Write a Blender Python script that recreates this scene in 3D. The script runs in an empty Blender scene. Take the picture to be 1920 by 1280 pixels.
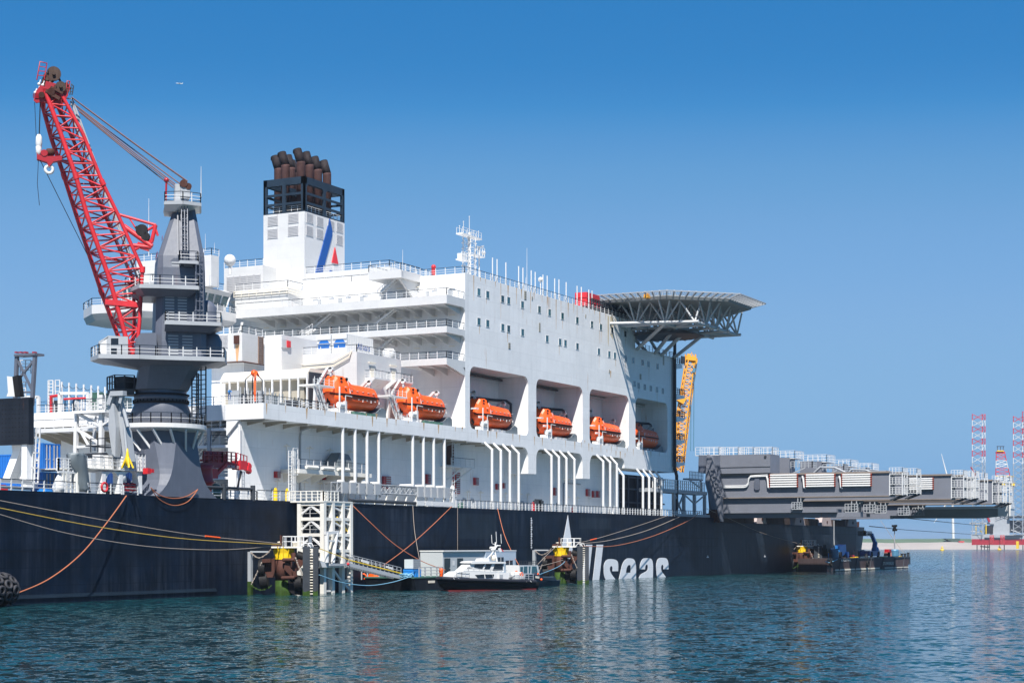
import bpy, math, random
from mathutils import Vector, Matrix
from mathutils.geometry import tessellate_polygon
random.seed(7)
R = math.radians
# ---------------------------------------------------------------- camera, sky, sun
# Axes: X runs along the ship's side, Y goes inboard (away from the quay side), Z is up, water at z = 0.
FPX, HOR, CH = 3269.0, 1021.0, 8.0
th = math.atan(1680 / FPX); DX, DY = math.sin(th), math.cos(th)
Y0 = FPX * CH / 112.0; X0 = -930 / FPX * Y0
FW, RT = Vector((DY, DX, 0)), Vector((DX, -DY, 0))
CAM = Vector((-X0 * DX - Y0 * DY, X0 * DY - Y0 * DX, CH))
sc = bpy.context.scene
cd = bpy.data.cameras.new("camera"); cam = bpy.data.objects.new("camera", cd); sc.collection.objects.link(cam)
cd.sensor_width = 36; cd.lens = 36 * FPX / 1920; cd.shift_y = (HOR - 640) / 1920; cd.clip_start = 1; cd.clip_end = 30000
m = Matrix.Identity(4)
for i, v in enumerate((RT, Vector((0, 0, 1)), -FW)):
    for j in range(3): m[j][i] = v[j]
m.translation = CAM; cam.matrix_world = m; sc.camera = cam
SUN = Vector((-.62, -.33, 1.0)).normalized()
w = bpy.data.worlds.new("World"); sc.world = w; w.use_nodes = True
nt = w.node_tree; sky = nt.nodes.new('ShaderNodeTexSky'); sky.sky_type = 'NISHITA'; sky.sun_disc = False
sky.sun_elevation = math.asin(SUN.z); sky.sun_rotation = math.atan2(SUN.x, SUN.y)
sky.altitude = 5000; sky.air_density = 0.7; sky.dust_density = 0.0; sky.ozone_density = 10.0
bg = nt.nodes['Background']; bg.inputs[1].default_value = 0.115
# grade of the sky colour, channel by channel (gain, power): a clear, deep blue afternoon
sep = nt.nodes.new('ShaderNodeSeparateColor'); cmb = nt.nodes.new('ShaderNodeCombineColor'); nt.links.new(sky.outputs[0], sep.inputs[0])
for i, pts in enumerate((((0,.03),(.44,.185),(.55,.52),(.61,.73),(.76,1.00),(1.10,1.22),(2.77,1.08),(10,2.3)), ((0,.65),(1.02,1.17),(1.27,1.63),(1.43,1.88),(1.8,2.15),(2.54,2.36),(5.37,2.18),(10,2.6)), ((0,2.2),(2.73,2.92),(3.35,3.38),(3.73,3.53),(4.5,3.80),(6.1,3.86),(8.9,3.72),(10,3.6)))):
    a = nt.nodes.new('ShaderNodeMath'); a.operation = 'MULTIPLY'; a.inputs[1].default_value = .1; nt.links.new(sep.outputs[i], a.inputs[0])
    fc = nt.nodes.new('ShaderNodeFloatCurve'); cv = fc.mapping.curves[0]; nt.links.new(a.outputs[0], fc.inputs[1])
    cv.points[0].location = (0, pts[0][1]/4); cv.points[1].location = (1, pts[-1][1]/4)
    for px_, py_ in pts[1:-1]: cv.points.new(px_/10, py_/4)
    fc.mapping.update()
    b = nt.nodes.new('ShaderNodeMath'); b.operation = 'MULTIPLY'; b.inputs[1].default_value = 4; nt.links.new(fc.outputs[0], b.inputs[0]); nt.links.new(b.outputs[0], cmb.inputs[i])
nt.links.new(cmb.outputs[0], bg.inputs[0])
sd = bpy.data.lights.new("sun", 'SUN'); sd.energy = 5.0; sd.angle = R(.5); sd.color = (1, .955, .9)
so = bpy.data.objects.new("sun", sd); sc.collection.objects.link(so); so.rotation_euler = SUN.to_track_quat('Z', 'Y').to_euler()
sc.view_settings.view_transform = 'Standard'; sc.view_settings.look = 'None'; sc.view_settings.exposure = 0.74
sc.cycles.max_bounces = 5

HAZE = 0.00005
# ---------------------------------------------------------------- pixel -> place on a known plane
def ray(x, y): return FW + RT * ((x - 960) / FPX) + Vector((0, 0, (HOR - y) / FPX))
def PV(x, y, p, n):
    r = ray(x, y); p = Vector(p); n = Vector(n); return CAM + r * ((p - CAM).dot(n) / r.dot(n))
def PT(x, y, t=0): return PV(x, y, (0, t, 0), (0, 1, 0))
def PS(x, y, s): return PV(x, y, (s, 0, 0), (1, 0, 0))
def PZ(x, y, z=0): return PV(x, y, (0, 0, z), (0, 0, 1))
def V(*a): return Vector(a)

# ---------------------------------------------------------------- mesh helpers
class MB:
    def __init__(s): s.v = []; s.f = []; s.mi = []; s.sm = []; s.m = 0
    def face(s, idx, smooth=False): s.f.append(idx); s.mi.append(s.m); s.sm.append(smooth)
    def add(s, pts): b = len(s.v); s.v += [tuple(p) for p in pts]; return b
    def hexa(s, p):
        b = s.add(p)
        for q in ((0,3,2,1),(4,5,6,7),(0,1,5,4),(1,2,6,5),(2,3,7,6),(3,0,4,7)): s.face([b+i for i in q])
        return s
    def box(s, x0, x1, y0, y1, z0, z1):
        x0, x1 = min(x0, x1), max(x0, x1); y0, y1 = min(y0, y1), max(y0, y1); z0, z1 = min(z0, z1), max(z0, z1)
        return s.hexa([(x0,y0,z0),(x1,y0,z0),(x1,y1,z0),(x0,y1,z0),(x0,y0,z1),(x1,y0,z1),(x1,y1,z1),(x0,y1,z1)])
    def bar(s, p, q, w, h=None, up=(0,0,1)):
        p, q = Vector(p), Vector(q); h = h or w; d = (q-p)
        if d.length < 1e-6: return s
        d.normalize(); u = Vector(up)
        if abs(d.dot(u)) > .99: u = Vector((1,0,0))
        a = d.cross(u).normalized() * w/2; b = a.cross(d).normalized() * h/2
        return s.hexa([p-a-b, p+a-b, p+a+b, p-a+b, q-a-b, q+a-b, q+a+b, q-a+b])
    def tube(s, p, q, r, n=6, r2=None, smooth=True, cap=True):
        p, q = Vector(p), Vector(q); d = q-p
        if d.length < 1e-6: return s
        r2 = r if r2 is None else r2; d.normalize()
        u = Vector((0,0,1)) if abs(d.z) < .9 else Vector((1,0,0)); a = d.cross(u).normalized(); b = d.cross(a)
        k = [(math.cos(2*math.pi*i/n), math.sin(2*math.pi*i/n)) for i in range(n)]
        i0 = s.add([p+a*c*r+b*e*r for c, e in k] + [q+a*c*r2+b*e*r2 for c, e in k])
        for i in range(n): s.face([i0+i, i0+n+i, i0+n+(i+1) % n, i0+(i+1) % n], smooth)
        if cap:
            j0 = s.add(s.v[i0:i0+2*n]); s.face([j0+i for i in range(n)]); s.face([j0+n+i for i in range(n-1, -1, -1)])
        return s
    def path(s, pts, r, n=6):
        """one continuous swept pipe through the points"""
        P = [Vector(p) for p in pts]; P = [P[0]]+[b for a, b in zip(P[:-1], P[1:]) if (b-a).length > 1e-4]
        if len(P) < 2: return s
        T = [(b-a).normalized() for a, b in zip(P[:-1], P[1:])]; ref = None; ids = []
        for i, p in enumerate(P):
            t = T[0] if i == 0 else (T[-1] if i == len(P)-1 else (T[i-1]+T[i]))
            t = t.normalized() if t.length > 1e-4 else T[i-1]
            if ref is None: ref = t.cross(Vector((0,0,1)) if abs(t.z) < .9 else Vector((1,0,0)))
            u = (ref-t*ref.dot(t)).normalized(); ref = u; v = t.cross(u)
            k = 1/max(.5, math.sqrt(max(.05,(1+T[i-1].dot(T[i]))/2))) if 0 < i < len(P)-1 else 1
            ids.append(s.add([p+(u*math.cos(2*math.pi*q/n)+v*math.sin(2*math.pi*q/n))*r*(1+(k-1)*.5) for q in range(n)]))
        for a, b in zip(ids[:-1], ids[1:]):
            for q in range(n): s.face([a+q, a+(q+1) % n, b+(q+1) % n, b+q], True)
        c0 = s.add(s.v[ids[0]:ids[0]+n]); c1 = s.add(s.v[ids[-1]:ids[-1]+n]); s.face([c0+q for q in range(n-1, -1, -1)]); s.face([c1+q for q in range(n)])
        return s
    def loft(s, rings, cap=True, smooth=False):
        n = len(rings[0]); ids = [s.add(r) for r in rings]
        for a, b in zip(ids[:-1], ids[1:]):
            for i in range(n): s.face([a+i, a+(i+1) % n, b+(i+1) % n, b+i], smooth)
        if cap: s.face([ids[0]+i for i in range(n-1, -1, -1)]); s.face([ids[-1]+i for i in range(n)])
        return s
    def rev(s, prof, c, n=24, smooth=True, axis=None):
        c = Vector(c); rings = []
        if axis is None: a, b, d = Vector((1,0,0)), Vector((0,1,0)), Vector((0,0,1))
        else:
            d = Vector(axis).normalized(); u = Vector((0,0,1)) if abs(d.z) < .9 else Vector((1,0,0)); a = d.cross(u).normalized(); b = d.cross(a)
        for r, z in prof: rings.append([c + d*z + (a*math.cos(2*math.pi*i/n) + b*math.sin(2*math.pi*i/n))*r for i in range(n)])
        return s.loft(rings, True, smooth)
    def ball(s, c, r, n=12, k=8, sz=1): return s.rev([(max(.001, r*math.sin(math.pi*i/k)), -r*sz*math.cos(math.pi*i/k)) for i in range(k+1)], c, n)
    def torus(s, c, axis, R0, r, n=16, k=8):
        c = Vector(c); d = Vector(axis).normalized(); u = Vector((0,0,1)) if abs(d.z) < .9 else Vector((1,0,0)); a = d.cross(u).normalized(); b = d.cross(a); ids = []
        for i in range(n):
            e = a*math.cos(2*math.pi*i/n)+b*math.sin(2*math.pi*i/n)
            ids.append(s.add([c+e*(R0+r*math.cos(2*math.pi*j/k))+d*r*math.sin(2*math.pi*j/k) for j in range(k)]))
        for i in range(n):
            for j in range(k): s.face([ids[i]+j, ids[(i+1) % n]+j, ids[(i+1) % n]+(j+1) % k, ids[i]+(j+1) % k], True)
        return s
    def prism(s, pts, off, holes=()):
        """flat polygon of 3D points (with holes) pushed along off"""
        off = Vector(off); loops = [[Vector(p) for p in pts]] + [[Vector(p) for p in h] for h in holes]
        tri = tessellate_polygon(loops); allp = [p for l in loops for p in l]
        b = s.add(allp); c = s.add([p+off for p in allp])
        for t in tri: s.face([b+i for i in t]); s.face([c+i for i in reversed(t)])
        k = 0
        for l in loops:
            n = len(l)
            for i in range(n): s.face([b+k+i, b+k+(i+1) % n, c+k+(i+1) % n, c+k+i])
            k += n
        return s
    def lattice(s, a, b, c, d, n, r, rb=None, x=False):
        """lattice panel between chord a-b and chord c-d with n bays (r chords, rb braces)"""
        rb = rb or r*.5; a, b, c, d = map(Vector, (a, b, c, d))
        P = [a.lerp(b, i/n) for i in range(n+1)]; Q = [c.lerp(d, i/n) for i in range(n+1)]
        if r: s.tube(a, b, r); s.tube(c, d, r)
        for i in range(n+1): s.tube(P[i], Q[i], rb, 5)
        for i in range(n):
            if x: s.tube(P[i], Q[i+1], rb, 5); s.tube(Q[i], P[i+1], rb, 5)
            elif i % 2: s.tube(P[i], Q[i+1], rb, 5)
            else: s.tube(Q[i], P[i+1], rb, 5)
        return s
    def rail(s, pts, h=1.3, sp=1.9, r=.05, rt=.04, nmid=1, toe=.0, top=1):
        """railing: posts and mid rails use slot 0, top rail slot `top`"""
        m0 = s.m
        for a, b in zip(pts[:-1], pts[1:]):
            a, b = Vector(a), Vector(b); L = (b-a).length; n = max(1, round(L/sp))
            for i in range(n+1):
                p = a.lerp(b, i/n); s.bar(p, p+V(0,0,h), r*2)
            for k in range(1, nmid+1): z = V(0,0,h*k/(nmid+1)); s.bar(a+z, b+z, rt*1.6)
            s.m = top; s.bar(a+V(0,0,h), b+V(0,0,h), rt*2.2); s.m = m0
            if toe: s.bar(a+V(0,0,toe/2), b+V(0,0,toe/2), .04, toe)
        return s
    def ladder(s, p, q, w=.5, r=.03, side=(1,0,0), cage=False, step=.45):
        p, q, e = Vector(p), Vector(q), Vector(side)*w/2; n = max(1, int((q-p).length/step))
        s.bar(p-e, q-e, r*2); s.bar(p+e, q+e, r*2)
        for i in range(n+1): c = p.lerp(q, i/n); s.bar(c-e, c+e, r*1.6)
        if cage:
            f = Vector(side).cross(q-p).normalized()*.7
            if f.dot(FW) > 0: f = -f
            for i in range(0, n+1, 3):
                c = p.lerp(q, i/n); s.bar(c-e, c-e+f, r*1.5); s.bar(c+e, c+e+f, r*1.5); s.bar(c-e+f, c+e+f, r*1.5)
            for k in (-e+f, e+f, f): s.bar(p+k, q+k, r*1.5)
        return s
    def stair(s, a, b, w, width_dir):
        """flight from a (low) to b (high); width along width_dir"""
        a, b, e = Vector(a), Vector(b), Vector(width_dir).normalized()*w
        for k in (V(0,0,0), e): s.bar(a+k, b+k, .12, .34)
        n = max(2, int(abs(b.z-a.z)/.28))
        for i in range(1, n): p = a.lerp(b, i/n); s.bar(p, p+e, .28, .05)
        for k in (V(0,0,0), e):
            s.bar(a+k+V(0,0,1), b+k+V(0,0,1), .08)
            for i in range(0, 5): p = a.lerp(b, i/4)+k; s.bar(p, p+V(0,0,1), .07)
        return s
COL = sc.collection
def mesh_obj(mb, name, mats, parent=None, label=None):
    if not isinstance(mats, (list, tuple)): mats = [mats]
    org = Vector(parent['_o']) if parent is not None else V(0,0,0)
    me = bpy.data.meshes.new(name)
    me.from_pydata([tuple(Vector(v)-org) for v in mb.v], [], mb.f)
    for mt in mats: me.materials.append(mt)
    me.polygons.foreach_set('material_index', [max(0, min(i, len(mats)-1)) for i in mb.mi])
    me.polygons.foreach_set('use_smooth', mb.sm); me.update()
    o = bpy.data.objects.new(name, me); COL.objects.link(o)
    if parent is not None:
        o.parent = parent; o['_o'] = parent['_o']; TEMP.append(o)
    if label: o['label'] = label
    return o
TEMP = []
SPLIT = {'doubler_plate','deck_bracket','rail_block','plate_seam','deck_door','rubber_fender','rust_stain','white_portal','wall_lamp','lamp_bar','walkway_bracket','balcony_bracket','vent_duct','cable_pipe','wall_stanchion','tube_end','white_fender_box','bollard','bollard_post','yellow_strut','yellow_column','deck_chock','rounded_housing','whip_aerial','tyre_fender','life_ring','head_lights','leg','feet','brace_frame','hull_marking','rubbing_band','grab_handle','window','corner_gusset','winch_gear','ladder_rung','jib_head','roof_box','beam','brace','sheave','clamp','support_leg','bay_frame','walkway_brace','support_column','yellow_band','fender_pipe','column','ladder','stair','head_cage','louvre','rusty_shoe','pale_waterline','blade'}
def part(mb, name, mats, parent, label=None):
    if name not in SPLIT: return mesh_obj(mb, name, mats, parent, label)
    # separate pieces (apart in space) become parts of their own
    n = len(mb.v); up = list(range(n))
    def find(a):
        while up[a] != a: up[a] = up[up[a]]; a = up[a]
        return a
    for f in mb.f:
        r = find(f[0])
        for i in f[1:]: up[find(i)] = r
    comp = {}
    for i in range(n): comp.setdefault(find(i), []).append(i)
    G = []
    for ids in comp.values():
        lo = [min(mb.v[i][k] for i in ids)-.06 for k in range(3)]; hi = [max(mb.v[i][k] for i in ids)+.06 for k in range(3)]; G.append([lo, hi, set(ids)])
    ch = True
    while ch:
        ch = False; out = []
        for g in G:
            for o in out:
                if all(g[0][k] <= o[1][k] and o[0][k] <= g[1][k] for k in range(3)):
                    o[0] = [min(a, b) for a, b in zip(o[0], g[0])]; o[1] = [max(a, b) for a, b in zip(o[1], g[1])]; o[2] |= g[2]; ch = True; break
            else: out.append(g)
        G = out
    if len(G) == 1 or len(G) > 60: return mesh_obj(mb, name, mats, parent, label)
    first = None
    for lo, hi, ids in G:
        m2 = MB(); mp = {i: k for k, i in enumerate(sorted(ids))}; m2.v = [mb.v[i] for i in sorted(ids)]
        for f, mi, sm in zip(mb.f, mb.mi, mb.sm):
            if f[0] in ids: m2.f.append([mp[i] for i in f]); m2.mi.append(mi); m2.sm.append(sm)
        o = mesh_obj(m2, name, mats, parent, label); first = first or o
    return first
def add_marks(o, mb, mat):
    """surface marks (stains) joined into the mesh of the part they sit on"""
    me = o.data; org = Vector(o['_o']); n = len(me.vertices)
    vs = [tuple(v.co) for v in me.vertices]+[tuple(Vector(v)-org) for v in mb.v]; fs = [tuple(p.vertices) for p in me.polygons]+[tuple(n+i for i in f) for f in mb.f]
    mi = [p.material_index for p in me.polygons]+[len(me.materials)]*len(mb.f); sm = [p.use_smooth for p in me.polygons]+[False]*len(mb.f)
    m2 = bpy.data.meshes.new(me.name); m2.from_pydata(vs, [], fs)
    for q in list(me.materials)+[mat]: m2.materials.append(q)
    m2.polygons.foreach_set('material_index', mi); m2.polygons.foreach_set('use_smooth', sm); m2.update(); o.data = m2
def thing(name, label, cat, loc, group=None):
    o = bpy.data.objects.new(name, None); COL.objects.link(o); o.location = loc; o['_o'] = tuple(loc)
    o['label'] = label; o['category'] = cat
    if group: o['group'] = group
    o.empty_display_size = .5; TEMP.append(o); return o
def solo(mb, name, mats, label, cat, group=None):
    n = len(mb.v); c = Vector((0,0,0))
    for v in mb.v: c += Vector(v)
    c /= n; c.z = min(v[2] for v in mb.v); mb.v = [tuple(Vector(v)-c) for v in mb.v]
    o = mesh_obj(mb, name, mats); o.location = c; o['label'] = label; o['category'] = cat
    if group: o['group'] = group
    return o
def copy_tree(o, parent=None):
    c = o.copy(); COL.objects.link(c)
    if parent is not None: c.parent = parent
    TEMP.append(c)
    for ch in list(o.children): copy_tree(ch, c)
    return c
def structure(mb, name, mats):
    o = mesh_obj(mb, name, mats); o['kind'] = 'structure'; return o

# ---------------------------------------------------------------- materials
def newmat(name):
    mt = bpy.data.materials.new(name); mt.use_nodes = True; n = mt.node_tree; b = n.nodes['Principled BSDF']; return mt, n, b
def paint(name, col, rough=.45, var=.12, rust=0.0, streak=.25, metal=0.0, scale=1.0, seams=None, rustcol=(.22,.07,.02)):
    mt, n, b = newmat(name); N, L = n.nodes, n.links
    tc = N.new('ShaderNodeTexCoord'); geo = N.new('ShaderNodeNewGeometry')
    def noise(sv, detail=4, rgh=.6):
        mp = N.new('ShaderNodeMapping'); mp.inputs['Scale'].default_value = sv; L.new(geo.outputs['Position'], mp.inputs[0])
        z = N.new('ShaderNodeTexNoise'); z.inputs['Scale'].default_value = 1; z.inputs['Detail'].default_value = detail; z.inputs['Roughness'].default_value = rgh
        L.new(mp.outputs[0], z.inputs[0]); return z.outputs[0]
    def ramp(src, a, c):
        r = N.new('ShaderNodeMapRange'); r.inputs[1].default_value = a; r.inputs[2].default_value = c; L.new(src, r.inputs[0]); return r.outputs[0]
    def mul(a, k):
        x = N.new('ShaderNodeMath'); x.operation = 'MULTIPLY'; L.new(a, x.inputs[0])
        if isinstance(k, float): x.inputs[1].default_value = k
        else: L.new(k, x.inputs[1])
        return x.outputs[0]
    def mix(f, a, c):
        x = N.new('ShaderNodeMix'); x.data_type = 'RGBA'; L.new(f, x.inputs[0])
        for s_, v_ in ((6, a), (7, c)):
            if isinstance(v_, tuple): x.inputs[s_].default_value = (*v_, 1)
            else: L.new(v_, x.inputs[s_])
        return x.outputs[2]
    c0 = mix(ramp(noise((.25*scale,.25*scale,.25*scale), 6), .3, .7), tuple(k*(1-var) for k in col), tuple(min(1, k*(1+var*.6)) for k in col))
    if streak:
        st = ramp(noise((1.3*scale, 1.3*scale, .06*scale), 5, .65), .5, .8) if max(col) > .05 else mul(ramp(noise((.75, .75, .05), 6, .7), .44, .70), ramp(noise((.045, .045, .10), 3), .34, .62))
        c0 = mix(mul(st, float(streak)), c0, tuple(k*.75+.012 for k in col) if max(col) > .2 else tuple(k*1.6+.024 for k in col))
    if rust:
        rs = mul(ramp(noise((.8*scale, .8*scale, .09*scale), 4, .6), .62, .72), ramp(noise((.12*scale,.12*scale,.12*scale), 3), .52, .66))
        c0 = mix(mul(rs, float(rust)), c0, rustcol)
    if seams:
        sx, sz, dark = seams
        sp = N.new('ShaderNodeSeparateXYZ'); L.new(geo.outputs['Position'], sp.inputs[0]); ad = N.new('ShaderNodeMath'); ad.operation = 'ADD'; L.new(sp.outputs[0], ad.inputs[0]); L.new(sp.outputs[1], ad.inputs[1])
        cb = N.new('ShaderNodeCombineXYZ'); L.new(ad.outputs[0], cb.inputs[0]); L.new(sp.outputs[2], cb.inputs[1])
        br = N.new('ShaderNodeTexBrick'); br.offset = .37; br.inputs['Scale'].default_value = 1; br.inputs['Brick Width'].default_value = sx; br.inputs['Row Height'].default_value = sz
        br.inputs['Mortar Size'].default_value = .05; br.inputs['Mortar Smooth'].default_value = .6
        br.inputs['Color1'].default_value = (0,0,0,1); br.inputs['Color2'].default_value = (.35,.35,.35,1); br.inputs['Mortar'].default_value = (1,1,1,1)
        L.new(cb.outputs[0], br.inputs[0]); c0 = mix(mul(br.outputs[0], float(dark)), c0, tuple(k*.5 for k in col))
    L.new(c0, b.inputs['Base Color']); b.inputs['Roughness'].default_value = rough; b.inputs['Specular IOR Level'].default_value = .5 if max(col) > .1 else .16; b.inputs['Metallic'].default_value = metal
    bp = N.new('ShaderNodeBump'); bp.inputs['Strength'].default_value = .12; bp.inputs['Distance'].default_value = .25; L.new(noise((.5,.5,.5), 2), bp.inputs['Height']); L.new(bp.outputs[0], b.inputs['Normal'])
    return mt
def glassy(name, col=(.03,.10,.12)):
    mt, n, b = newmat(name); b.inputs['Base Color'].default_value = (*col, 1); b.inputs['Roughness'].default_value = .08; b.inputs['Metallic'].default_value = 0; b.inputs['IOR'].default_value = 1.6
    no = n.nodes.new('ShaderNodeTexNoise'); no.inputs['Scale'].default_value = .7; bp = n.nodes.new('ShaderNodeBump'); bp.inputs['Strength'].default_value = .1; n.links.new(no.outputs[0], bp.inputs['Height']); n.links.new(bp.outputs[0], b.inputs['Normal'])
    return mt
WHITE = paint('white_toned_for_sun', (.60,.60,.592), .4, .06, .5, .16, seams=(9, 3.0, .22))  # white held darker because most of its faces look into the sun
WALL = paint('white_lifted_for_side', (.79,.79,.78), .45, .07, .8, .5, seams=(11, 3.05, .34), rustcol=(.46,.27,.14))  # lighter white; makes up in colour for weak sun on the side wall
WCLEAN = paint('white_coat', (.64,.64,.63), .35, .03, 0, .06)
CREAM = paint('cream_coat', (.76,.70,.58), .5, .05, .3, .15)
RUSTW = paint('rusty_white_paint', (.72,.70,.64), .5, .1, 1.0, .35)
HULL = paint('navy_hull_paint', (.0028,.0085,.021), .46, .7, .35, 1.0, seams=(10.5, 2.45, .9), rustcol=(.03,.022,.022))
HULLR = paint('weathered_hull_paint', (.010,.018,.030), .46, .45, .25, .8, seams=(12, 3.2, .4), rustcol=(.09,.06,.05))
NAVY = paint('dark_navy_paint', (.018,.032,.050), .5, .2, 0, .2)
GREY = paint('crane_grey_paint', (.10,.113,.145), .45, .12, .15, .3, seams=(7, 3.4, .15))
DGREY = paint('dark_grey_steel', (.045,.052,.062), .5, .15, .1, .1)
LGREY = paint('light_grey_steel', (.34,.36,.38), .5, .1, .3, .2)
BEAMG = paint('beam_grey_paint', (.165,.175,.205), .5, .08, .45, .22, seams=(14, 3.6, .15))
RED = paint('bright_red_paint', (.56,.020,.028), .45, .22, .15, .2, scale=1.5)
DRED = paint('deep_red_paint', (.34,.010,.018), .4, .12, .1, .15)
ORANGE = paint('lifeboat_orange', (.90,.105,.006), .45, .05, 0, .12)
ORANGE2 = paint('rope_orange', (.40,.13,.06), .7, .15, 0, 0)
YELLOW = paint('yellow_paint', (.78,.52,.01), .45, .15, .2, .15)
AMBER = paint('amber_crane_paint', (.80,.36,.03), .45, .12, .2, .15)
BLUE = paint('container_blue', (.015,.14,.48), .4, .12, .1, .2)
SKYB = paint('machine_blue', (.02,.22,.62), .4, .1, .05, .15)
LOGOB = paint('logo_blue', (.01,.07,.28), .4, .03, 0, 0)
LOGOR = paint('logo_red', (.60,.025,.03), .4, .03, 0, 0)
LETTER = paint('letter_white', (.74,.76,.78), .45, .05, 0, .2, seams=(10.5, 2.45, .25))
RUST = paint('rusty_steel', (.075,.032,.024), .75, .3, .4, .4, rustcol=(.05,.02,.015))
PIPER = paint('exhaust_rust', (.070,.036,.033), .7, .35, .5, .3, scale=3, rustcol=(.25,.07,.02))
PIPED = paint('smoked_rust', (.020,.015,.016), .7, .4, .5, .5, scale=3)
SOOT = paint('sooty_steel', (.016,.015,.016), .7, .3, 0, .2)
BLACK = paint('black_rubber', (.012,.012,.013), .6, .25, 0, .2)
FEND = paint('fender_face', (.045,.052,.062), .6, .3, .6, .3, rustcol=(.16,.06,.03))
ALGAE = paint('green_algae', (.030,.062,.010), .8, .5, 0, .4, scale=4)
TARP = paint('grey_tarpaulin', (.13,.155,.17), .5, .15, 0, .3)
ROPEY = paint('rope_yellow', (.45,.30,.05), .8, .1, 0, 0)
ROPEB = paint('rope_beige', (.30,.25,.21), .8, .1, 0, 0)
ROPEC = paint('rope_cyan', (.16,.36,.50), .8, .1, 0, 0)
GLASS = glassy('window_glass'); GLASSB = glassy('window_glass_pale', (.06,.16,.19)); GLASSC = glassy('window_glass_deep', (.015,.05,.06)); GLASSD = glassy('dark_window_glass', (.01,.014,.02))
GREEN = paint('deck_green', (.05,.13,.10), .6, .2, .3, .2)
BARGE = paint('barge_brown_hull', (.085,.062,.062), .6, .2, .5, .45, rustcol=(.05,.02,.015))
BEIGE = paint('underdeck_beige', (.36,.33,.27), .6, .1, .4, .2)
LOUV = paint('louvre_grey', (.45,.45,.46), .5, .05, 0, .1)
BROWNL = paint('louvre_brown', (.20,.12,.08), .6, .2, .3, .2)
def text_mesh(body, size, fn, mat, name, parent, shear=0, bold=0):
    """write text; fn(x, y, z) maps the flat text to the place"""
    tx = bpy.data.curves.new('t', 'FONT'); tx.body = body; tx.size = size; tx.extrude = .01; tx.shear = shear; tx.offset = bold
    to = bpy.data.objects.new('t', tx); COL.objects.link(to); dg = bpy.context.evaluated_depsgraph_get(); me = bpy.data.meshes.new_from_object(to.evaluated_get(dg)); bpy.data.objects.remove(to)
    mb = MB(); base = mb.add([fn(v.co.x, v.co.y, v.co.z) for v in me.vertices])
    for pl in me.polygons: mb.face([base+i for i in pl.vertices])
    return part(mb, name, mat, parent)
# ================================================================ SETTING
def water_mat():
    mt, n, b = newmat('sea_water'); N, L = n.nodes, n.links
    b.inputs['Base Color'].default_value = (.012,.045,.045,1); b.inputs['Roughness'].default_value = .06; b.inputs['IOR'].default_value = 1.33; b.inputs['Specular IOR Level'].default_value = .5
    geo = N.new('ShaderNodeNewGeometry')
    # wind chop: the slope of the surface is taken straight from noise at several wavelengths
    acc = None
    for wl, k, rot in ((11, .09, .3), (3.8, .34, -.2), (1.5, .58, .5), (.6, .60, 0)):
        mp = N.new('ShaderNodeMapping'); mp.inputs['Scale'].default_value = (1/wl, 1/wl, 1); mp.inputs['Rotation'].default_value = (0,0,rot); L.new(geo.outputs['Position'], mp.inputs[0])
        z = N.new('ShaderNodeTexNoise'); z.inputs['Scale'].default_value = 1; z.inputs['Detail'].default_value = 1.5; L.new(mp.outputs[0], z.inputs[0])
        a = N.new('ShaderNodeVectorMath'); a.operation = 'SUBTRACT'; a.inputs[1].default_value = (.5,.5,.5); L.new(z.outputs[1], a.inputs[0])
        b2 = N.new('ShaderNodeVectorMath'); b2.operation = 'MULTIPLY'; b2.inputs[1].default_value = (k*2.2,k*2.2,0); L.new(a.outputs[0], b2.inputs[0])
        if acc is None: acc = b2.outputs[0]
        else: c = N.new('ShaderNodeVectorMath'); c.operation = 'ADD'; L.new(acc, c.inputs[0]); L.new(b2.outputs[0], c.inputs[1]); acc = c.outputs[0]
    # calmer and rougher patches
    mp = N.new('ShaderNodeMapping'); mp.inputs['Scale'].default_value = (.016,.02,1); L.new(geo.outputs['Position'], mp.inputs[0]); z = N.new('ShaderNodeTexNoise'); z.inputs['Scale'].default_value = 1; z.inputs['Detail'].default_value = 3; L.new(mp.outputs[0], z.inputs[0])
    mr = N.new('ShaderNodeMapRange'); mr.inputs[1].default_value = .35; mr.inputs[2].default_value = .65; mr.inputs[3].default_value = .65; mr.inputs[4].default_value = 1.25; L.new(z.outputs[0], mr.inputs[0])
    s2 = N.new('ShaderNodeVectorMath'); s2.operation = 'SCALE'; L.new(acc, s2.inputs[0]); L.new(mr.outputs[0], s2.inputs[3])
    ad = N.new('ShaderNodeVectorMath'); ad.operation = 'ADD'; ad.inputs[1].default_value = (0,0,1); L.new(s2.outputs[0], ad.inputs[0]); nm = N.new('ShaderNodeVectorMath'); nm.operation = 'NORMALIZE'; L.new(ad.outputs[0], nm.inputs[0]); L.new(nm.outputs[0], b.inputs['Normal'])
    mp = N.new('ShaderNodeMapping'); mp.inputs['Scale'].default_value = (.012,.03,1); L.new(geo.outputs['Position'], mp.inputs[0])
    z = N.new('ShaderNodeTexNoise'); z.inputs['Scale'].default_value = 1; L.new(mp.outputs[0], z.inputs[0])
    mx = N.new('ShaderNodeMix'); mx.data_type = 'RGBA'; mx.inputs[6].default_value = (.005,.034,.034,1); mx.inputs[7].default_value = (.007,.048,.062,1); L.new(z.outputs[0], mx.inputs[0]); L.new(mx.outputs[2], b.inputs['Base Color'])
    return mt
mb = MB(); Zw = []
b0 = mb.add([(-2500,-6000,0),(14000,-6000,0),(14000,9000,0),(-2500,9000,0)]); mb.face([b0,b0+1,b0+2,b0+3])
structure(mb, 'water', water_mat())
mb = MB(); b0 = mb.add([(-2600,-6100,-20),(14100,-6100,-20),(14100,9100,-20),(-2600,9100,-20)]); mb.face([b0,b0+1,b0+2,b0+3])
structure(mb, 'seabed', paint('seabed_mud', (.02,.03,.02), .9, .2, 0, 0))
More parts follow.
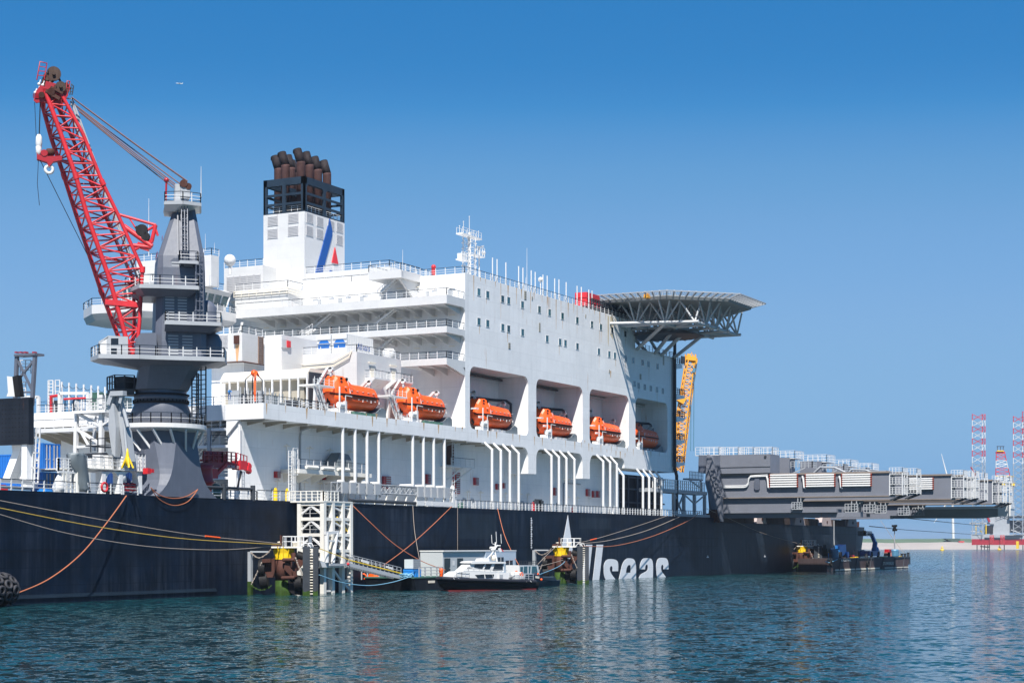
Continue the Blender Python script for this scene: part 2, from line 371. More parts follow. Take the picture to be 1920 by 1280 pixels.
# far shore: sand beach and grassy dyke, about 3 km off
def band(y0, y1, d0, d1, z0, z1, name, mat, x0=1100, x1=2300):
    mb = MB(); P = []
    for xx in (x0, x1):
        u = (xx-960)/FPX
        P.append([(CAM + (FW+RT*u)*d) for d in (d0, d1)])
    n = 60; rows = []
    for i in range(n+1):
        f = i/n; a = P[0][0].lerp(P[1][0], f); b = P[0][1].lerp(P[1][1], f); j = math.sin(i*1.7)*.12+math.sin(i*.6)*.2
        rows.append([(a.x,a.y,z0), (b.x,b.y,z1+j*abs(z1-z0)*.25), (b.x+FW.x*400,b.y+FW.y*400,z1*.9), (b.x+FW.x*400,b.y+FW.y*400,-3), (a.x,a.y,-3)])
    mb.loft(rows, True, False); return structure(mb, name, mat)
D1 = 3100
band(0, 0, D1, D1+130, -.2, 8+ (HOR-1016.5)/FPX*(D1+130), 'beach', paint('beach_sand', (.34,.30,.265), .9, .12, 0, 0, scale=.05))
band(0, 0, D1+131, D1+200, 8+(HOR-1016.8)/FPX*(D1+131), 8+(HOR-1009.5)/FPX*(D1+200), 'dyke', paint('dyke_grass', (.085,.13,.07), .9, .35, 0, 0, scale=.03))

# ================================================================ THE SHIP
ship = thing('construction_ship', 'huge navy hulled offshore construction ship with white accommodation block', 'ship', (60,0,0))
zD, zR, zL, zB, zO = 15.3, 62.4, 56.1, 31.4, 44.0
W = 2.0      # plane of the white side wall
mb = MB(); mb.prism([(-70,0,-6),(264,0,-6),(264,0,zD),(-70,0,zD)], (0,62,0)); hull = part(mb, 'hull', HULL, ship)
mb = MB(); mb.loft([[(264,0,-6),(264,0,14.1),(264,60,14.1),(264,60,-6)], [(398,0,-6),(400,0,14.1),(400,60,14.1),(398,60,-6)], [(409,2.5,-6),(414,1.2,14.1),(414,60,14.1),(409,60,-6)]]); part(mb, 'hull_bow_section', HULLR, ship)
mb = MB(); mb.box(-70,44,-.18,0,.75,1.0); mb.box(-70,44,-.06,0,1.0,1.25); part(mb, 'rubbing_strip', NAVY, hull)
# slightly raised doubler plates and long seams on the hull
mb = MB()
for x0, x1, y0, y1 in ((1085,1145,970,992),(860,930,962,1010)):
    a, b_ = PT(x0,y0), PT(x1,y1); mb.box(a.x,b_.x,-.012,0,b_.z,a.z)
part(mb, 'doubler_plate', HULLR, hull)
mb = MB(); mb.m = 0
for x0, x1, y0 in ((1240,1347,1007),(1240,1347,1023),(0,480,1031),(690,1060,1025),(1340,1620,996)):
    a, b_ = PT(x0,y0), PT(x1,y0); zz = (a.z if x0 else PT(240,y0).z); mb.box(a.x,b_.x,-.03,0,zz-.06,zz)
part(mb, 'plate_seam', BLACK, hull)
# hull lettering
def chaikin(p, k=2):
    for _ in range(k):
        q = []; n = len(p)
        for i in range(n):
            a, b = p[i], p[(i+1) % n]
            a_s, b_s = len(a) > 2, len(b) > 2
            if a_s: q.append(a)
            if not (a_s): q.append((a[0]*.75+b[0]*.25, a[1]*.75+b[1]*.25))
            if not (b_s): q.append((a[0]*.25+b[0]*.75, a[1]*.25+b[1]*.75))
        p = q
    return p
def letter(pts, holes=(), name='hull_letter', ox=1000, oy=960, k=7.111, t=0, mat=None, par=None, th=.05, lab=None):
    f = lambda P: [PT(ox+a[0]/k, oy+a[1]/k, t) for a in chaikin(P)]
    mb = MB(); mb.prism(f(pts), (0,-th,0), [f(h) for h in holes]); return part(mb, name, mat or LETTER, par or hull, lab)
S_ = 1
letter([(460,37,S_),(540,620,S_),(350,620,S_)])
letter([(703,430,S_),(785,430,S_),(728,950,S_),(640,950,S_)])
letter([(845,430,S_),(930,430,S_),(870,950,S_),(785,950,S_)])
letter([(938,760),(938,690),(975,625),(1050,618),(1125,640),(1132,720),(1128,783,S_),(1055,783,S_),(1056,735),(1038,708),(1018,730),(1018,780),(1050,840),(1120,920,S_),(990,925,S_),(950,880),(938,820)])
letter([(1130,930,S_),(1160,800),(1185,680),(1235,615),(1285,608),(1350,625),(1370,720),(1366,930,S_)], [[(1232,803,S_),(1240,745),(1262,700),(1295,700),(1297,760),(1296,803,S_)]])
letter([(1418,758,S_),(1422,680),(1455,615),(1510,606),(1580,615),(1597,700),(1590,920,S_),(1390,920,S_),(1420,830),(1475,800),(1522,775),(1528,720),(1512,685),(1490,715),(1488,758,S_)])
letter([(1640,790),(1634,690),(1660,610),(1718,602),(1785,612),(1802,690),(1800,757,S_),(1733,757,S_),(1735,715),(1718,690),(1700,720),(1702,775),(1735,820),(1800,905,S_),(1675,905,S_),(1645,860)])
# draught marks
mb = MB()
for i in range(14):
    p = PT(996.5, 971+i*4.2); mb.box(p.x-.3,p.x+(.3 if i%3 else .05),-.03,0,p.z-.13,p.z+.13); mb.box(p.x-.1,p.x+.12,-.03,0,p.z-.32,p.z-.2)
part(mb, 'draught_marks', LETTER, hull)
for xm, ym in ((1327,1043),(1434,1042)):
    p = PT(xm,ym); mb = MB(); mb.box(p.x-.7,p.x+.7,-.03,0,p.z-.25,p.z); mb.box(p.x-.15,p.x+.15,-.03,0,p.z,p.z+.35); part(mb, 'thruster_mark', LETTER, hull)

def X(x, t=W): return PT(x, 900, t).x
def Zt(x, y, t=W): return PT(x, y, t).z
def fillet(mb, s, z, ds, dz, r, t0, t1):
    """quarter-round infill at corner (s,z) opening toward (ds,dz)"""
    pts = [(s,t0,z)] + [(s+ds*r*(1-math.sin(a)), t0, z+dz*r*(1-math.cos(a))) for a in [math.pi/2*i/8 for i in range(9)]]
    mb.prism(pts, (0,t1-t0,0))
# side wall, bays, lifeboat deck
bays = [(X(881),X(990.5)),(X(1005.5),X(1092.5)),(X(1105.5),X(1179)),(X(1191.5),X(1251.5))]
s0, s1, s2 = X(872), X(1191), 240.2
acc = MB()
acc.box(s0,s1,W,60,zO,zR); acc.box(s1,s2,W,60,zO,zL)
acc.box(s0,s2,9.2,60,zB,zO)
div = [s0]+[v for b_ in bays for v in b_]+[s2]
for a, b_ in zip(div[::2], div[1::2]): acc.box(a,b_,W,9.2,zB,zO)
for a, b_ in bays:
    for s, d in ((a,1),(b_,-1)): fillet(acc,s,zO,d,-1,1.9,W,W+.6); fillet(acc,s,zB,d,1,1.5,W,W+.5)
block = part(acc, 'accommodation_block', WALL, ship)
dk = MB(); dk.box(59.6,s2,W,51.5,28.8,zB); dk.box(X(1171),s2,W,9,26.5,28.8)
for a, b_, yb in ((X(990.5),X(1005.5),888),(X(1092.5),X(1106),897)):
    dk.box(a,b_,W,7,Zt(998 if yb==888 else 1100,yb),28.8); fillet(dk,a,28.8,-1,-1,2.2,W,W+.5); fillet(dk,b_,28.8,1,-1,2.2,W,W+.5)
fillet(dk,X(1171),28.8,-1,-1,1.8,W,W+.5)
ldeck = part(dk, 'lifeboat_deck', WALL, ship)
lw = MB(); lw.box(61,216.5,7,9.5,zD,28.8); lw.box(66,216,9.5,51.5,zD,28.8); fillet(lw,61,28.8,1,-1,.1,7,8)
lw.box(60.2,61,6.9,9.6,zD,28.8)
lower = part(lw, 'lower_side_wall', WALL, ship)
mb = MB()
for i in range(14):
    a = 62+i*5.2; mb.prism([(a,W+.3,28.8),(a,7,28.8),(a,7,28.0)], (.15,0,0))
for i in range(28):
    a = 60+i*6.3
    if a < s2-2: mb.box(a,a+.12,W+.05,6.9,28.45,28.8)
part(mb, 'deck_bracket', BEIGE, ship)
# bay contents: pipes and inner frames
for i, (a, b_) in enumerate(bays):
    mb = MB(); mb.path([(a+1,8.9,38.6),(b_-3,8.3,39.0),(b_-1.6,6.5,38.9),(b_-1.2,5.6,38.2),(b_-1.2,5.6,33.2)] if i != 2 else [(a+3,8.9,38.2),(b_-.3,8.6,38.0)], .3 if i != 2 else .12, 8); part(mb, 'vent_duct', DGREY if i != 2 else WHITE, block)
    mb = MB(); mb.box(a+1.5,a+2.9,9.02,9.2,38.2,40.2) if i != 2 else [mb.box(a+1+k*2.6,a+1.25+k*2.6,8.8,9.2,zB,zO) for k in range(6)]; mb.box(a,b_,8.2,9.2,zO-.7,zO-.35)
    part(mb, 'bay_frame' , GLASSD if i < 2 else WHITE, block)
    mb = MB(); mb.ladder((a+4.2,8.7,33),(a+4.2,8.7,43),.6,.05); part(mb, 'bay_ladder', DGREY, block)

# windows in the side wall
ox, oy, k4 = 800, 400, 4.0
rows = [(391,590),(457,610),(569,642),(614,654),(718,685),(845,721),(921,743),(1018,770),(1129,802),(1239,833),(1306,852),(1391,876),(1489,904),
 (391,811),(457,826),(570,855),(614,866),(719,893),(903,940),(1000,964),(1040,973),(1130,997),(1291,1036),(1369,1056),(1411,1066),(1491,1087),(1548,1102),(1618,1119),(1662,1130),(1730,1147),
 (1557,1277),(1588,1292),(1635,1302),(1681,1312),(1726,1322),(1770,1331)]
for x, y in rows:
    p = PT(ox+x/k4, oy+y/k4, W); h = 1.25*(1+.0*x); wd = .78
    mb = MB(); mb.box(p.x-wd,p.x+wd,W-.07,W,p.z-h*.56-.08,p.z-h*.56+.0); mb.box(p.x-wd,p.x+wd,W-.07,W,p.z+h*.56,p.z+h*.56+.08); mb.box(p.x-wd,p.x-wd+.1,W-.07,W,p.z-h*.56,p.z+h*.56); mb.box(p.x+wd-.1,p.x+wd,W-.07,W,p.z-h*.56,p.z+h*.56)
    f = part(mb, 'window', WCLEAN, block)
    mb = MB(); mb.box(p.x-wd+.1,p.x+wd-.1,W-.03,W+.02,p.z-h*.56,p.z+h*.56); f.children or None
    g = part(mb, 'window_pane', random.choice((GLASS,GLASS,GLASSB,GLASSC)), block)
for x, y, w_, h_ in ((739,615,.9,1.9),(791,637,.35,.8),(847,855,.6,2.0),(620,993,.8,1.3),(1192,770,.35,.8),(1540,855,.9,1.6),(1369,1185,.4,.8),(1604,1225,.8,1.4),(1776,1103,.7,2.3)):
    p = PT(ox+x/k4, oy+y/k4, W); mb = MB(); mb.box(p.x-w_*.6,p.x+w_*.6,W-.05,W,p.z-h_*.5,p.z+h_*.5)
    for q in range(4): zz = p.z-h_*.5+(q+.5)*h_/4; mb.box(p.x-w_*.5,p.x+w_*.5,W-.1,W-.05,zz-.04,zz+.02)
    part(mb, 'wall_vent', BEIGE, block)
# rust runs under fittings: thin stained plates
mb = MB()
for x, y, l, w_ in ((1145,695,13,.22),(1096.5,825,6,.12),(739/4+800,700/1,0,0),(1155,845,10,.14),(1163,846,14,.2),(1172,849,9,.12),(1110,838,9,.12),(1138,842,6,.1),(706,775,11,.22),(687,775,5,.1),(653,768,5,.12),(867,800,4,.2),(557,760,5,.08)):
    if not l: continue
    p = PT(x,y,W); q = PT(x,y+l,W); mb.prism([(p.x-w_*1.6,W,p.z),(p.x+w_*1.6,W,p.z),(p.x+w_*.3,W,q.z),(p.x-w_*.5,W,q.z)], (0,-.01,0))
for i, (x, y) in enumerate(rows):
    if i % 3 == 1 or i in (4, 12, 24): q = PT(ox+x/k4, oy+y/k4, W); w_ = random.uniform(.06,.14); o_ = random.uniform(-.6,.6); l_ = random.uniform(1,3.4); mb.prism([(q.x+o_-w_,W,q.z-.8),(q.x+o_+w_,W,q.z-.8),(q.x+o_+w_*.4,W,q.z-.8-l_),(q.x+o_-w_*.3,W,q.z-.8-l_)], (0,-.01,0))
for i in range(26):
    x_ = s0+3+i*(s1-s0-4)/26+random.uniform(-1,1); l_ = random.uniform(.8,4) if i % 4 else random.uniform(4,8); w_ = random.uniform(.05,.15); mb.prism([(x_-w_*2,W,zR-.02),(x_+w_*2,W,zR-.02),(x_+w_*.4,W,zR-l_),(x_-w_*.4,W,zR-l_)], (0,-.01,0))
for i in range(34):
    x_ = 62+i*5.1+random.uniform(-1.6,1.6); l_ = random.uniform(.5,1.9); w_ = random.uniform(.05,.16)
    mb.prism([(x_-w_*2,W,zB-.02),(x_+w_*2,W,zB-.02),(x_+w_*.4,W,zB-l_),(x_-w_*.4,W,zB-l_)], (0,-.01,0))
add_marks(block, mb, paint('rust_stain', (.50,.33,.18), .8, .3, 0, .8, scale=4))
mb = MB()
for x0, x1, y0, l in ((1139,1142,590,60),(1143.5,1150,592,45),(1153,1155,595,22),(1167,1168.5,598,14),(1190,1191,625,60)):
    p, q = PT(x0,y0,W), PT(x1,y0+l,W); mb.prism([(p.x,W,p.z),(q.x,W,p.z-.3),(q.x-.2,W,q.z),(p.x+.2,W,q.z+1)], (0,-.01,0))
add_marks(block, mb, paint('pale_rust_stain', (.60,.52,.38), .7, .2, 0, .7, scale=3))

# roof edge rails and aerials
WD = [WCLEAN, NAVY]
mb = MB(); mb.rail([(s0+.2,40,zR),(s0+.2,W+.2,zR),(s1-.2,W+.2,zR)],1.35,2.2,.06,.04,2); part(mb, 'railing', WD, block)
mb = MB(); mb.rail([(s1+.2,W+.2,zL),(s2,W+.2,zL),(s2,10,zL)],1.35,2.2,.06,.04,2); part(mb, 'railing', [DGREY,DGREY], block)
for x, y0, y1 in ((923.5,483,524),(932,486,526),(948.5,492,531),(972.5,499,537),(980.5,502,540),(996,507,544),(1003.5,510,546),(1018,515,550),(1026,517,552),(1040,522,556),(1048,524,558),(1061.5,529,562),(1082,536,566),(1090,538,569),(1104,543,573),(1110,545,574)):
    p = PT(x,y1,W+.5); q = PT(x,y0,W+.5); mb = MB(); mb.tube((p.x,W+.5,zR),(p.x,W+.5,q.z),.13,6); mb.tube((p.x,W+.5,zR),(p.x,W+.5,zR+1.2),.2,6); part(mb, 'vent_pole', WCLEAN, block)
def whip(x, y0, y1, t, r=.07, z0=None, mat=WCLEAN):
    p, q = PT(x,y1,t), PT(x,y0,t); mb = MB(); mb.tube((p.x,t,z0 or p.z),(p.x,t,q.z),r,5,r*.4); return part(mb, 'whip_aerial', mat, ship)
whip(988,465,545,3,.08,zR); whip(755,468,508,12,.07,zR); whip(279,372,480,60,.1); whip(986,520,545,4,.1,zR)
p = PT(1013.5,524,3); mb = MB(); mb.tube((p.x,3,zR),(p.x,3,p.z-.5),.12); mb.ball((p.x,3,p.z),.55); part(mb, 'satellite_dome', WCLEAN, ship)
p = PV(431,488,(121,0,0),(1,0,0)); mb = MB(); mb.tube((121,p.y,p.z-3),(121,p.y,p.z-.8),.35); mb.ball(p,1.25); part(mb, 'satellite_dome', WCLEAN, ship)

# red inflatable/winch boxes on roof near helideck
p = PT(1105,560,4); mb = MB(); mb.box(p.x-3.6,p.x+3.6,3,6,zR+1,zR+4.0); mb.box(p.x-3.6,p.x+3.6,2.9,6.1,zR+2.6,zR+2.75); mb.bar((p.x+3.6,4,zR+2),(p.x+8,4,zR+1.6),.8); part(mb, 'red_equipment_box', RED, ship)
p = PT(813,500,10); mb = MB(); mb.tube((p.x,10,zR),(p.x,10,zR+1.6),.45,10); mb.ball((p.x,10,zR+1.9),.5); part(mb, 'red_light_box', RED, ship)

# balconies on the end wall (three levels)
def Ys(x, s): return PS(x, 600, s).y
sb = 121.2
yA = Ys(443, sb)
bal = []
for nm, zt, zb, yl in (('A', 57.1, 55.4, yA), ('B', 50.95, 49.7, Ys(648,sb)+22), ('C', 44.7, 43.4, Ys(750,sb))):
    mb = MB(); mb.box(sb,s0,W,yl,zb,zt)
    if nm == 'C': mb.prism([(sb,W,zb),(s0,W,zb),(s0,W,zb-1.6)], (0,.4,0))
    fillet(mb, s0, zb, -1, -1, 1.1, W, W+.5)
    o = part(mb, 'balcony', WHITE, ship); bal.append(o)
    mb = MB(); mb.rail([(sb+.1,yl,zt),(sb+.1,W+.1,zt),(s0-.1,W+.1,zt)],1.35,2.3,.06,.045,2); part(mb, 'balcony_railing', WD, o)
    mb = MB()
    for i in range(int((yl-W)/3)): y_ = W+1+i*3; mb.prism([(s0,y_,zb),(sb+.5,y_,zb),(s0,y_,zb-1.4)], (0,.12,0))
    part(mb, 'balcony_bracket', WCLEAN, o)
# recessed inner wall behind balconies A-B etc. is block face; darker doors and lamps on it
mb = MB()
for i in range(9):
    for zt in (50.95, 57.1, 44.7):
        y_ = 5+i*5.2
        if zt == 44.7 and y_ > 14: continue
        mb.box(s0-.08,s0,y_,y_+.95,zt+.2,zt+2.2)
part(mb, 'deck_door', LGREY, block)
mb = MB()
for i in range(12):
    for zt in (50.95, 57.1, 44.7):
        y_ = 4+i*4.1
        if zt == 44.7 and y_ > 16: continue
        mb.bar((s0-.6,y_,zt+3.1),(s0-.6,y_+1.3,zt+3.1),.16); mb.bar((s0,y_+.6,zt+3.1),(s0-.6,y_+.6,zt+3.1),.08)
part(mb, 'lamp_bar', CREAM, block)
# stairs between balconies (run along the wall, sloping up to the right)
def stair_px(x0,y0,x1,y1,s,name='stair'):
    a, b_ = PS(x0,y0,s), PS(x1,y1,s); mb = MB(); mb.stair(a,b_,1.1,(1,0,0)); return part(mb, name, WCLEAN, ship)
stair_px(585,617,622,586,124); stair_px(701,609,742,577,124); stair_px(708,656,742,628,124); stair_px(708,553,744,520,122.5); stair_px(562,632,586,616,122)
# roof platform with strut
pr = PS(752,505,121); prl = PS(691,510,121)
mb = MB(); mb.box(121,s0,pr.y,prl.y,pr.z-1.6,pr.z); o = part(mb, 'roof_platform', WHITE, ship)
mb = MB(); mb.rail([(s0-.2,prl.y,pr.z),(121.1,prl.y,pr.z),(121.1,pr.y+.1,pr.z),(s0,pr.y+.1,pr.z)],1.35,1.9,.06,.045,2); part(mb, 'railing', WD, o)
mb = MB(); mb.prism([(s0,pr.y+.6,pr.z-1.6),(121.6,pr.y+.6,pr.z-1.6),(s0,pr.y+.6,pr.z-6)], (0,.5,0)); part(mb, 'strut', WHITE, o)
fy_ = PS(571,396,131.0).y
# lower roof block & mid roof rails on the end wall
mb = MB(); c1 = PS(730,498,131); mb.box(131.2,150,c1.y,fy_-.05,zR,65.4); rb = part(mb, 'upper_roof_house', WHITE, ship)
mb = MB(); mb.rail([(131.3,fy_-.1,65.4),(131.2,c1.y+.1,65.4),(150,c1.y+.1,65.4)],1.35,2.2,.06,.045,2); part(mb, 'railing', WD, rb)
# forward house on balcony A level
a1, a2 = PS(545,530,124).y, PS(446,545,124).y
mb = MB(); mb.box(123,s0,a1,a2,57.1,61.5)
fh = part(mb, 'forward_house', WHITE, ship)
mb = MB()
for q in (0,.5,1.0): mb.path([(122.6,a2,61.2-q),(122.6,a1-.4,61.2-q),(s0-1,a1-.6,61.0-q)], .07, 5)
for i in range(8): y_ = a1+(a2-a1)*i/7; mb.bar((122.6,y_,60),(122.6,y_,61.4),.1)
part(mb, 'pipe_run', CREAM, fh)
mb = MB(); mb.rail([(123.1,a2,61.5),(123.1,a1+.1,61.5),(s0,a1+.1,61.5)],1.35,2.1,.06,.045,2); part(mb, 'railing', WD, fh)
mb = MB(); mb.rail([(s0+.2,Ys(566,s0),zR),(s0+.2,Ys(690,s0),zR)],1.35,2.1,.06,.045,2); part(mb, 'railing', WD, block)
# louvred house left of the funnel
l1, l2 = Ys(493,126), Ys(420,126); zt1 = PS(455,500,126).z
mb = MB(); mb.box(126,138,l1,l2,60,zt1); lh = part(mb, 'louvred_house', WHITE, ship)
def louvre(parent, c, dy, dz, face='s', mat=None, n=9, d=.12):
    """louvre panel centred at c on a -X face ('s') or a -Y face ('t')"""
    mb = MB(); c = Vector(c)
    for i in range(n):
        z = c.z-dz/2+dz*(i+.5)/n; h = dz/n*.32
        if face == 's': mb.hexa([(c.x,c.y-dy/2,z-h),(c.x,c.y+dy/2,z-h),(c.x-d,c.y+dy/2,z-h*1.4),(c.x-d,c.y-dy/2,z-h*1.4),(c.x,c.y-dy/2,z+h),(c.x,c.y+dy/2,z+h),(c.x-d,c.y+dy/2,z+h*.5),(c.x-d,c.y-dy/2,z+h*.5)])
        else: mb.box(c.x-dy/2,c.x+dy/2,c.y-d,c.y,z-h,z+h*.6)
    e = .1
    if face == 's': mb.box(c.x-d-.03,c.x,c.y-dy/2-e,c.y-dy/2,c.z-dz/2,c.z+dz/2); mb.box(c.x-d-.03,c.x,c.y+dy/2,c.y+dy/2+e,c.z-dz/2,c.z+dz/2)
    else: mb.box(c.x-dy/2-e,c.x-dy/2,c.y-d-.03,c.y,c.z-dz/2,c.z+dz/2); mb.box(c.x+dy/2,c.x+dy/2+e,c.y-d-.03,c.y,c.z-dz/2,c.z+dz/2)
    return part(mb, 'louvre_panel', mat or LOUV, parent)
for i in range(5):
    y_ = l2-1.6-i*(l2-l1-1)/5.1; louvre(lh, (126,y_,61.8+1.2), 1.5, 4.4, 's', None, 12)
mb = MB(); mb.rail([(126.1,l2,zt1),(126.1,l1,zt1)],1.35,2.1,.06,.045,2); part(mb, 'railing', WD, lh)
# house above the bridge (behind the crane tower)
h1, h2 = PS(396,475,112).y, PS(256,478,112).y; zt2 = PS(400,477,112).z
mb = MB(); mb.box(112,114.6,h1,h2,61.0,zt2); wh = part(mb, 'wheelhouse_top', WHITE, ship)
mb = MB(); mb.rail([(112.1,h2,zt2),(112.1,h1,zt2),(114.6,h1,zt2)],1.35,2.0,.06,.045,2); part(mb, 'railing', WD, wh)
whip(385,438,470,50,.06); whip(402,455,475,50,.06)

# funnel
fs = 131.0; fy = PS(571,396,fs).y; fyl = PS(494,400,fs).y; fsr = PV(646,400,(0,fy,0),(0,1,0)).x
zw = PS(571,396,fs).z; zf = PS(571,330,fs).z
mb = MB(); mb.box(fs,fsr,fy,fyl,60.5,zw); fun = part(mb, 'funnel', WHITE, ship)
mb = MB(); tk = .9
for zz0, zz1 in ((zf-1.5,zf),): mb.box(fs,fsr,fy,fy+tk,zz0,zz1); mb.box(fs,fsr,fyl-tk,fyl,zz0,zz1); mb.box(fs,fs+tk,fy,fyl,zz0+.001,zz1-.001); mb.box(fsr-tk,fsr,fy,fyl,zz0+.001,zz1-.001)
mb.box(fs,fsr,fy,fyl,zw,zw+.25)
posts_s = [fs, (fs+fsr)/2, fsr]; posts_y = [fy, (fy+fyl)/2, fyl]
for i, s in enumerate(posts_s):
    ss = s if i == 0 else (s-tk/2 if i == 1 else s-tk); 
    for y_ in (fy, fyl-.4): mb.box(ss,ss+tk,y_,y_+.4,zw+.25,zf-1.5)
for i, y_ in enumerate(posts_y):
    yy = y_ if i == 0 else (y_-tk/2 if i == 1 else y_-tk)
    for s in (fs, fsr-.4): mb.box(s,s+.4,yy,yy+tk,zw+.25,zf-1.5)
for k in (1,2):
    zz = zw+(zf-1.5-zw)*k/3
    for y_ in (fy, fyl-.3): mb.box(fs+.02,fsr-.02,y_+.01,y_+.3,zz-.25,zz+.25)
    for s in (fs, fsr-.3): mb.box(s+.01,s+.3,fy+.02,fyl-.02,zz-.25,zz+.25)
for s, ds in ((fs+tk,1),((fs+fsr)/2-tk/2,-1),((fs+fsr)/2+tk/2,1),(fsr-tk,-1)): fillet(mb, s, zf-1.5, ds, -1, .9, fy, fy+.3)
part(mb, 'funnel_cage', NAVY, fun)
mb = MB(); mb.rail([(fs+.6,fyl-.6,zw+.25),(fs+.6,fy+.6,zw+.25),(fsr-.6,fy+.6,zw+.25)],1.3,1.5,.05,.04,2); part(mb, 'railing', [WCLEAN,WCLEAN], fun)
# exhaust pipes, bent toward the left
def exhaust(x, ytop, sp, r=.95, lean=-1):
    p = PV(x, 340, (sp,0,0), (1,0,0)); top = PV(x, ytop, (sp,0,0), (1,0,0)).z
    mb = MB(); y_ = p.y; bend = top-3.0; n = 16
    def ring(c, tilt):
        c = Vector(c); a = Vector((0,math.cos(tilt),math.sin(tilt)*1)) ; return [c+V(1,0,0)*math.cos(2*math.pi*i/n)*r+a*math.sin(2*math.pi*i/n)*r for i in range(n)]
    mb.loft([ring((sp,y_,zw+.3),0),ring((sp,y_,bend),0),ring((sp,y_,bend+.3),-.15)], True, True); mb.m = 1
    mb.loft([ring((sp,y_,bend+.3),-.15),ring((sp,y_+.45,bend+1.6),-.3),ring((sp,y_+.9,bend+3.0),-.32)], True, True)
    mb.m = 2; mb.loft([ring((sp,y_+.95,bend+2.6),-.32),ring((sp,y_+.97,bend+3.12),-.32)], False, True)
    part(mb, 'exhaust_pipe', [PIPER, PIPED, SOOT], fun)
L_ = fsr-fs
for x, yt, f in ((522,294,.5),(535,287,.25),(546,293,.75),(553,303,.85),(564,281,.2),(580,287,.4),(596,296,.6),(613,303,.8)):
    exhaust(x, yt, fs+L_*f)
# louvres on the funnel
for X4, Y4 in ((448,657),(602,637),(446,752),(600,731)):
    p = PS(400+X4/4, 250+Y4/4, fs); louvre(fun, p, 2.4, 2.1, 's', None, 7)
for X4, Y4 in ((721,637),(798,663),(945,706),(720,733),(797,754),(944,800),(880,690)):
    p = PT(400+X4/4, 250+Y4/4, fy); louvre(fun, p, 2.3, 2.1, 't', None, 7)
g = lambda P, mt, nm: letter([(a,b,1) for a,b in P], (), nm, 400, 250, 4.0, fy, mt, fun, .2)
g([(870,640),(889,735),(887,770),(808,1072),(760,1058)], LOGOB, 'funnel_emblem')
g([(872,1027),(948,1048),(949,1105),(862,1090)], LOGOB, 'funnel_emblem'); g([(909,855),(933,980),(886,970)], LOGOR, 'funnel_emblem')

# bridge and wings (far side of the deck)
zb_ = 56.4; P = lambda x, y, z=zb_: (lambda q: (q.x, q.y))(PZ(x, y, z))
br0 = (121.2, yA)
yW = PV(181,600,(106,0,0),(1,0,0)).y
foot = [br0, (104, yA), (98, yA+6), (97, yA+18), (99, yW-4), (102, yW), (109, yW), (121.2, yW-10)]
mb = MB(); mb.loft([[(a,b,54.6) for a,b in foot],[(a,b,56.4) for a,b in foot]]); mb.loft([[(a*.9+11,b*.96+3,53.4) for a,b in foot],[(a,b,54.6) for a,b in foot]]); brg = part(mb, 'bridge_deck', WHITE, ship)
mb = MB(); mb.rail([(a,b,56.4) for a,b in foot[:7]],1.35,2.2,.06,.045,2); part(mb, 'railing', WD, brg)
cab = [(121, yA+2.5), (107, yA+2.5), (102.5, yA+7), (102, yW-13), (104, yW-9), (107,yW-7.5), (113, yW-8), (121, yW-14)]
cx = 111; cy = (yA+yW)/2
def grow(P, k): return [(cx+(a-cx)*k, cy+(b-cy)*k) for a, b in P]
mb = MB(); mb.loft([[(a,b,56.4) for a,b in cab],[(a,b,57.9) for a,b in cab]]); brb = part(mb, 'bridge_wall', WHITE, ship)
mb = MB(); mb.loft([[(a,b,57.9) for a,b in cab],[(a,b,60.0) for a,b in grow(cab,1.045)]]); part(mb, 'bridge_windows', GLASS, brb)
mb = MB(); mb.loft([[(a,b,60.0) for a,b in grow(cab,1.05)],[(a,b,60.9) for a,b in grow(cab,1.09)],[(a,b,61.3) for a,b in grow(cab,1.0)]]); part(mb, 'bridge_roof', WHITE, brb)
mb = MB(); g1 = grow(cab, 1.006); g2 = grow(cab, 1.051)
for i in range(6):
    a, b_, c, d = V(*g1[i],57.9), V(*g1[i+1],57.9), V(*g2[i],60.0), V(*g2[i+1],60.0); n = max(2, round((a-b_).length/2.2))
    for k in range(n+1): mb.bar(a.lerp(b_,k/n), c.lerp(d,k/n), .3)
part(mb, 'window_mullion', WCLEAN, brb)
mb = MB(); mb.rail([(a,b,61.3) for a,b in grow(cab,.97)[:6]],1.35,2.2,.06,.045,2); part(mb, 'railing', WD, brb)

# deckhouses standing on the lifeboat deck, in front of the end wall
def house(name, x, ytop, ybot, s, xl, xr, mats=WHITE, ztop=None, zbot=None, depth=None):
    """box with its near vertical corner at pixel x on plane s; xl/xr are the pixels of its left and right ends"""
    c = PS(x, ytop, s); zt = ztop or c.z; zb = PS(x, ybot, s).z if zbot is None else zbot
    yl = PS(xl, ytop, s).y; xr_ = PV(xr, ytop, c, (0,1,0)).x
    mb = MB(); mb.box(s, xr_, c.y, yl, zb, zt); return part(mb, name, mats, ship), c, yl, xr_, zt, zb
h_, c, yl, xr, zt, zb = house('deckhouse', 454, 623, 677, 96, 385, 493)
mb = MB(); mb.rail([(96.1,yl,zt),(96.1,c.y+.1,zt),(xr,c.y+.1,zt)],1.35,2.1,.06,.045,2); part(mb, 'railing', WD, h_)
for dx_ in (395,403,414,423): p = PS(dx_,640,96); louvre(h_, (96,p.y,p.z), .95, 2.5, 's', None, 10)
p = PT(488.5,656,c.y); louvre(h_, (p.x,c.y,p.z), 1.4, 5.2, 't', BROWNL, 14)
p = PS(445,637,96); mb = MB(); mb.box(95.5,96,p.y-.5,p.y+.5,p.z-.8,p.z+.8); part(mb, 'vent_hood', RUST, h_)
mb = MB(); mb.prism([(96,p.y-.5,p.z-.9),(96,p.y+.5,p.z-.9),(96,p.y+.25,p.z-4),(96,p.y-.1,p.z-4.5)], (-.015,0,0)); add_marks(h_, mb, paint('orange_stain', (.62,.36,.18), .8, .3, 0, .8, scale=4))
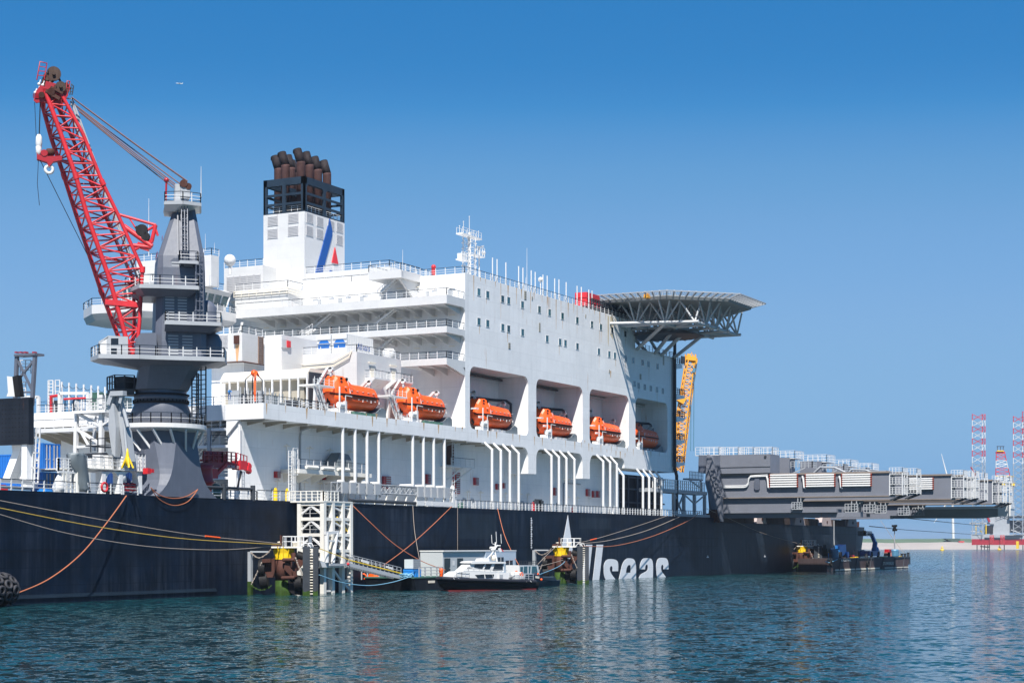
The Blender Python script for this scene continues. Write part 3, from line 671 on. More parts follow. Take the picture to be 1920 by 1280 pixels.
mb = MB(); mb.path([(95.8,yl,zb-.1),(95.8,c.y-.2,zb-.1),(xr,c.y-.2,zb-.1)], .12, 6); part(mb, 'pipe_run', RUST, h_)
mb = MB(); mb.box(98,xr+6,c.y+1,yl,zB,zb+.1); part(mb, 'deckhouse_base', WALL, ship)
h_, c, yl, xr, zt, zb = house('deckhouse', 528, 627, 700, 92, 496, 600, WHITE)
p = PT(539,645,c.y); mb = MB(); mb.box(p.x-.55,p.x+.55,c.y-.4,c.y,p.z-.6,p.z+.6); part(mb, 'red_cabinet', RED, h_)
p = PT(532,644,c.y); mb = MB(); mb.box(p.x-.8,p.x+.8,c.y-.2,c.y,p.z-.8,p.z+.8); part(mb, 'grey_cabinet', LOUV, h_)
mb = MB(); mb.box(93,xr,c.y+.2,yl,zB,zb); part(mb, 'deckhouse_base', WHITE, ship)
# big box house with side doors
hs = 99.0
h_, c, yl, xr, zt, zb = house('machinery_house', 669, 659, 760, hs, 551, 752, WHITE, zbot=zB)
mh = (c, yl, xr, zt)
mb = MB()
for k, q in enumerate((.7,1.35,1.6)): mb.path([(hs-.25-.1*k,yl-1,zt-q-1.2),(hs-.25-.1*k,c.y+5,zt-q-1.0),(hs-.25-.1*k,c.y+1.4,zt-q+.6),(hs-.1,c.y+1,zt+.3)], .09, 5)
part(mb, 'pipe_run', CREAM, h_)
mb = MB(); mb.bar((hs-.2,yl-3,zt-3.8),(hs-.2,yl-9,zt-3.6),.3); part(mb, 'lamp_bar', RUST, h_)
p = PS(541,683,hs); louvre(h_, (hs,yl+1.2 if False else p.y,p.z), 1.5, 2.0, 's')
mb = MB(); mb.rail([(hs+.1,yl,zt),(hs+.1,c.y+.1,zt),(xr,c.y+.1,zt)],1.35,2.1,.06,.045,2); part(mb, 'railing', WD, h_)
for (xa, ya, xb) in ((684,702,706),(724,707,748)):   # side balconies with white floors
    q = PT(xa,ya,c.y); q2 = PT(xb+8,ya,c.y); mb = MB(); mb.box(q.x,q2.x,c.y-2.2,c.y,q.z-.9,q.z-.55)
    mb.prism([(q.x,c.y-2.2,q.z-.9),(q.x,c.y,q.z-.9),(q.x,c.y,q.z-2.4)], (q2.x-q.x,0,0)); bb = part(mb, 'side_platform', WHITE, h_)
    mb = MB(); mb.rail([(q.x,c.y-2.1,q.z-.55),(q2.x,c.y-2.1,q.z-.55)],1.35,1.2,.05,.04,2); mb.rail([(q.x+.1,c.y,q.z-.55),(q.x+.1,c.y-2.1,q.z-.55)],1.35,1.1,.05,.04,2); part(mb, 'railing', WD, h_)
    mb = MB(); mb.box(q.x+2.0,q.x+3.6,c.y-.1,c.y,q.z-.5,q.z+1.7); mb.bar((q.x+1,c.y-.3,q.z+2.4),(q.x+3.4,c.y-.3,q.z+2.4),.22); part(mb, 'side_door', CREAM, h_)
mb = MB(); p = PT(716,664,c.y+3); mb.rev([(1.3,0),(1.3,1.6),(.9,2.1),(.1,2.2)],(p.x+1,c.y+2,zt),14); part(mb, 'white_tank', WCLEAN, h_)
# long white shelter on the lifeboat deck
ss = 84.0
a, b_ = PS(415,735,ss), PS(576,729,ss); zr = PS(576,693,ss).z; y0_, y1_ = b_.y, a.y
mb = MB(); mb.prism([(ss,y0_,zr-1.6),(ss,y0_,zr-.6),(ss+.8,y0_,zr+.3),(ss+9,y0_,zr+.4),(ss+9,y0_,zr-1.6)], (0,y1_-y0_,0)); sh = part(mb, 'shelter_roof', CREAM, ship)
mb = MB()
n = 10
for i in range(n+1): y_ = y0_+(y1_-y0_)*i/n; mb.bar((ss,y_,zB),(ss,y_,zr-.8),.28)
mb.bar((ss,y0_,zB+2.0),(ss,y1_,zB+2.0),.22); mb.bar((ss,y0_,zr-1.3),(ss,y1_,zr-1.3),.22); part(mb, 'shelter_frame', WCLEAN, ship)
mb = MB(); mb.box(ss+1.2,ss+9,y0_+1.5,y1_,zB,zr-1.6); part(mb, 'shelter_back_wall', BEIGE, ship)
mb = MB(); mb.prism([(ss+.5,y0_-.1,zr-.3),(ss+9,y0_-.1,zr-.2),(ss+9,y0_-.1,zB+1.6),(ss+.5,y0_-.1,zB+1.6)], (0,.1,0)); part(mb, 'shelter_end_panel', DGREY, ship)
# ================================================================ LIFEBOATS
def lifeboat(sr, first=None, L=15.6):
    if first is not None:
        o = copy_tree(first); o.location = (sr-L, 4.9, 32.4); return o
    root = thing('lifeboat', '', 'lifeboat', (sr-L, 4.9, 32.4), 'orange lifeboats hanging along the white side')
    bx, by, bz = root['_o']
    U = [0,.03,.10,.28,.6,.84,.95,1.0]; B = [.5,1.35,2.25,2.55,2.55,2.35,1.6,.5]; K = [1.9,1.1,.35,0,0,.1,.6,1.5]; G = 2.45
    rings = []
    for u, b, k in zip(U, B, K):
        x = bx+u*L; c = k+(G-k)*.35
        rings.append([(x,by-b,bz+G),(x,by-b*.93,bz+c+.25),(x,by-b*.62,bz+k+.28),(x,by-.2,bz+k-.05),(x,by+.2,bz+k-.05),(x,by+b*.62,bz+k+.28),(x,by+b*.93,bz+c+.25),(x,by+b,bz+G)])
    mb = MB(); mb.loft(rings, True, True); h = part(mb, 'hull', ORANGE, root)
    U = [0.012,.05,.09,.235,.36,.6,.86,.94,.985]; B = [.6,1.5,1.95,2.45,2.5,2.5,2.25,1.6,.7]; Z = [2.7,4.7,5.75,5.75,4.55,4.5,4.35,3.8,2.8]
    rings = []
    for u, b, z in zip(U, B, Z):
        x = bx+u*L; q = (z-G)
        rings.append([(x,by-b,bz+G),(x,by-b*.93,bz+G+q*.42),(x,by-b*.68,bz+G+q*.86),(x,by-b*.4,bz+z),(x,by+b*.4,bz+z),(x,by+b*.68,bz+G+q*.86),(x,by+b*.93,bz+G+q*.42),(x,by+b,bz+G)])
    mb = MB(); mb.loft(rings, True, False); part(mb, 'canopy', ORANGE, root)
    mb = MB(); prev = None
    U = [0,.03,.10,.28,.6,.84,.95,1.0]; B = [.5,1.35,2.25,2.55,2.55,2.35,1.6,.5]
    for sgn in (-1,1): mb_pts = [(bx+u*L, by+sgn*(b+.04), bz+G) for u, b in zip(U, B)]; [mb.bar(a, c, .18, .22) for a, c in zip(mb_pts[:-1], mb_pts[1:])]
    part(mb, 'rubbing_band', BLACK, root)
    mb = MB()
    for u, z in ((.115,5.2),(.225,5.25)):
        mb.box(bx+u*L-.28, bx+u*L+.28, by-1.93+.0, by-1.75, bz+z-.25, bz+z+.2)
    part(mb, 'window', BLACK, root)
    mb = MB()
    for i in range(7):
        u = .16+i*.12; b = 2.47; z = G+.72 if u > .27 else G+1.25; mb.box(bx+u*L-.2, bx+u*L+.2, by-b-.02, by-b+.25, bz+z, bz+z+.08)
    for i in range(6): u = .42+i*.09; mb.box(bx+u*L-.05, bx+u*L+.05, by-2.55, by-2.4, bz+G-.8-(i%2)*.25, bz+G-.6)
    part(mb, 'grab_handle', WCLEAN, root)
    mb = MB()
    for u0, sg in ((.58,1),(.70,1)):
        for k in range(6): x_ = bx+(u0+.012*(k%3))*L+.25*(k//3); mb.box(x_, x_+.15, by-2.46, by-2.2, bz+G+.35+.22*k, bz+G+.45+.22*k)
    mb = MB(); mb.bar((bx+.24*L,by-2.5,bz+G+.2),(bx+.24*L,by-1.75,bz+G+2.9),.1,.12); part(mb, 'white_stripe', WCLEAN, root)
    mb = MB(); mb.box(bx+.02,bx+.9,by-.08,by+.08,bz+.5,bz+1.6); mb.torus((bx+.25,by,bz+.75),(1,0,0),.42,.07); mb.tube((bx+.0,by,bz+.75),(bx+1.2,by,bz+.85),.1); part(mb, 'rudder', SOOT, root)
    mb = MB(); mb.box(bx+.07*L,bx+.07*L+.5,by-.2,by+.2,bz+5.6,bz+6.2); mb.box(bx+.9*L,bx+.9*L+.5,by-.2,by+.2,bz+4.1,bz+4.8); part(mb, 'hook_fitting', LGREY, root)
    return root
LB = None
labs = ['orange enclosed lifeboat nearest the grey crane, hung in front of the box house',
        'orange enclosed lifeboat on the open deck just left of the first roofed bay',
        'orange enclosed lifeboat in the widest roofed bay, next to the white corner',
        'orange enclosed lifeboat in the second roofed bay under the windows',
        'orange enclosed lifeboat in the third bay, backed by ribbed white wall',
        'orange enclosed lifeboat in the last bay, cut by the bay edge']
def davit(name, x, z1):
    mb = MB(); y = 7.6
    mb.bar((x,y+.8,zB),(x,y+.5,36),.5,.7,(1,0,0)); mb.bar((x,y+.5,36),(x,5.6,z1),.45,.6,(1,0,0)); mb.bar((x,5.6,z1),(x,4.6,z1+.1),.4,.5,(1,0,0)); mb.tube((x-.25,4.9,z1-.2),(x+.25,4.9,z1-.2),.45,12); mb.bar((x,4.9,z1-.3),(x,4.9,z1-1.1),.25); return part(mb, name, WCLEAN, ship)
for i, xr in enumerate((715,840,963.5,1076,1167,1237.5)):
    s = PT(xr,800,3.2).x; LB_i = lifeboat(s, LB); LB = LB or LB_i; LB_i['label'] = labs[i]
    L = 15.6; davit('davit', s-L+1.2, 39.4); davit('davit', s-1.4, 38.1)
    # winch gear, trays and covers under the boat
    mb = MB()
    for k in range(4 if i < 2 else 3): x_ = s-L*.66+k*1.9; mb.box(x_,x_+1.3,2.5,3.3,zB,zB+.55)
    part(mb, 'deck_chock', GREEN if i < 2 else LGREY, ship)
    mb = MB(); x_ = s-1.5; mb.prism([(x_-5,2.8,zB),(x_+2.6,2.8,zB),(x_+2.4,2.8,zB+1.5),(x_+1.2,2.8,zB+1.9),(x_-.8,2.8,zB+.9)], (0,2.4,0)); part(mb, 'covered_winch', TARP, ship)
    mb = MB(); x_ = s-L+.9; mb.box(x_-1.1,x_+1.4,2.6,4,zB,zB+.8); mb.tube((x_-.6,2.7,zB+1.4),(x_+.8,2.7,zB+1.4),.55,10); mb.box(x_+1.2,x_+1.9,2.5,3.2,zB,zB+2.2); mb.bar((x_-.7,2.4,zB),(x_-.7,2.4,zB+4.6),.2); mb.bar((x_+1.4,2.5,zB),(x_+1.4,2.5,zB+3.2),.13); mb.bar((x_+1.4,2.5,zB+3.2),(x_+3.2,2.3,zB+3.1),.13); part(mb, 'boat_winch', WCLEAN, ship)
    mb = MB(); mb.box(s-L-6.5 if i<2 else s-L-1.2, s-L-.2, 3.2, 6.5, zB+4.3, zB+4.6); bp_ = part(mb, 'boarding_platform', WCLEAN, ship)
    if i < 2:
        mb = MB(); mb.rail([(s-L-6.4,3.3,zB+4.6),(s-L-.3,3.3,zB+4.6)],1.3,1.6,.05,.04,2); part(mb, 'railing', WD, bp_)
        mb = MB(); mb.stair((s-L-3.6,2.6,zB),(s-L-9.5+3,2.6,zB+4.5),.9,(0,1,0)); part(mb, 'stair', WCLEAN, ship)
        mb = MB(); mb.rail([(s-L-12 if i==0 else s-L-6,2.15,zB),(s-L-2,2.15,zB)],1.35,1.9,.06,.045,2); part(mb, 'railing', WD, ldeck)
    else:
        mb = MB(); mb.box(s-L-.8,s-L+.0,2.6,3.0,zB+2.5,zB+2.9); part(mb, 'bracket', WCLEAN, ship)
# railing on the left end of the lifeboat deck
mb = MB(); mb.rail([(59.8,51,zB),(59.8,W+.1,zB),(X(600),W+.1,zB)],1.4,2.0,.06,.045,2); part(mb, 'railing', WD, ldeck)
# things standing behind that railing
for a, b_, h_, mt, nm in ((446,452,2.6,LGREY,'store_rack'),(456,470,2.2,DGREY,'store_rack'),(486,505,3.0,LGREY,'store_box'),(505,540,2.4,TARP,'store_box'),(548,580,2.2,DGREY,'winch')):
    p, q = PT(a,750,9), PT(b_,750,9); mb = MB(); mb.box(p.x,q.x-.3,9,11,zB,zB+h_*.55); mb.box(p.x+.4,(p.x+q.x)/2,9,11,zB+h_*.55,zB+h_); [mb.tube((p.x+.5+k*1.1,8.8,zB),(p.x+.5+k*1.1,8.8,zB+h_*1.2),.1) for k in range(4)]
    part(mb, nm, mt, ship)
p = PT(476,748,6); mb = MB(); q = V(p.x,6,zB)
for dx, dy in ((-1,-1),(1,-1),(1,1),(-1,1)): mb.bar(q+V(dx,dy,0),q+V(dx,dy,4.2),.14); mb.bar(q+V(dx,dy,4.2),q+V(dx*.15,dy*.15,5.4),.14)
mb.m = 1; mb.path([q+V(-1.1,-1,.5),q+V(-1.1,-1,3.6),q+V(-.4,-.6,4.9),q+V(.3,-.3,5.5),q+V(.9,-.3,4.9)], .2); mb.ball(q+V(0,0,5.3),.55,8,6)
solo(mb, 'transfer_basket', [DGREY, ORANGE], 'small blue grey personnel basket with orange top on the deck edge', 'transfer basket')

# ================================================================ white drain pipes along the side
def drain(xs, ytops, ybots, kind):
    for x, yb in zip(xs, ybots):
        mb = MB()
        if kind == 'L':
            p = PT(x, yb, W+.3); zb = p.z; mb.tube((p.x,W+.3,28.9),(p.x,W+.3,zb),.3,10); mb.tube((p.x,W+.3-.25,zb+.12),(p.x,7,zb+.12),.3,10); mb.tube((p.x,6.2,zb),(p.x,6.2,zD),.22,8)
        else:
            p = PT(x, yb, .55); mb.tube((p.x,.55,zD-.2),(p.x,.55,p.z),.3,10); mb.ball((p.x,.55,p.z),.3,10,6); mb.tube((p.x,.55,p.z),(p.x-.3,W+.3,kind+.1),.28,10)
        part(mb, 'drain_pipe', WCLEAN, ship)
drain((642.5,665.5,688,710),None,(903,904.5,906,907),'L')
drain((773.7,793.7,813,833),None,(911,912,913,914),'L')
drain((922.5,939,956,972.5),None,(843,845,847.5,850),28.9)
drain((1034,1048,1062,1077),None,(855,857.5,859.5,861.5),28.9)
drain((1131,1144,1156.5),None,(865,867,870),28.9); drain((1169,),None,(892,),26.6)
drain((1205.5,1217,1228,1240),None,(894,895.5,897,898.5),26.6)
# fittings on the lower wall (plane y = 7)
for x, y, w_, h_ in ((518,889.5,.75,1.0),(608,899,.7,.95),(723,904,1.35,2.1),(801,897.5,.8,1.7),(854,896,1.3,2.1),(854,915,1.3,2.0),(891,902,.9,1.4),(931,912,.6,1.1),(943,910,.5,1.0),(1039,921,.55,1.6),(1101,923,.9,1.5),(1112,926,.8,1.4),(1120,926,.8,1.4)):
    p = PT(x,y,7); mb = MB(); mb.box(p.x-w_,p.x+w_,6.6,7,p.z-h_*.55,p.z+h_*.55); c = part(mb, 'fire_damper', DRED, lower)
    mb = MB()
    for k in range(5): zz = p.z-h_*.45+k*h_*.2; mb.box(p.x-w_*.3,p.x+w_*.92,6.52,6.6,zz,zz+h_*.11)
    part(mb, 'damper_louvre', LGREY, c)
mb = MB()
for x, y in ((537,836),(580,840),(618,844),(655,847),(520,902),(571,904),(600,906),(877,922),(901,923),(925,923),(948,925),(975,926),(990,927),(1035,931),(1065,932),(1083,933),(1105,934)):
    p = PT(x,y,6.6); mb.bar((p.x-1.0,6.4,p.z),(p.x+1.0,6.4,p.z),.16); mb.bar((p.x+.6,6.4,p.z-.1),(p.x+.6,6.9,p.z+.4),.08); mb.bar((p.x+.6,6.95,p.z+.4),(p.x+.6,6.95,p.z-2.6),.05)
part(mb, 'wall_lamp', CREAM, lower)
mb = MB()
for x in (563,713,835): p = PT(x,860,6.8); mb.path([(p.x+.5,4.5,28.7),(p.x,6.6,28),(p.x,6.8,27),(p.x,6.8,17)], .17, 8)
p = PT(1057,905,6.8); mb.path([(p.x,6.8,zD),(p.x,6.8,p.z),(p.x+9,6.8,p.z)], .16); part(mb, 'cable_pipe', LGREY, lower)
mb = MB(); p = PT(446,860,6.8); mb.path([(p.x+.3,6.7,28),(p.x+.3,6.7,22.5),(p.x-1.4,6.3,21),(p.x-1.4,6.3,zD)], .22, 8); part(mb, 'drain_pipe', WCLEAN, lower)
for x in (512,612,636,870,885,978,1045): # doors and cabinets at deck level
    p = PT(x,925,7); mb = MB(); mb.box(p.x-.55,p.x+.55,6.8,7,zD+.2,zD+2.3); part(mb, 'deck_door', LGREY, lower)
for x, mt, w_, h_ in ((523,YELLOW,.14,2.0),(545,YELLOW,.14,2.0),(1005,RED,.25,1.7),(1012,DGREY,1.3,2.4),(1018,DGREY,1.2,2.4),(1080,DRED,.25,1.2),(870,GREEN,.7,1.0),(895,LGREY,.6,1.0)):
    p = PT(x,930,3); mb = MB(); mb.box(p.x-w_,p.x+w_,3.4,4,zD,zD+h_); mb.box(p.x-w_*.6,p.x+w_*.6,3.5,3.9,zD+h_,zD+h_+.3); part(mb, 'deck_box', mt, ship)
# wall platform with covered machine
a, b_ = PT(561,884,3.0), PT(697,894,3.0); zz = a.z
mb = MB(); mb.box(a.x,b_.x,3.0,7,zz-.2,zz+.5)
for k in range(6): x_ = a.x+1+k*(b_.x-a.x-2)/5; mb.prism([(x_,3.3,zz-.2),(x_,7,zz-.2),(x_,7,zz-1.8)], (.15,0,0))
for k in range(3): x_ = a.x+2+k*5; mb.tube((x_,2.9,zz+.9),(x_+3.6,2.9,zz+.9),.3,8)
wp = part(mb, 'wall_platform', RUSTW, ship)
mb = MB(); mb.rail([(a.x+.1,3.1,zz+.5),(b_.x-1,3.1,zz+.5)],1.7,2.2,.05,.04,1); part(mb, 'railing', WD, wp)
p = PT(636,868,5); mb = MB(); mb.loft([[(p.x-2.6,3.6,zz+.5),(p.x+2.6,3.6,zz+.5),(p.x+2.6,6.6,zz+.5),(p.x-2.6,6.6,zz+.5)],[(p.x-2.3,3.8,zz+2.6),(p.x+2.4,3.8,zz+2.6),(p.x+2.3,6.4,zz+2.6),(p.x-2.2,6.4,zz+2.6)],[(p.x-.8,4.2,zz+4.0),(p.x+1.8,4.2,zz+3.8),(p.x+1.8,6.2,zz+3.8),(p.x-.8,6.2,zz+4.0)]]); part(mb, 'covered_machine', TARP, wp)
a = PT(544,886,3.4); mb = MB(); mb.ladder((a.x,3.4,zD),(a.x,3.4,24),.9,.06,(1,0,0),True,.5); mb.ladder((a.x+1.6,3.4,20),(a.x+1.6,3.4,24.5),1.4,.06,(1,0,0),False,.9); part(mb, 'ladder', WCLEAN, lower)
a, b_ = PT(842,872,5), PT(886,874,5); zz = a.z; mb = MB(); mb.box(a.x,b_.x,4.4,7,zz-.3,zz); mb.bar((a.x+5,4.6,zz-.3),(a.x+1,6.9,zz-3.4),.25); mb.bar((b_.x-1,4.6,zz-.3),(b_.x-5,6.9,zz-3.4),.25); o = part(mb, 'wall_platform', WCLEAN, ship)
mb = MB(); mb.rail([(a.x,4.5,zz),(b_.x,4.5,zz)],1.6,1.8,.05,.04,2); mb.ladder((a.x+1,4.6,zD+4),(a.x+1,4.6,28.5),.9,.05,(1,0,0),False,.6); part(mb, 'railing', WD, o)
mb = MB(); mb.box(a.x+2.5,a.x+5.2,6.8,7.02,zz+.3,28.4); part(mb, 'rusty_door', RUST, lower)
# hull-edge railings
def edge(x0, x1, h=1.5, z=zD, mats=WD, sp=2.2): a, b_ = PT(x0,930), PT(x1,930); mb = MB(); mb.rail([(a.x,.35,z),(b_.x,.35,z)],h,sp,.085,.055,2); return part(mb, 'railing', mats, ship)
edge(-40,145); edge(168,232); edge(235,262,1.4); edge(384,485,1.4); edge(485,556,1.6); edge(858,1318,1.55,zD,[WCLEAN,NAVY],1.6)
mb = MB(); a, b_ = PT(372,925), PT(478,925); mb.tube((a.x,.2,zD+1.7),(b_.x,.2,zD+1.7),.22,8); [mb.tube((PT(x,925).x,.2,zD-.2),(PT(x,925).x,.2,zD+2.3),.4,8) for x in (421,476)]; a, b_ = PT(655,940), PT(812,940); mb.tube((a.x,-.1,zD+.55),(b_.x,-.1,zD+.55),.3,8); part(mb, 'fender_pipe', DGREY, ship)
mb = MB()
for x0, x1 in ((778,793),(794,806),(806,848)): a, b_ = PT(x0,943), PT(x1,943); mb.box(a.x,b_.x-.15,-.5,.3,zD+.1,zD+1.0)
part(mb, 'white_fender_box', WCLEAN, ship)

# stowed truss gangway with grey boxes on the hull edge
a, b_ = PT(628,922,.8), PT(852,930,.8); z0_ = zD+2.1
r_ = thing('stowed_gangway', 'long grey truss gangway with flat grey boxes lying along the navy hull edge', 'gangway', ((a.x+b_.x)/2, .8, zD))
mb = MB(); mb.lattice((a.x,.3,z0_),(b_.x,.3,z0_),(a.x,.3,z0_+1.5),(b_.x,.3,z0_+1.5),24,.11,.07); mb.lattice((a.x,1.6,z0_),(b_.x,1.6,z0_),(a.x,1.6,z0_+1.5),(b_.x,1.6,z0_+1.5),24,.11,.07)
part(mb, 'truss', LGREY, r_)
mb = MB()
for i in range(12): x_ = a.x+2+i*(b_.x-a.x-4)/11; mb.bar((x_+.8,.4,z0_),(x_,.4,zD),.22)
part(mb, 'support_leg', RUSTW, r_)
for x in (645.5,661,677,692,707,787,800,812,824,837):
    p = PT(x,920,.1); w_ = .95; mb = MB(); mb.box(p.x-w_,p.x+w_,-.15,.2,z0_-.35,z0_+1.55); part(mb, 'flat_box', LGREY, r_)
p = PT(848,925,.5); mb = MB(); mb.box(p.x-.4,p.x+.4,.1,.9,zD,zD+3.2); mb.rev([(.5,0),(.5,.5),(.2,1.1)],(p.x,.5,zD+3.2),10); solo(mb, 'deck_post', WCLEAN, 'stout white post at the right end of the truss gangway', 'post')

# deck edge left of the wall: stacked service platforms behind the red crane
for y, y2 in ((803,808),(835,840),(894,900)):
    z_ = PS(400,y,61).z; mb = MB(); mb.box(60.3,66,9.6,20,z_-.45,z_); o = part(mb, 'service_platform', WALL, ship)
    mb = MB(); mb.rail([(60.4,20,z_),(60.4,9.7,z_)],1.7,1.7,.06,.05,2); part(mb, 'railing', WD, o)
mb = MB(); mb.stair((62,18.5,22.5),(62,12.5,28),1.2,(1,0,0)); mb.stair((62,18,17),(62,12.5,22),1.2,(1,0,0)); mb.bar((60.4,13.6,zD),(60.4,13.6,27.6),.6); part(mb, 'stair', LGREY, ship)
mb = MB(); a = PS(428,770,60.2); mb.path([(60.2,a.y+1.5,27.9),(60.2,a.y+1.5,29.4),(60.2,a.y,29.8)], .16); mb.rev([(.3,0),(.5,.3)],(60.2,a.y-.3,29.7),10,True,(0,-1,-.4)); part(mb, 'floodlight', WCLEAN, ship)
mb = MB(); mb.prism([(59.7,7,28.8),(59.7,9.6,28.8),(59.7,9.6,26.2)], (1.2,0,0)); part(mb, 'bracket', WALL, ship)

# walkway and louvres on the deckhouse end wall, left of the crane
mb = MB(); mb.box(57.5,66,22,51.5,27.7,28.4); wk = part(mb, 'end_walkway', WHITE, ship)
mb = MB(); mb.rail([(57.6,51.4,28.4),(57.6,22,28.4)],1.5,2.1,.06,.045,2); part(mb, 'railing', WD, wk)
mb = MB()
for k in range(10): y_ = 24+k*3; mb.prism([(66,y_,27.7),(58,y_,27.7),(66,y_,25.9)], (0,.15,0))
part(mb, 'walkway_bracket', BEIGE, wk)
mb = MB(); mb.box(61,66,22,51.4,28.4,28.8); mb.box(61,65.9,22,51.4,28.401,31); part(mb, 'end_wall', WHITE, ship)
for X8 in (380,510,735,850,1190): p = PS(50+X8/8, 690+822/8, 61); louvre(wk, (61,p.y,29.9), 3.2, 2.4, 's', LOUV, 7)
p = PS(66,792,61); louvre(wk, (61,p.y,29.9), 3.2, 2.4, 's', LOUV, 7)
# guard posts and chains above
for i, x in enumerate((92,116,129.5,143,157,171,184,197)):
    p = PS(x,735,64); q = PS(x,714+i*1.6,64); mb = MB(); mb.bar((64,p.y,zB),(64,p.y,q.z),.22); part(mb, 'guard_post', WCLEAN, ship)
mb = MB()
xs = (102,116,129.5,143,157,171,184,197)
for i in range(7):
    a, b_ = PS(xs[i],714+(i+1)*1.6,64), PS(xs[i+1],714+(i+2)*1.6,64)
    for dz in (.3,1.9):
        pts = [a.lerp(b_,k/6)-V(0,0,dz+math.sin(math.pi*k/6)*.55) for k in range(7)]; mb.path(pts, .05, 4)
part(mb, 'guard_chain', DGREY, ship)
p = PS(95,740,63); mb = MB(); mb.ladder((63,p.y,zB),(63,p.y,PS(95,713,63).z),1.1,.09,(0,1,0),False,.6); mb.ladder((63,p.y-1.6,zB+3),(63,p.y-1.6,PS(95,713,63).z),1.0,.08,(0,1,0),False,.8); part(mb, 'ladder', WCLEAN, ship)
mb = MB()
for x0, x1, y in ((48,72,744),(112,165,737)):
    a, b_ = PS(x0,y,62), PS(x1,y,62); mb.bar(a, b_, .5); mb.bar((62,a.y,zB),a,.5); mb.bar((62,b_.y,zB),b_,.5)
part(mb, 'white_portal', WCLEAN, ship)
mb = MB(); p = PS(96,770,62); mb.path([(62,p.y,zB),(62,p.y,PS(96,743,62).z),(62,PS(110,743,62).y,PS(96,742,62).z)], .28); a, b_ = PS(120,748,62), PS(165,746,62); mb.tube(a, b_, .2); mb.tube(PS(78,778,60),PS(88,776,60),.35); part(mb, 'fire_pipe', RED, ship)
grp_c = 'containers stowed on the ship'
def container(x0, x1, s, d, h, mat, label, y_top=None, z0=zB, yd=None, doors=False, name='container', cat='container'):
    a, b_ = PS(x0,750,s), PS(x1,750,s); ya, yb = b_.y, a.y; root = thing(name, label, cat, (s+d/2,(ya+yb)/2,z0), grp_c)
    mb = MB(); mb.box(s+.08,s+d-.08,ya+.08,yb-.08,z0+.1,z0+h-.08); n = int((yb-ya)/.55)
    for i in range(n): y_ = ya+.3+i*(yb-ya-.5)/n; mb.box(s+.0,s+.08,y_,y_+.25,z0+.25,z0+h-.25)
    for i in range(int(d/.55)): x_ = s+.3+i*.55; mb.box(x_,x_+.25,ya,ya+.08,z0+.25,z0+h-.25)
    part(mb, 'corrugated_body', mat, root)
    mb = MB()
    for x_ in (s-.02,s+d-.2):
        for y_ in (ya-.02,yb-.2): mb.box(x_,x_+.22,y_,y_+.22,z0,z0+h)
    for zz in (z0,z0+h-.22):
        for y_ in (ya-.01,yb-.21): mb.box(s+.2,s+d-.2,y_,y_+.2,zz,zz+.2)
        for x_ in (s-.01,s+d-.21): mb.box(x_,x_+.2,ya+.2,yb-.2,zz,zz+.2)
    part(mb, 'frame', mat, root)
    if doors:
        mb = MB()
        for k in (.2,.38,.62,.8): x_ = s+d*k; mb.bar((x_,ya-.1,z0+.25),(x_,ya-.1,z0+h-.25),.12); mb.box(x_-.25,x_+.1,ya-.14,ya-.06,z0+h*.4,z0+h*.44)
        part(mb, 'lock_rod', LGREY, root)
        mb = MB(); mb.box(s-.06,s-.02,ya+1.3,ya+1.8,z0+h*.72,z0+h*.9); mb.box(s-.06,s-.02,ya+.9,ya+1.5,z0+h*.35,z0+h*.42); part(mb, 'container_marking', LETTER, root)
    return root
container(63,88,66,6,2.9,paint('container_slate_blue', (.13,.26,.42), .5, .1, .2, .3),'slate blue container on the upper deck at far left above the white walkway')
container(93,110,67,6,2.9,DGREY,'dark grey container on the upper deck beside the red fire pipe')
container(112,136,66,6,2.9,paint('container_steel_blue', (.10,.22,.36), .5, .1, .2, .3),'steel blue container behind the left white portal frame')
container(137,166,66.5,6,2.8,paint('container_mid_blue', (.06,.17,.33), .5, .1, .2, .3),'mid blue container behind the right white portal frame')
container(168,184,66,6,3.9,GREEN,'tall dark green container with lid, left of the grey knuckle crane')
container(186,206,68,6,3.4,paint('container_slate', (.06,.10,.12), .5, .1, .2, .3),'slate green container just left of the crane tower')
CB_ = container(60,80,PT(80,850,10).x,3.7,4.0,BLUE,'bright blue container with lock rods, upper one of the stack beside white trestle',z0=18.75,doors=True)
container(58,80,PT(80,850,10).x,3.8,3.3,BLUE,'bright blue container at the bottom of the stack behind the railing',z0=zD,doors=True)
container(-30,40,30,3.5,5.2,BLUE,'long bright blue container seen between the trestle legs',z0=17)
container(182,236,30,4,4.4,paint('container_deep_blue', (.01,.05,.20), .5, .1, .2, .3),'deep blue container in the shade under the white crane platform',z0=zD)
container(112,131,36,3.7,3.8,LGREY,'light grey container right of the bright blue stack',z0=18)
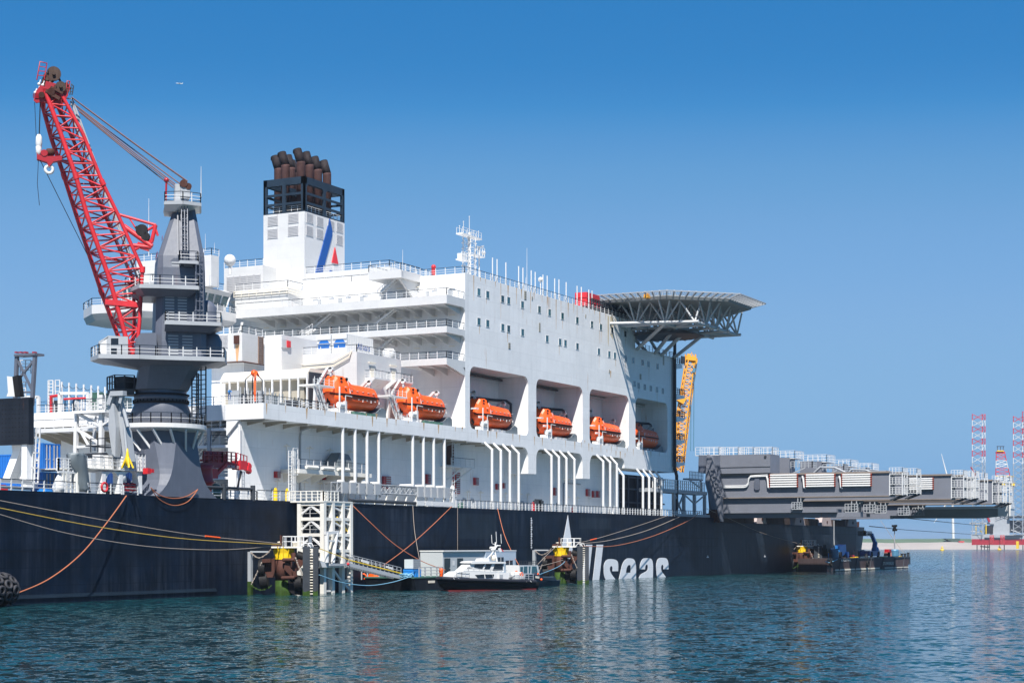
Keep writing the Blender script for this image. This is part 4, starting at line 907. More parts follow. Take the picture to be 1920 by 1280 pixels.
# white lab containers with a printed name on the side
lc = PT(652,626,14)
def lab(dx, label, x0, x1, name_side):
    a, b_ = PS(x0,640,lc.x), PS(x1,640,lc.x); root = thing('lab_container', label, 'container', (lc.x+4,(a.y+b_.y)/2,44.6), 'white lab containers')
    zt = lc.z; mb = MB(); mb.box(lc.x,lc.x+9.2,b_.y,a.y-.1,44.6,zt); part(mb, 'body', WCLEAN, root)
    mb = MB(); yc = (a.y+b_.y)/2; mb.prism([(lc.x-.05,yc-1.3,45.7),(lc.x-.05,yc+1.3,45.7),(lc.x-.05,yc+1.3,46.6),(lc.x-.05,yc+.7,47.3),(lc.x-.05,yc-.7,47.3),(lc.x-.05,yc-1.3,46.6)], (.05,0,0)); part(mb, 'blue_panel', BLUE, root)
    mb = MB()
    for zz in (zt-.9,zt-1.7): mb.box(lc.x-.15,lc.x,b_.y+.2,a.y-.3,zz,zz+.15)
    mb.box(lc.x-.1,lc.x+.0,b_.y,b_.y+.2,44.6,zt); part(mb, 'frame', LGREY, root)
    if name_side:
        mb = MB()
        for k in range(15): mb.box(lc.x+.4+k*.6,lc.x+.5+k*.6,b_.y-.05,b_.y,44.8,zt-.2)
        part(mb, 'side_rib', WHITE, root)
        text_mesh('Allseas', 1.7, lambda x,y,z: (lc.x+3.1+x, b_.y-.08-z, 45.6+y), LOGOB, 'printed_name', root, .15)
lab(0,'white lab container with blue panel, left of the pair on the box house roof',593,622,False)
lab(0,'white lab container with blue panel and blue name on its side',622,652,True)
# ================================================================ BIG PEDESTAL CRANE
AX = PT(302,930,5.0); UD = (-RT*.966-FW*.26); VD = (RT*-.26+FW*.966)
def CP(x, y, v=0): return PV(x, y, AX+VD*v, VD)
def LP(u, v, z): p = AX+UD*u+VD*v; return V(p.x, p.y, z)
crane = thing('pedestal_crane', 'tall crane with grey tower on flared column and red lattice boom leaning left', 'crane', (AX.x,AX.y,zD))
zz = lambda y, v=0: CP(302,y,v).z
prof = [(4.9,zD-.5),(4.9,zz(806)),(4.9,zz(795)),(5.2,zz(792)),(4.0,zz(757)),(3.9,zz(752)),(4.1,zz(751)),(4.1,zz(742)),(3.8,zz(741)),(3.9,zz(735)),(3.9,zz(731))]
mb = MB(); mb.rev(prof, (AX.x,AX.y,0), 40); column = part(mb, 'column', GREY, crane)
# flare: square foot that widens along the hull side
mb = MB(); rings = []
for f in [-1]+[i/10 for i in range(11)]:
    z = zD+8.5-8.55*f if f >= 0 else zz(797)-1.1; f = max(f, 0); hw = 4.85+3.1*max(0,(f-.3)/.7)**3.2; t0 = .15*(1-f)-.06; c = 2.3*(1-f)+.5*f
    rings.append([(AX.x-hw+c,t0,z),(AX.x+hw-c,t0,z),(AX.x+hw,t0+c,z),(AX.x+hw,9.8-c,z),(AX.x+hw-c,9.8,z),(AX.x-hw+c,9.8,z),(AX.x-hw,9.8-c,z),(AX.x-hw,t0+c,z)])
mb.loft(rings[::-1]); part(mb, 'column_flare', GREY, crane)
mb = MB(); mb.torus((AX.x,AX.y,zz(756)),(0,0,1),4.15,.16,40,6); mb.torus((AX.x,AX.y,zz(741)),(0,0,1),4.25,.12,40,6)
for i in range(40): a = i*math.pi/20; mb.tube((AX.x+4.2*math.cos(a),AX.y+4.2*math.sin(a),zz(757)),(AX.x+4.2*math.cos(a),AX.y+4.2*math.sin(a),zz(751)),.1,5)
part(mb, 'slew_ring', SOOT, crane)
def oct_ring(u0, u1, v0, v1, z, c=.0):
    P = [(u0+c,v0),(u1-c,v0),(u1,v0+c),(u1,v1-c),(u1-c,v1),(u0+c,v1),(u0,v1-c),(u0,v0+c)]
    return [LP(u,v,z) for u, v in P]
def urange(xl, xr, v): a = CP(xr,700,v)-AX; b = CP(xl,700,v)-AX; return a.dot(UD), b.dot(UD)
# inverted cone under the main platform
u0, u1 = urange(253,350,-4); mb = MB(); mb.loft([oct_ring(-4,4,-4,4,zz(733),1.6), oct_ring(*urange(262,372,-5),-5,5,zz(693,-5),1.4), oct_ring(*urange(268,386,-5.6),-5.6,5.6,zz(672,-5.6),1.2)]); part(mb, 'lower_house', GREY, crane)
def hring(xl, xr, wd, y, c=.5): v = -wd/2; return oct_ring(*urange(xl,xr,v), v, -v, CP(300,y,v).z, c)
mb = MB(); mb.loft([hring(291,388,11,672,.9), hring(292,388,11,640,.9), hring(294,386,10,545,.9), hring(296,385,9.8,500,.8), hring(297,384,9,478,.7)]); mb.loft([hring(297,384,9,478,.7), hring(327,366,4.2,387,.5)]); mb.loft([hring(328,364,4.0,386,.4), hring(329,361,3.6,375,.4)]); tower = part(mb, 'tower', GREY, crane)
mb = MB(); mb.loft([hring(327,352,2.6,375,.2), hring(328,350,2.4,343,.2)]); mb.loft([hring(338,357,3.4,366,.1), hring(338,357,3.4,347,.1)]); part(mb, 'tower_head', LGREY, crane)
mb = MB(); c = CP(344,345,-1.4); mb.tube(c-VD*.5, c+VD*3.2, .6, 14); c = CP(353,350,-1.4); mb.tube(c-VD*.4, c+VD*3.2, .5, 14); part(mb, 'sheave', RUST, crane)
def platform(pts, y, v, th=.5, rail=True, h=1.45, under=None, mats=GREY, name='platform'):
    """pts in (px_x, v) at pixel row y"""
    z = CP(300,y,v).z; P = [CP(x,700,vv) for x, vv in pts]; mb = MB(); mb.loft([[V(p.x,p.y,z-th) for p in P],[V(p.x,p.y,z) for p in P]])
    if under: mb.loft([[V(*(AX.lerp(V(p.x,p.y,0),under[0])).xy,z-th-under[1]) for p in P],[V(p.x,p.y,z-th) for p in P]])
    o = part(mb, name, mats, crane)
    mb = MB(); Q = [V(p.x,p.y,z-th/2) for p in P]; [mb.bar(a,b,.25,th+.12) for a, b in zip(Q, Q[1:]+Q[:1])]; part(mb, 'platform_edge', LGREY, o)
    if rail: mb = MB(); Q = [V(p.x,p.y,z) for p in P]; mb.rail(Q+Q[:1], h, 1.9, .06, .045, 2); part(mb, 'platform_railing', WD, o)
    return o
platform([(171,-3),(186,-8),(228,-8.2),(262,-8.6),(292,-8.2),(420,-8.2),(424,-3),(410,2.5),(250,3),(196,2)], 667, -8.2, .5, True, 1.5, (.3,1.0))
platform([(262,-7.2),(300,-7.6),(372,-7.6),(374,-2),(350,3),(246,3),(246,-3)], 534, -7.6, .45, True, 1.5, (.75,1.0))
platform([(310,-7.8),(414,-7.8),(416,-2),(400,-1),(330,-1)], 601, -7.8, .45, True, 1.5, (.8,.9))
platform([(337,-6.6),(371,-6.6),(371,-3),(338,-3)], 487, -6.6, .35, True, 1.5)
platform([(309,-3.4),(343,-4.4),(376,-3.4),(376,2.5),(344,4),(312,3)], 376, -4, .4, True, 1.5, (.6,.9), WCLEAN)
# round white walkway on the column
zc = zz(797); mb = MB(); mb.rev([(4.9,zc-1.2),(6.6,zc-.9),(6.9,zc-.7),(6.9,zc-.05),(4.9,zc)], (AX.x,AX.y,0), 40, False); wk2 = part(mb, 'round_walkway', WCLEAN, crane)
mb = MB(); Q = [V(AX.x+6.8*math.cos(a),AX.y+6.8*math.sin(a),zc) for a in [i*math.pi/14 for i in range(29)]]; mb.rail(Q, 1.5, 1.6, .06, .045, 1); part(mb, 'walkway_railing', WD, wk2)
for i in range(16): a = i*math.pi/8+.1; mb = MB(); mb.bar((AX.x+6.5*math.cos(a),AX.y+6.5*math.sin(a),zc-1),(AX.x+4.8*math.cos(a+.28),AX.y+4.8*math.sin(a+.28),zc-4.1),.32); part(mb, 'walkway_brace', WCLEAN, wk2)
# service ladders, doors with louvres
mb = MB(); L1 = [CP(346,475,-5.4),CP(345,385,-2.9)]; mb.ladder(L1[0],L1[1],.9,.07,UD,True,.45); L2 = [CP(374,600,-6.2),CP(374,475,-5.9)]; mb.ladder(L2[0],L2[1],1.1,.07,UD,True,.45); mb.bar(CP(334,478,-5.2),CP(333,390,-2.7),.18); mb.bar(CP(366,600,-5.8),CP(368,480,-5.6),.2); part(mb, 'caged_ladder', GREY, crane)
for x, y, w_ in ((342,514,3),(330,578,3),(338,651,3.4)):
    v = -6.0 if y > 520 else -5.3; c = CP(x, y, v+.6); mb = MB(); e = UD*w_*.62; up = V(0,0,2.1)
    mb.prism([c-e-up*1.0, c+e-up*1.0, c+e+up*.9, c+e*.7+up*1.15, c-e*.7+up*1.15, c-e+up*.9], VD*.9); o = part(mb, 'door_housing', GREY, crane)
    mb = MB()
    for sg in (-.5,.5):
        for k in range(9): q = c-VD*.08+e*sg+V(0,0,-1.9+k*.45); mb.bar(q-e*.36, q+e*.36, .14, .22)
    part(mb, 'louvre', LGREY, o)
mb = MB(); c = CP(392,652,-2); mb.rev([(1.9,0),(2.0,1),(2.0,3.6),(1.5,4.6),(.5,5)],(c.x,c.y,c.z-2.6),16); c = CP(388,590,-2); mb.rev([(1.4,0),(1.5,1),(1.5,3.6),(1,4.4),(.3,4.8)],(c.x,c.y,c.z-2.6),16); part(mb, 'rounded_housing', GREY, crane)
c = CP(274,648,-6); mb = MB(); e = UD*1.5; mb.prism([c-e*1.1-V(0,0,2), c+e*1.1-V(0,0,2), c+e*1.0+V(0,0,1), c+e*.5+V(0,0,1.9), c-e*1.0+V(0,0,2)], VD*2); part(mb, 'rounded_housing', GREY, crane)
# red printed notices on the front face
for y, xe, w_ in ((443,308.5,1.2),(472,299,2.4),(478,297.5,2.4)):
    a = CP(xe,y,-3.2)+UD*.32; mb = MB(); mb.bar(a,a+VD*w_-V(0,0,.1),.06,.14); mb.bar(a-V(0,0,.35),a+VD*w_-V(0,0,.45),.06,.14); part(mb, 'red_notice', DRED, crane)
# cab
cc = CP(212,668,-5); o = thing; 
mb = MB(); c = [CP(185,668,-7),CP(185,640,-7),CP(203,629,-7),CP(240,631,-7),CP(240,668,-7)]; mb.prism(c, VD*3.2); cab_ = part(mb, 'cab', LGREY, crane)
mb = MB(); mb.prism([CP(184.5,664,-7),CP(184.5,646,-7),CP(202,631,-7),CP(203.5,632,-7),CP(187,648,-7),CP(187,664,-7)], VD*3.3-UD*-.05); mb.prism([CP(208,646,-7.05),CP(208,634,-7.05),CP(222,634,-7.05),CP(222,646,-7.05)], VD*.1); mb.prism([CP(208,666,-7.05),CP(208,652,-7.05),CP(219,652,-7.05),CP(219,666,-7.05)], VD*.1); part(mb, 'cab_window', GLASSD, cab_)
mb = MB(); mb.prism([CP(188,664,-7.04),CP(188,644,-7.04),CP(200,635,-7.04),CP(200,664,-7.04)], VD*.06); part(mb, 'cab_panel', WCLEAN, cab_)
# ladders down the right side of the column
mb = MB()
for x in (369,377,386): c, d = CP(x,682,-3), CP(x,792,-3); mb.bar(c,d,.16)
for k in range(12): y = 686+k*9; mb.bar(CP(366,y,-3),CP(387,y-2,-3),.12)
mb.ladder(CP(366,795,-3.5),CP(366,700,-3.5),1.0,.08,UD,False,.5); part(mb, 'hanging_ladder', DGREY, crane)
p = CP(235,722,2); mb = MB(); a = [CP(201,728,2),CP(215,723,-2),CP(252,725,-2),CP(252,734,2)]; zf_ = CP(235,730,0).z; mb.loft([[V(q.x,q.y,zf_-.9) for q in a],[V(q.x,q.y,zf_) for q in a]]); mb.rail([V(q.x,q.y,zf_) for q in (a[3],a[0],a[1],a[2])],2.0,1.6,.08,.06,1,0,0); mb.box(*(lambda q:(q.x-1.3,q.x+1.3,q.y-1,q.y+1,zf_,zf_+1.9))(CP(236,722,0))); part(mb, 'side_platform', DGREY, crane)

# boom: four chords
Bn = [(85,172),(110,240),(142,330),(162,400),(205,522),(235,629),(249,664)]; Dn = [(115,177),(155,250),(192,342),(220,400),(267,505),(262,600),(256,664)]
Af = [(77.5,190),(97,262),(120,330),(142,400),(190,547),(221,629),(240,664)]; Cf = [(108,200),(137,262),(172,342),(195,400),(250,525),(252,600),(247,664)]
vn, vf = -3.6, 3.4
def chain(P, v, k): # resample
    q = [CP(x,y,v) for x, y in P]; return q
def at(Q, f):
    d = [0]
    for a, b in zip(Q[:-1], Q[1:]): d.append(d[-1]+(b-a).length)
    t = f*d[-1]
    for i in range(len(Q)-1):
        if t <= d[i+1]+1e-6: return Q[i].lerp(Q[i+1], (t-d[i])/max(1e-6,d[i+1]-d[i]))
    return Q[-1]
QB, QD, QA, QC = chain(Bn,vn,0), chain(Dn,vn,0), chain(Af,vf,0), chain(Cf,vf,0)
mb = MB()
for Q, r in ((QB,.36),(QD,.28),(QA,.34),(QC,.28)): mb.path(Q, r, 8)
for k in (2, 4): [mb.tube(q[k]-(q[k]-q[k+1]).normalized()*.5, q[k]+(q[k]-q[k+1]).normalized()*.4, .42, 10) for q in (QB,QA,QD,QC)]
boom = part(mb, 'boom_chords', RED, crane)
mb = MB(); n = 22
for i in range(n+1):
    f = i/n; b, d, a, c = at(QB,f), at(QD,f), at(QA,f), at(QC,f)
    for p_, q_ in ((b,d),(a,c),(a,b),(c,d)): mb.tube(p_, q_, .13, 5)
    if i < n:
        f2 = (i+1)/n; b2, d2, a2, c2 = at(QB,f2), at(QD,f2), at(QA,f2), at(QC,f2)
        for (p1,p2),(q1,q2) in (((b,b2),(d,d2)),((a,a2),(c,c2)),((a,a2),(b,b2)),((c,c2),(d,d2))):
            if i % 2: mb.tube(p1, q2, .13, 5)
            else: mb.tube(q1, p2, .13, 5)
        if i % 5 == 4: mb.tube(b, c, .1, 5)
part(mb, 'boom_lacing', RED, crane)
mb = MB(); mb.bar(CP(197,566,vn),CP(262,572,vn),.8); mb.bar(CP(196,568,vf),CP(255,572,vf),.8); part(mb, 'boom_crossbeam', RED, crane)
# ladder and hydraulic lines inside boom
mb = MB(); a, b_ = CP(128,185,2), CP(252,520,2); mb.ladder(a, b_, 1.2, .1, UD, False, 1.0); mb.bar(CP(133,190,0),CP(257,520,0),.3); mb.bar(CP(137,225,-1),CP(262,515,-1),.15); part(mb, 'boom_walkway', LGREY, crane)
# boom head
mb = MB()
for v in (-3.4,-1,1.2,3.2): mb.prism([CP(76,160,v),CP(84,163,v),CP(86,152,v),CP(124,162,v),CP(128,178,v),CP(112,205,v),CP(84,190,v),CP(68,193,v),CP(63,188,v),CP(68,170,v)], VD*.35)
mb.bar(CP(70,180,-3.6),CP(66,180,3.6),.7); mb.bar(CP(84,170,-3.6),CP(82,170,3.6),.6); mb.bar(CP(120,170,-3.6),CP(120,170,3.6),.7); mb.bar(CP(112,190,-3.6),CP(108,190,3.6),.6)
head = part(mb, 'boom_head', DRED, crane)
for x, y, r_, v in ((101,139,1.05,-1.5),(101,138,1.05,.6),(88,150,.7,-2.2),(92,146,.9,1.8),(114,163,.8,-3.7),(119,171,.8,1),(72,177,.7,2)):
    c = CP(x,y,v); mb = MB(); mb.rev([(r_*.95,-.16),(r_,-.16),(r_*.86,-.02),(r_*.86,.02),(r_,.16),(r_*.95,.16)], c, 20, False, VD); mb.tube(c-VD*.5,c+VD*.5,.25,8); part(mb, 'sheave', paint('sheave_brown', (.07,.045,.035), .6, .3, 0, .3), head)
mb = MB(); mb.rev([(.8,-.9),(.9,-.8),(.9,.8),(.8,.9)], CP(87,163,-1), 14, True, VD); mb.bar(CP(92,136,-.6),CP(97,160,-.6),.3); mb.bar(CP(106,136,-.6),CP(116,160,-.6),.3); mb.bar(CP(124,155,-1),CP(131,168,-1),.4); mb.prism([CP(78,150,-2.4),CP(90,140,-2.4),(CP(95,150,-2.4)),CP(92,166,-2.4),CP(80,166,-2.4)], VD*1.4); mb.bar(CP(86,170,-3.8),CP(112,186,-3.8),.5); mb.bar(CP(95,163,-3.9),CP(118,176,-3.9),.35,.3); mb.bar(CP(104,160,-3.9),CP(98,182,-3.9),.25,.3); mb.tube(CP(96,172,-4.2),CP(96,172,-3.5),.55,12); mb.tube(CP(78,178,-4.0),CP(78,178,-3.4),.45,12); part(mb, 'head_machinery', RUST, head)
def cagepx(P, v0, v1, mat, name, k=4):
    mb = MB()
    for v in (v0, v1): mb.path([CP(x,y,v) for x, y in P], .09, 5)
    for x, y in P: mb.tube(CP(x,y,v0), CP(x,y,v1), .07, 5)
    for i in range(1,k): mb.bar(CP(P[0][0]+(P[1][0]-P[0][0])*i/k, P[0][1]+(P[1][1]-P[0][1])*i/k, v0), CP(P[3][0]+(P[2][0]-P[3][0])*i/k, P[3][1]+(P[2][1]-P[3][1])*i/k, v0), .1)
    return part(mb, name, mat, head)
cagepx([(69,150),(75,116),(88,119),(83,150)], -2.6, -1.2, DRED, 'head_cage'); cagepx([(124,170),(126,152),(131,153),(129,172)], -2, -.6, DRED, 'head_cage', 3); cagepx([(131,178),(134,158),(138,162),(135,178)], 1, 2, DGREY, 'head_cage', 3)
mb = MB()
for x, y in ((73,158),(78,166),(71,170),(66,174),(80,160),(91,162)): c = CP(x,y,-3); mb.ball(c,.24,8,6); mb.bar(c, CP(x+3,y-8,-3), .14)
part(mb, 'head_lights', WCLEAN, head)
# luffing ropes and hoist ropes
mb = MB()
for (x0,y0),(x1,y1),v in (((134,182),(352,340),-2.2),((136,184),(350,340),1.8),((140,196),(338,345),-1.2),((143,200),(335,350),1.2),((146,206),(327,348),-2.4),((149,210),(325,352),2.2)):
    a, b_ = CP(x0,y0,v*.9), CP(x1,y1,v*.4); mb.path([a.lerp(b_,k/8)-V(0,0,math.sin(math.pi*k/8)*.12) for k in range(9)], .10, 5)
part(mb, 'luffing_ropes', paint('greased_rope', (.20,.12,.12), .6, .2, 0, 0), crane)
mb = MB()
for (x0,y0),(x1,y1) in (((65,192),(69,282)),((76,190),(74,256)),((75,190),(73,256)),((72,300),(70,345)),((70,345),(74,385)),((75,300),(164,478))): mb.tube(CP(x0,y0,-3),CP(x1,y1,-3),.055,4)
part(mb, 'hoist_rope', SOOT, crane)
mb = MB(); c = CP(73,265,-3); mb.rev([(.2,-1.3),(.4,-1.0),(.5,-.2),(.45,.6),(.25,1.0)], c, 12); mb.rev([(.15,-1.2),(.4,-.6),(.45,.3),(.15,.6)], CP(72.5,279,-3), 10); part(mb, 'headache_ball', WCLEAN, crane)
mb = MB(); mb.prism([CP(69,285,-3.4),(CP(71,290,-3.4)),CP(86,293,-3.4),CP(116,292,-3.4),CP(116,300,-3.4),CP(100,303,-3.4),CP(95,309,-3.4),CP(92,313,-3.4),CP(88,304,-3.4),CP(69,298,-3.4)], VD*1.2); mb.rev([(.5,-.5),(.6,0),(.5,.5)],CP(83,288,-3),10,True,VD); hb = part(mb, 'hook_block', DRED, crane)
mb = MB(); c = CP(92,318,-3); mb.torus(c, VD, .55, .24, 14, 7); mb.tube(c+V(0,0,.5),c+V(0,0,1.4),.22,8); part(mb, 'hook', WCLEAN, hb)
mb = MB(); mb.rev([(.55,-.5),(.7,0),(.55,.5)],CP(94,286,-2.5),10); part(mb, 'block_gear', RUST, hb)
mb = MB(); a, b_ = CP(311,375,-3), CP(312,338,-3); mb.tube(a,b_,.16,6); mb.ball(b_,.4,8,6); part(mb, 'red_light_pole', DRED, crane)
mb = MB(); a, b_ = CP(377,372,-3), CP(377,312,-3); mb.tube(a,b_,.09,5,.03); part(mb, 'whip_aerial', WCLEAN, crane)

# tip of another red crane behind the tower
q = lambda x, y, d=0: PV(x, y, (75,66+d,0), (FW.x,FW.y,0))
rc = thing('distant_crane_tip', 'red jib end of another crane seen behind the grey tower top', 'crane', tuple(q(262,475)))
mb = MB()
for (x0,y0),(x1,y1),r_ in (((222,402),(292,422),.28),((222,402),(232,422),.2),((232,424),(285,462),.55),((292,422),(284,455),.4),((290,424),(296,442),.25),((262,440),(290,424),.25),((240,405),(262,440),.15),((250,470),(284,450),.3),((250,460),(284,464),.4)):
    for d in (0,2.4): mb.tube(q(x0,y0,d), q(x1,y1,d), r_, 6)
for x, y in ((222,402),(292,422),(232,424),(285,462),(262,440)): mb.tube(q(x,y,0), q(x,y,2.4), .2, 5)
mb.bar(q(258,459,1),q(280,466,1),1.1); part(mb, 'jib', RED, rc)
mb = MB(); mb.rev([(1.1,-.4),(1.2,0),(1.1,.4)],q(266,432,-.3),14,True,FW); mb.rev([(.8,-.4),(.9,0),(.8,.4)],q(273,444,-.3),12,True,FW); mb.bar(q(255,425,0),q(268,448,0),.5); part(mb, 'jib_sheave', SOOT, rc)

# ================================================================ THINGS ON THE FORE DECK (left)
# dark block on white trestle
root = thing('black_fender_block', 'big black perforated block carried high on white legs at the left edge', 'fender block', (12,8,zD))
a, b_ = PS(-60,742,9), PS(54,742,9); zt, zb1 = a.z, PS(62,832,9).z; zt = PS(62,744,9).z
mb = MB(); mb.box(9,10.0,b_.y,a.y,zb1,zt)
mb.m = 1
for i in range(13):
    for j in range(10): y_ = b_.y+.5+i*.62; z_ = zb1+.5+j*.63; mb.box(8.95,9,y_,y_+.13,z_,z_+.13)
part(mb, 'block', [paint('black_rubber_block', (.010,.014,.022), .6, .3, .3, .3), SOOT], root)
mb = MB()
def leg(x0,y0,x1,y1,w_,s=10,mat=None): p, r_ = PS(x0,y0,s), PS(x1,y1,s); mb.bar(p, r_, w_, 1.6, (1,0,0))
leg(53,833,52,915,.95); leg(43,833,18,900,1.2,11); leg(34,833,44,900,1.0,12.5); part(mb, 'leg', WALL, root)
mb = MB(); p, r_ = PS(18,868,12), PS(40,905,12); mb.box(12,13.5,r_.y,p.y,r_.z,p.z); part(mb, 'lower_panel', LGREY, root)
mb = MB(); p, r_ = PS(68,830,11), PS(66,905,11); mb.ladder(r_, PS(70,802,11), 1.0, .09, (0,1,0), True, .7); part(mb, 'ladder', WCLEAN, root)
# white/black cheek pieces on top
mb = MB(); p = [PS(13,705,9.2),PS(23,706,9.2),PS(27,743,9.2),PS(12,743,9.2),PS(15,735,9.2)]; mb.prism(p, (.7,0,0)); mb.m = 1; p = [PS(23,706,9.1),PS(33,703,9.1),PS(38,743,9.1),PS(28,744,9.1)]; mb.prism(p, (.8,0,0)); part(mb, 'top_bracket', [WCLEAN, BLACK], root)
# grey lattice tower far left
root = thing('lattice_tower', 'grey A-frame lattice tower rising behind the black block', 'tower', tuple(PS(48,745,42)))
mb = MB(); G_ = lambda x, y, d=0: PS(x, y, 42+d)
for d in (0,1.6):
    mb.bar(G_(32,664,d),G_(28,760,d),.55); mb.bar(G_(66,664,d),G_(60,760,d),.55); mb.bar(G_(33,675,d),G_(62,735,d),.35); mb.bar(G_(64,675,d),G_(31,715,d),.35); mb.bar(G_(40,735,d),G_(62,735,d),.3)
for x, y in ((32,668),(66,668),(62,735),(29,740)): mb.bar(G_(x,y,0),G_(x,y,1.6),.35)
part(mb, 'tower_frame', GREY, root)
mb = MB(); mb.box(41.5,43.8,G_(69,664).y,G_(30,664).y,G_(50,667).z,G_(50,663).z); part(mb, 'top_platform', GREY, root)
mb = MB(); mb.rail([G_(38,700,2),G_(58,700,2)],2.2,1.0,.06,.05,3); mb.ladder(G_(44,745,1),G_(44,716,1),1,.07,(0,1,0)); mb.box(42,44,G_(56,690).y,G_(42,690).y,G_(50,692).z,G_(50,672).z-.5) if False else None; part(mb, 'railing', [WCLEAN,WCLEAN], root)
mb = MB(); [mb.box(41.5,43,G_(x,660).y-.5,G_(x,660).y+.5,G_(x,662).z,G_(x,659).z) for x in ()]; [mb.box(41.5,42.2,G_(x,660).y-.22,G_(x,660).y+.22,G_(x,662).z,G_(x,659.5).z) for x in (33,42,50,66)]; part(mb, 'red_lamp_box', DRED, root)
# white lattice support frame with upper platform
root = thing('white_service_frame', 'tall white braced frame with platform, in front of the white end wall', 'service frame', tuple(PS(165,918,28)))
F_ = lambda x, y, d=0: PS(x, y, 28+d)
mb = MB(); mb.bar(F_(144,752),F_(142,850),.55); mb.bar(F_(191,740),F_(189,920),.62); mb.bar(F_(178,775,5),F_(176,845,5),.4)
for (x0,y0),(x1,y1),w_ in (((146,775),(188,798),.42),((146,805),(188,832),.42),((145,803),(190,798),.3),((145,838),(190,834),.35),((192,797),(205,788),.3)): mb.bar(F_(x0,y0),F_(x1,y1),w_)
for d in (5,): mb.bar(F_(149,778,d),F_(172,800,d),.3); mb.bar(F_(150,806,d),F_(166,835,d),.3)
part(mb, 'frame', WCLEAN, root)
a, b_ = F_(146,771), F_(205,770); mb = MB(); mb.box(27,35,b_.y,a.y,a.z-.4,a.z); part(mb, 'upper_platform', WALL, root)
mb = MB(); mb.rail([(35,a.y,a.z),(27.1,a.y,a.z),(27.1,b_.y,a.z)],1.7,1.6,.07,.05,2); part(mb, 'railing', WD, root)
a, b_ = F_(145,803), F_(205,800); mb = MB(); mb.rail([(28,a.y,a.z),(28,b_.y,a.z)],1.3,1.8,.06,.05,1); part(mb, 'railing', [WCLEAN,WCLEAN], root)
# grey knuckle-boom crane left of the tower
root = thing('knuckle_crane', 'folded light grey knuckle boom crane standing left of the grey tower', 'crane', tuple(PS(228,915,22)))
K_ = lambda x, y, d=0: PS(x, y, 22+d)
mb = MB(); P_ = [K_(206,800),K_(205,758)]; mb.prism([K_(213,758),K_(205,752),K_(203,800),K_(210,850),K_(216,856),K_(217,800)], (1.1,0,0)); part(mb, 'outer_jib', LGREY, root)
mb = MB(); mb.bar(K_(222,752,1.5),K_(236,810,1.5),1.2,1.0); mb.bar(K_(236,808,1.5),K_(243,866,1.5),1.3,1.1); mb.tube(K_(226,745,.8),K_(240,800,.8),.28,8); mb.tube(K_(233,800,.6),K_(238,850,.6),.2,8); part(mb, 'main_boom', LGREY, root)
mb = MB(); mb.bar(K_(210,738),K_(234,737),.9,.7); mb.bar(K_(212,738),K_(205,758),.7,.7); mb.bar(K_(222,740,1),K_(220,762,1),.7,.7); mb.bar(K_(230,740),K_(226,756),.5,.5); part(mb, 'knuckle_joint', LGREY, root)
mb = MB(); mb.rev([(.9,0),(.8,1.0),(.6,1.6),(.6,3.4),(.5,3.8)], tuple(K_(226,885,2)-V(0,0,1.5)), 16); part(mb, 'pedestal', WCLEAN, root)
mb = MB(); c = K_(239,860,-1.2)
for dx, dy in ((-1,-.6),(1,-.6),(0,.9)): mb.bar(c+V(0,0,.6), c+V(dx*.5,dy*1.1,-1.3), .24)
mb.rev([(.28,-1.0),(.36,-.1),(.16,1.0),(.08,1.5)],c,10); solo(mb, 'yellow_lifting_cone', YELLOW, 'bright yellow lifting frame hanging at the foot of the grey knuckle crane', 'lifting gear')
# white platform building at deck edge, x 105..270
def deckbox(x0, x1, y0, y1, t, d, name, mat, par=None):
    a, b_ = PT(x0,y0,t), PT(x1,y1,t); mb = MB(); mb.box(a.x,b_.x,t,t+d,b_.z,a.z); return part(mb, name, mat, par or ship)
root = thing('crane_support_platform', 'rusty white platform with railings on stout legs at the hull edge left of the tower', 'platform', tuple(PT(215,925,2)))
deckbox(163,270,876,884,1.2,9,'platform_deck',RUSTW,root)
for x in (195,227,263): c = deckbox(x-3.4,x+3.4,884,925,1.4,1.2,'leg',WALL,root)
mb = MB(); 
for x, s_ in ((198.4,1),(223.6,-1),(230.4,1),(259.6,-1)): p = PT(x,884,1.5); fillet(mb,p.x,p.z,s_,-1,1.6,1.5,2.2)
part(mb, 'corner_gusset', WALL, root)
mb = MB(); a, b_ = PT(163,876,1.3), PT(272,876,1.3); mb.rail([(a.x,1.3,a.z),(b_.x-2,1.3,a.z)],1.6,1.8,.08,.055,2); mb.rail([(b_.x-2.2,1.3,a.z),(b_.x,1.3,a.z)],2.4,.8,.08,.06,3); part(mb, 'railing', WD, root)
mb = MB()
for i in range(8): x_ = a.x+.6+i*1.9+random.random()*.5; h_ = random.uniform(1.2,2.8); mb.box(x_,x_+.5+random.random()*.9,3,4.4,a.z,a.z+h_)
mb.ladder((a.x+9,2.2,a.z),(a.x+9,2.2,a.z+4.2),.8,.07,(1,0,0)); mb.box(a.x+10,a.x+11,2.5,3.4,a.z+1.5,a.z+5); part(mb, 'winch_gear', WCLEAN, root)
mb = MB(); mb.prism([PT(164,850,5),PT(200,848,5),PT(213,862,5),PT(213,874,5),PT(166,875,5)], (0,4,0)); mb.box(PT(170,850,5).x,PT(210,850,5).x,5,6,PT(170,834,5).z-.2,PT(170,834,5).z); mb.rail([tuple(PT(170,848,5)),tuple(PT(210,846,5))],2.0,1.6,.07,.06,1,0,0); part(mb, 'dark_winch', DGREY, root)
mb = MB(); mb.bar(PT(165,885,1.1),PT(165,923,1.1),.5); mb.bar(PT(145,885,1.1),PT(145,923,1.1),.35); part(mb, 'rusty_post', RUSTW, root)
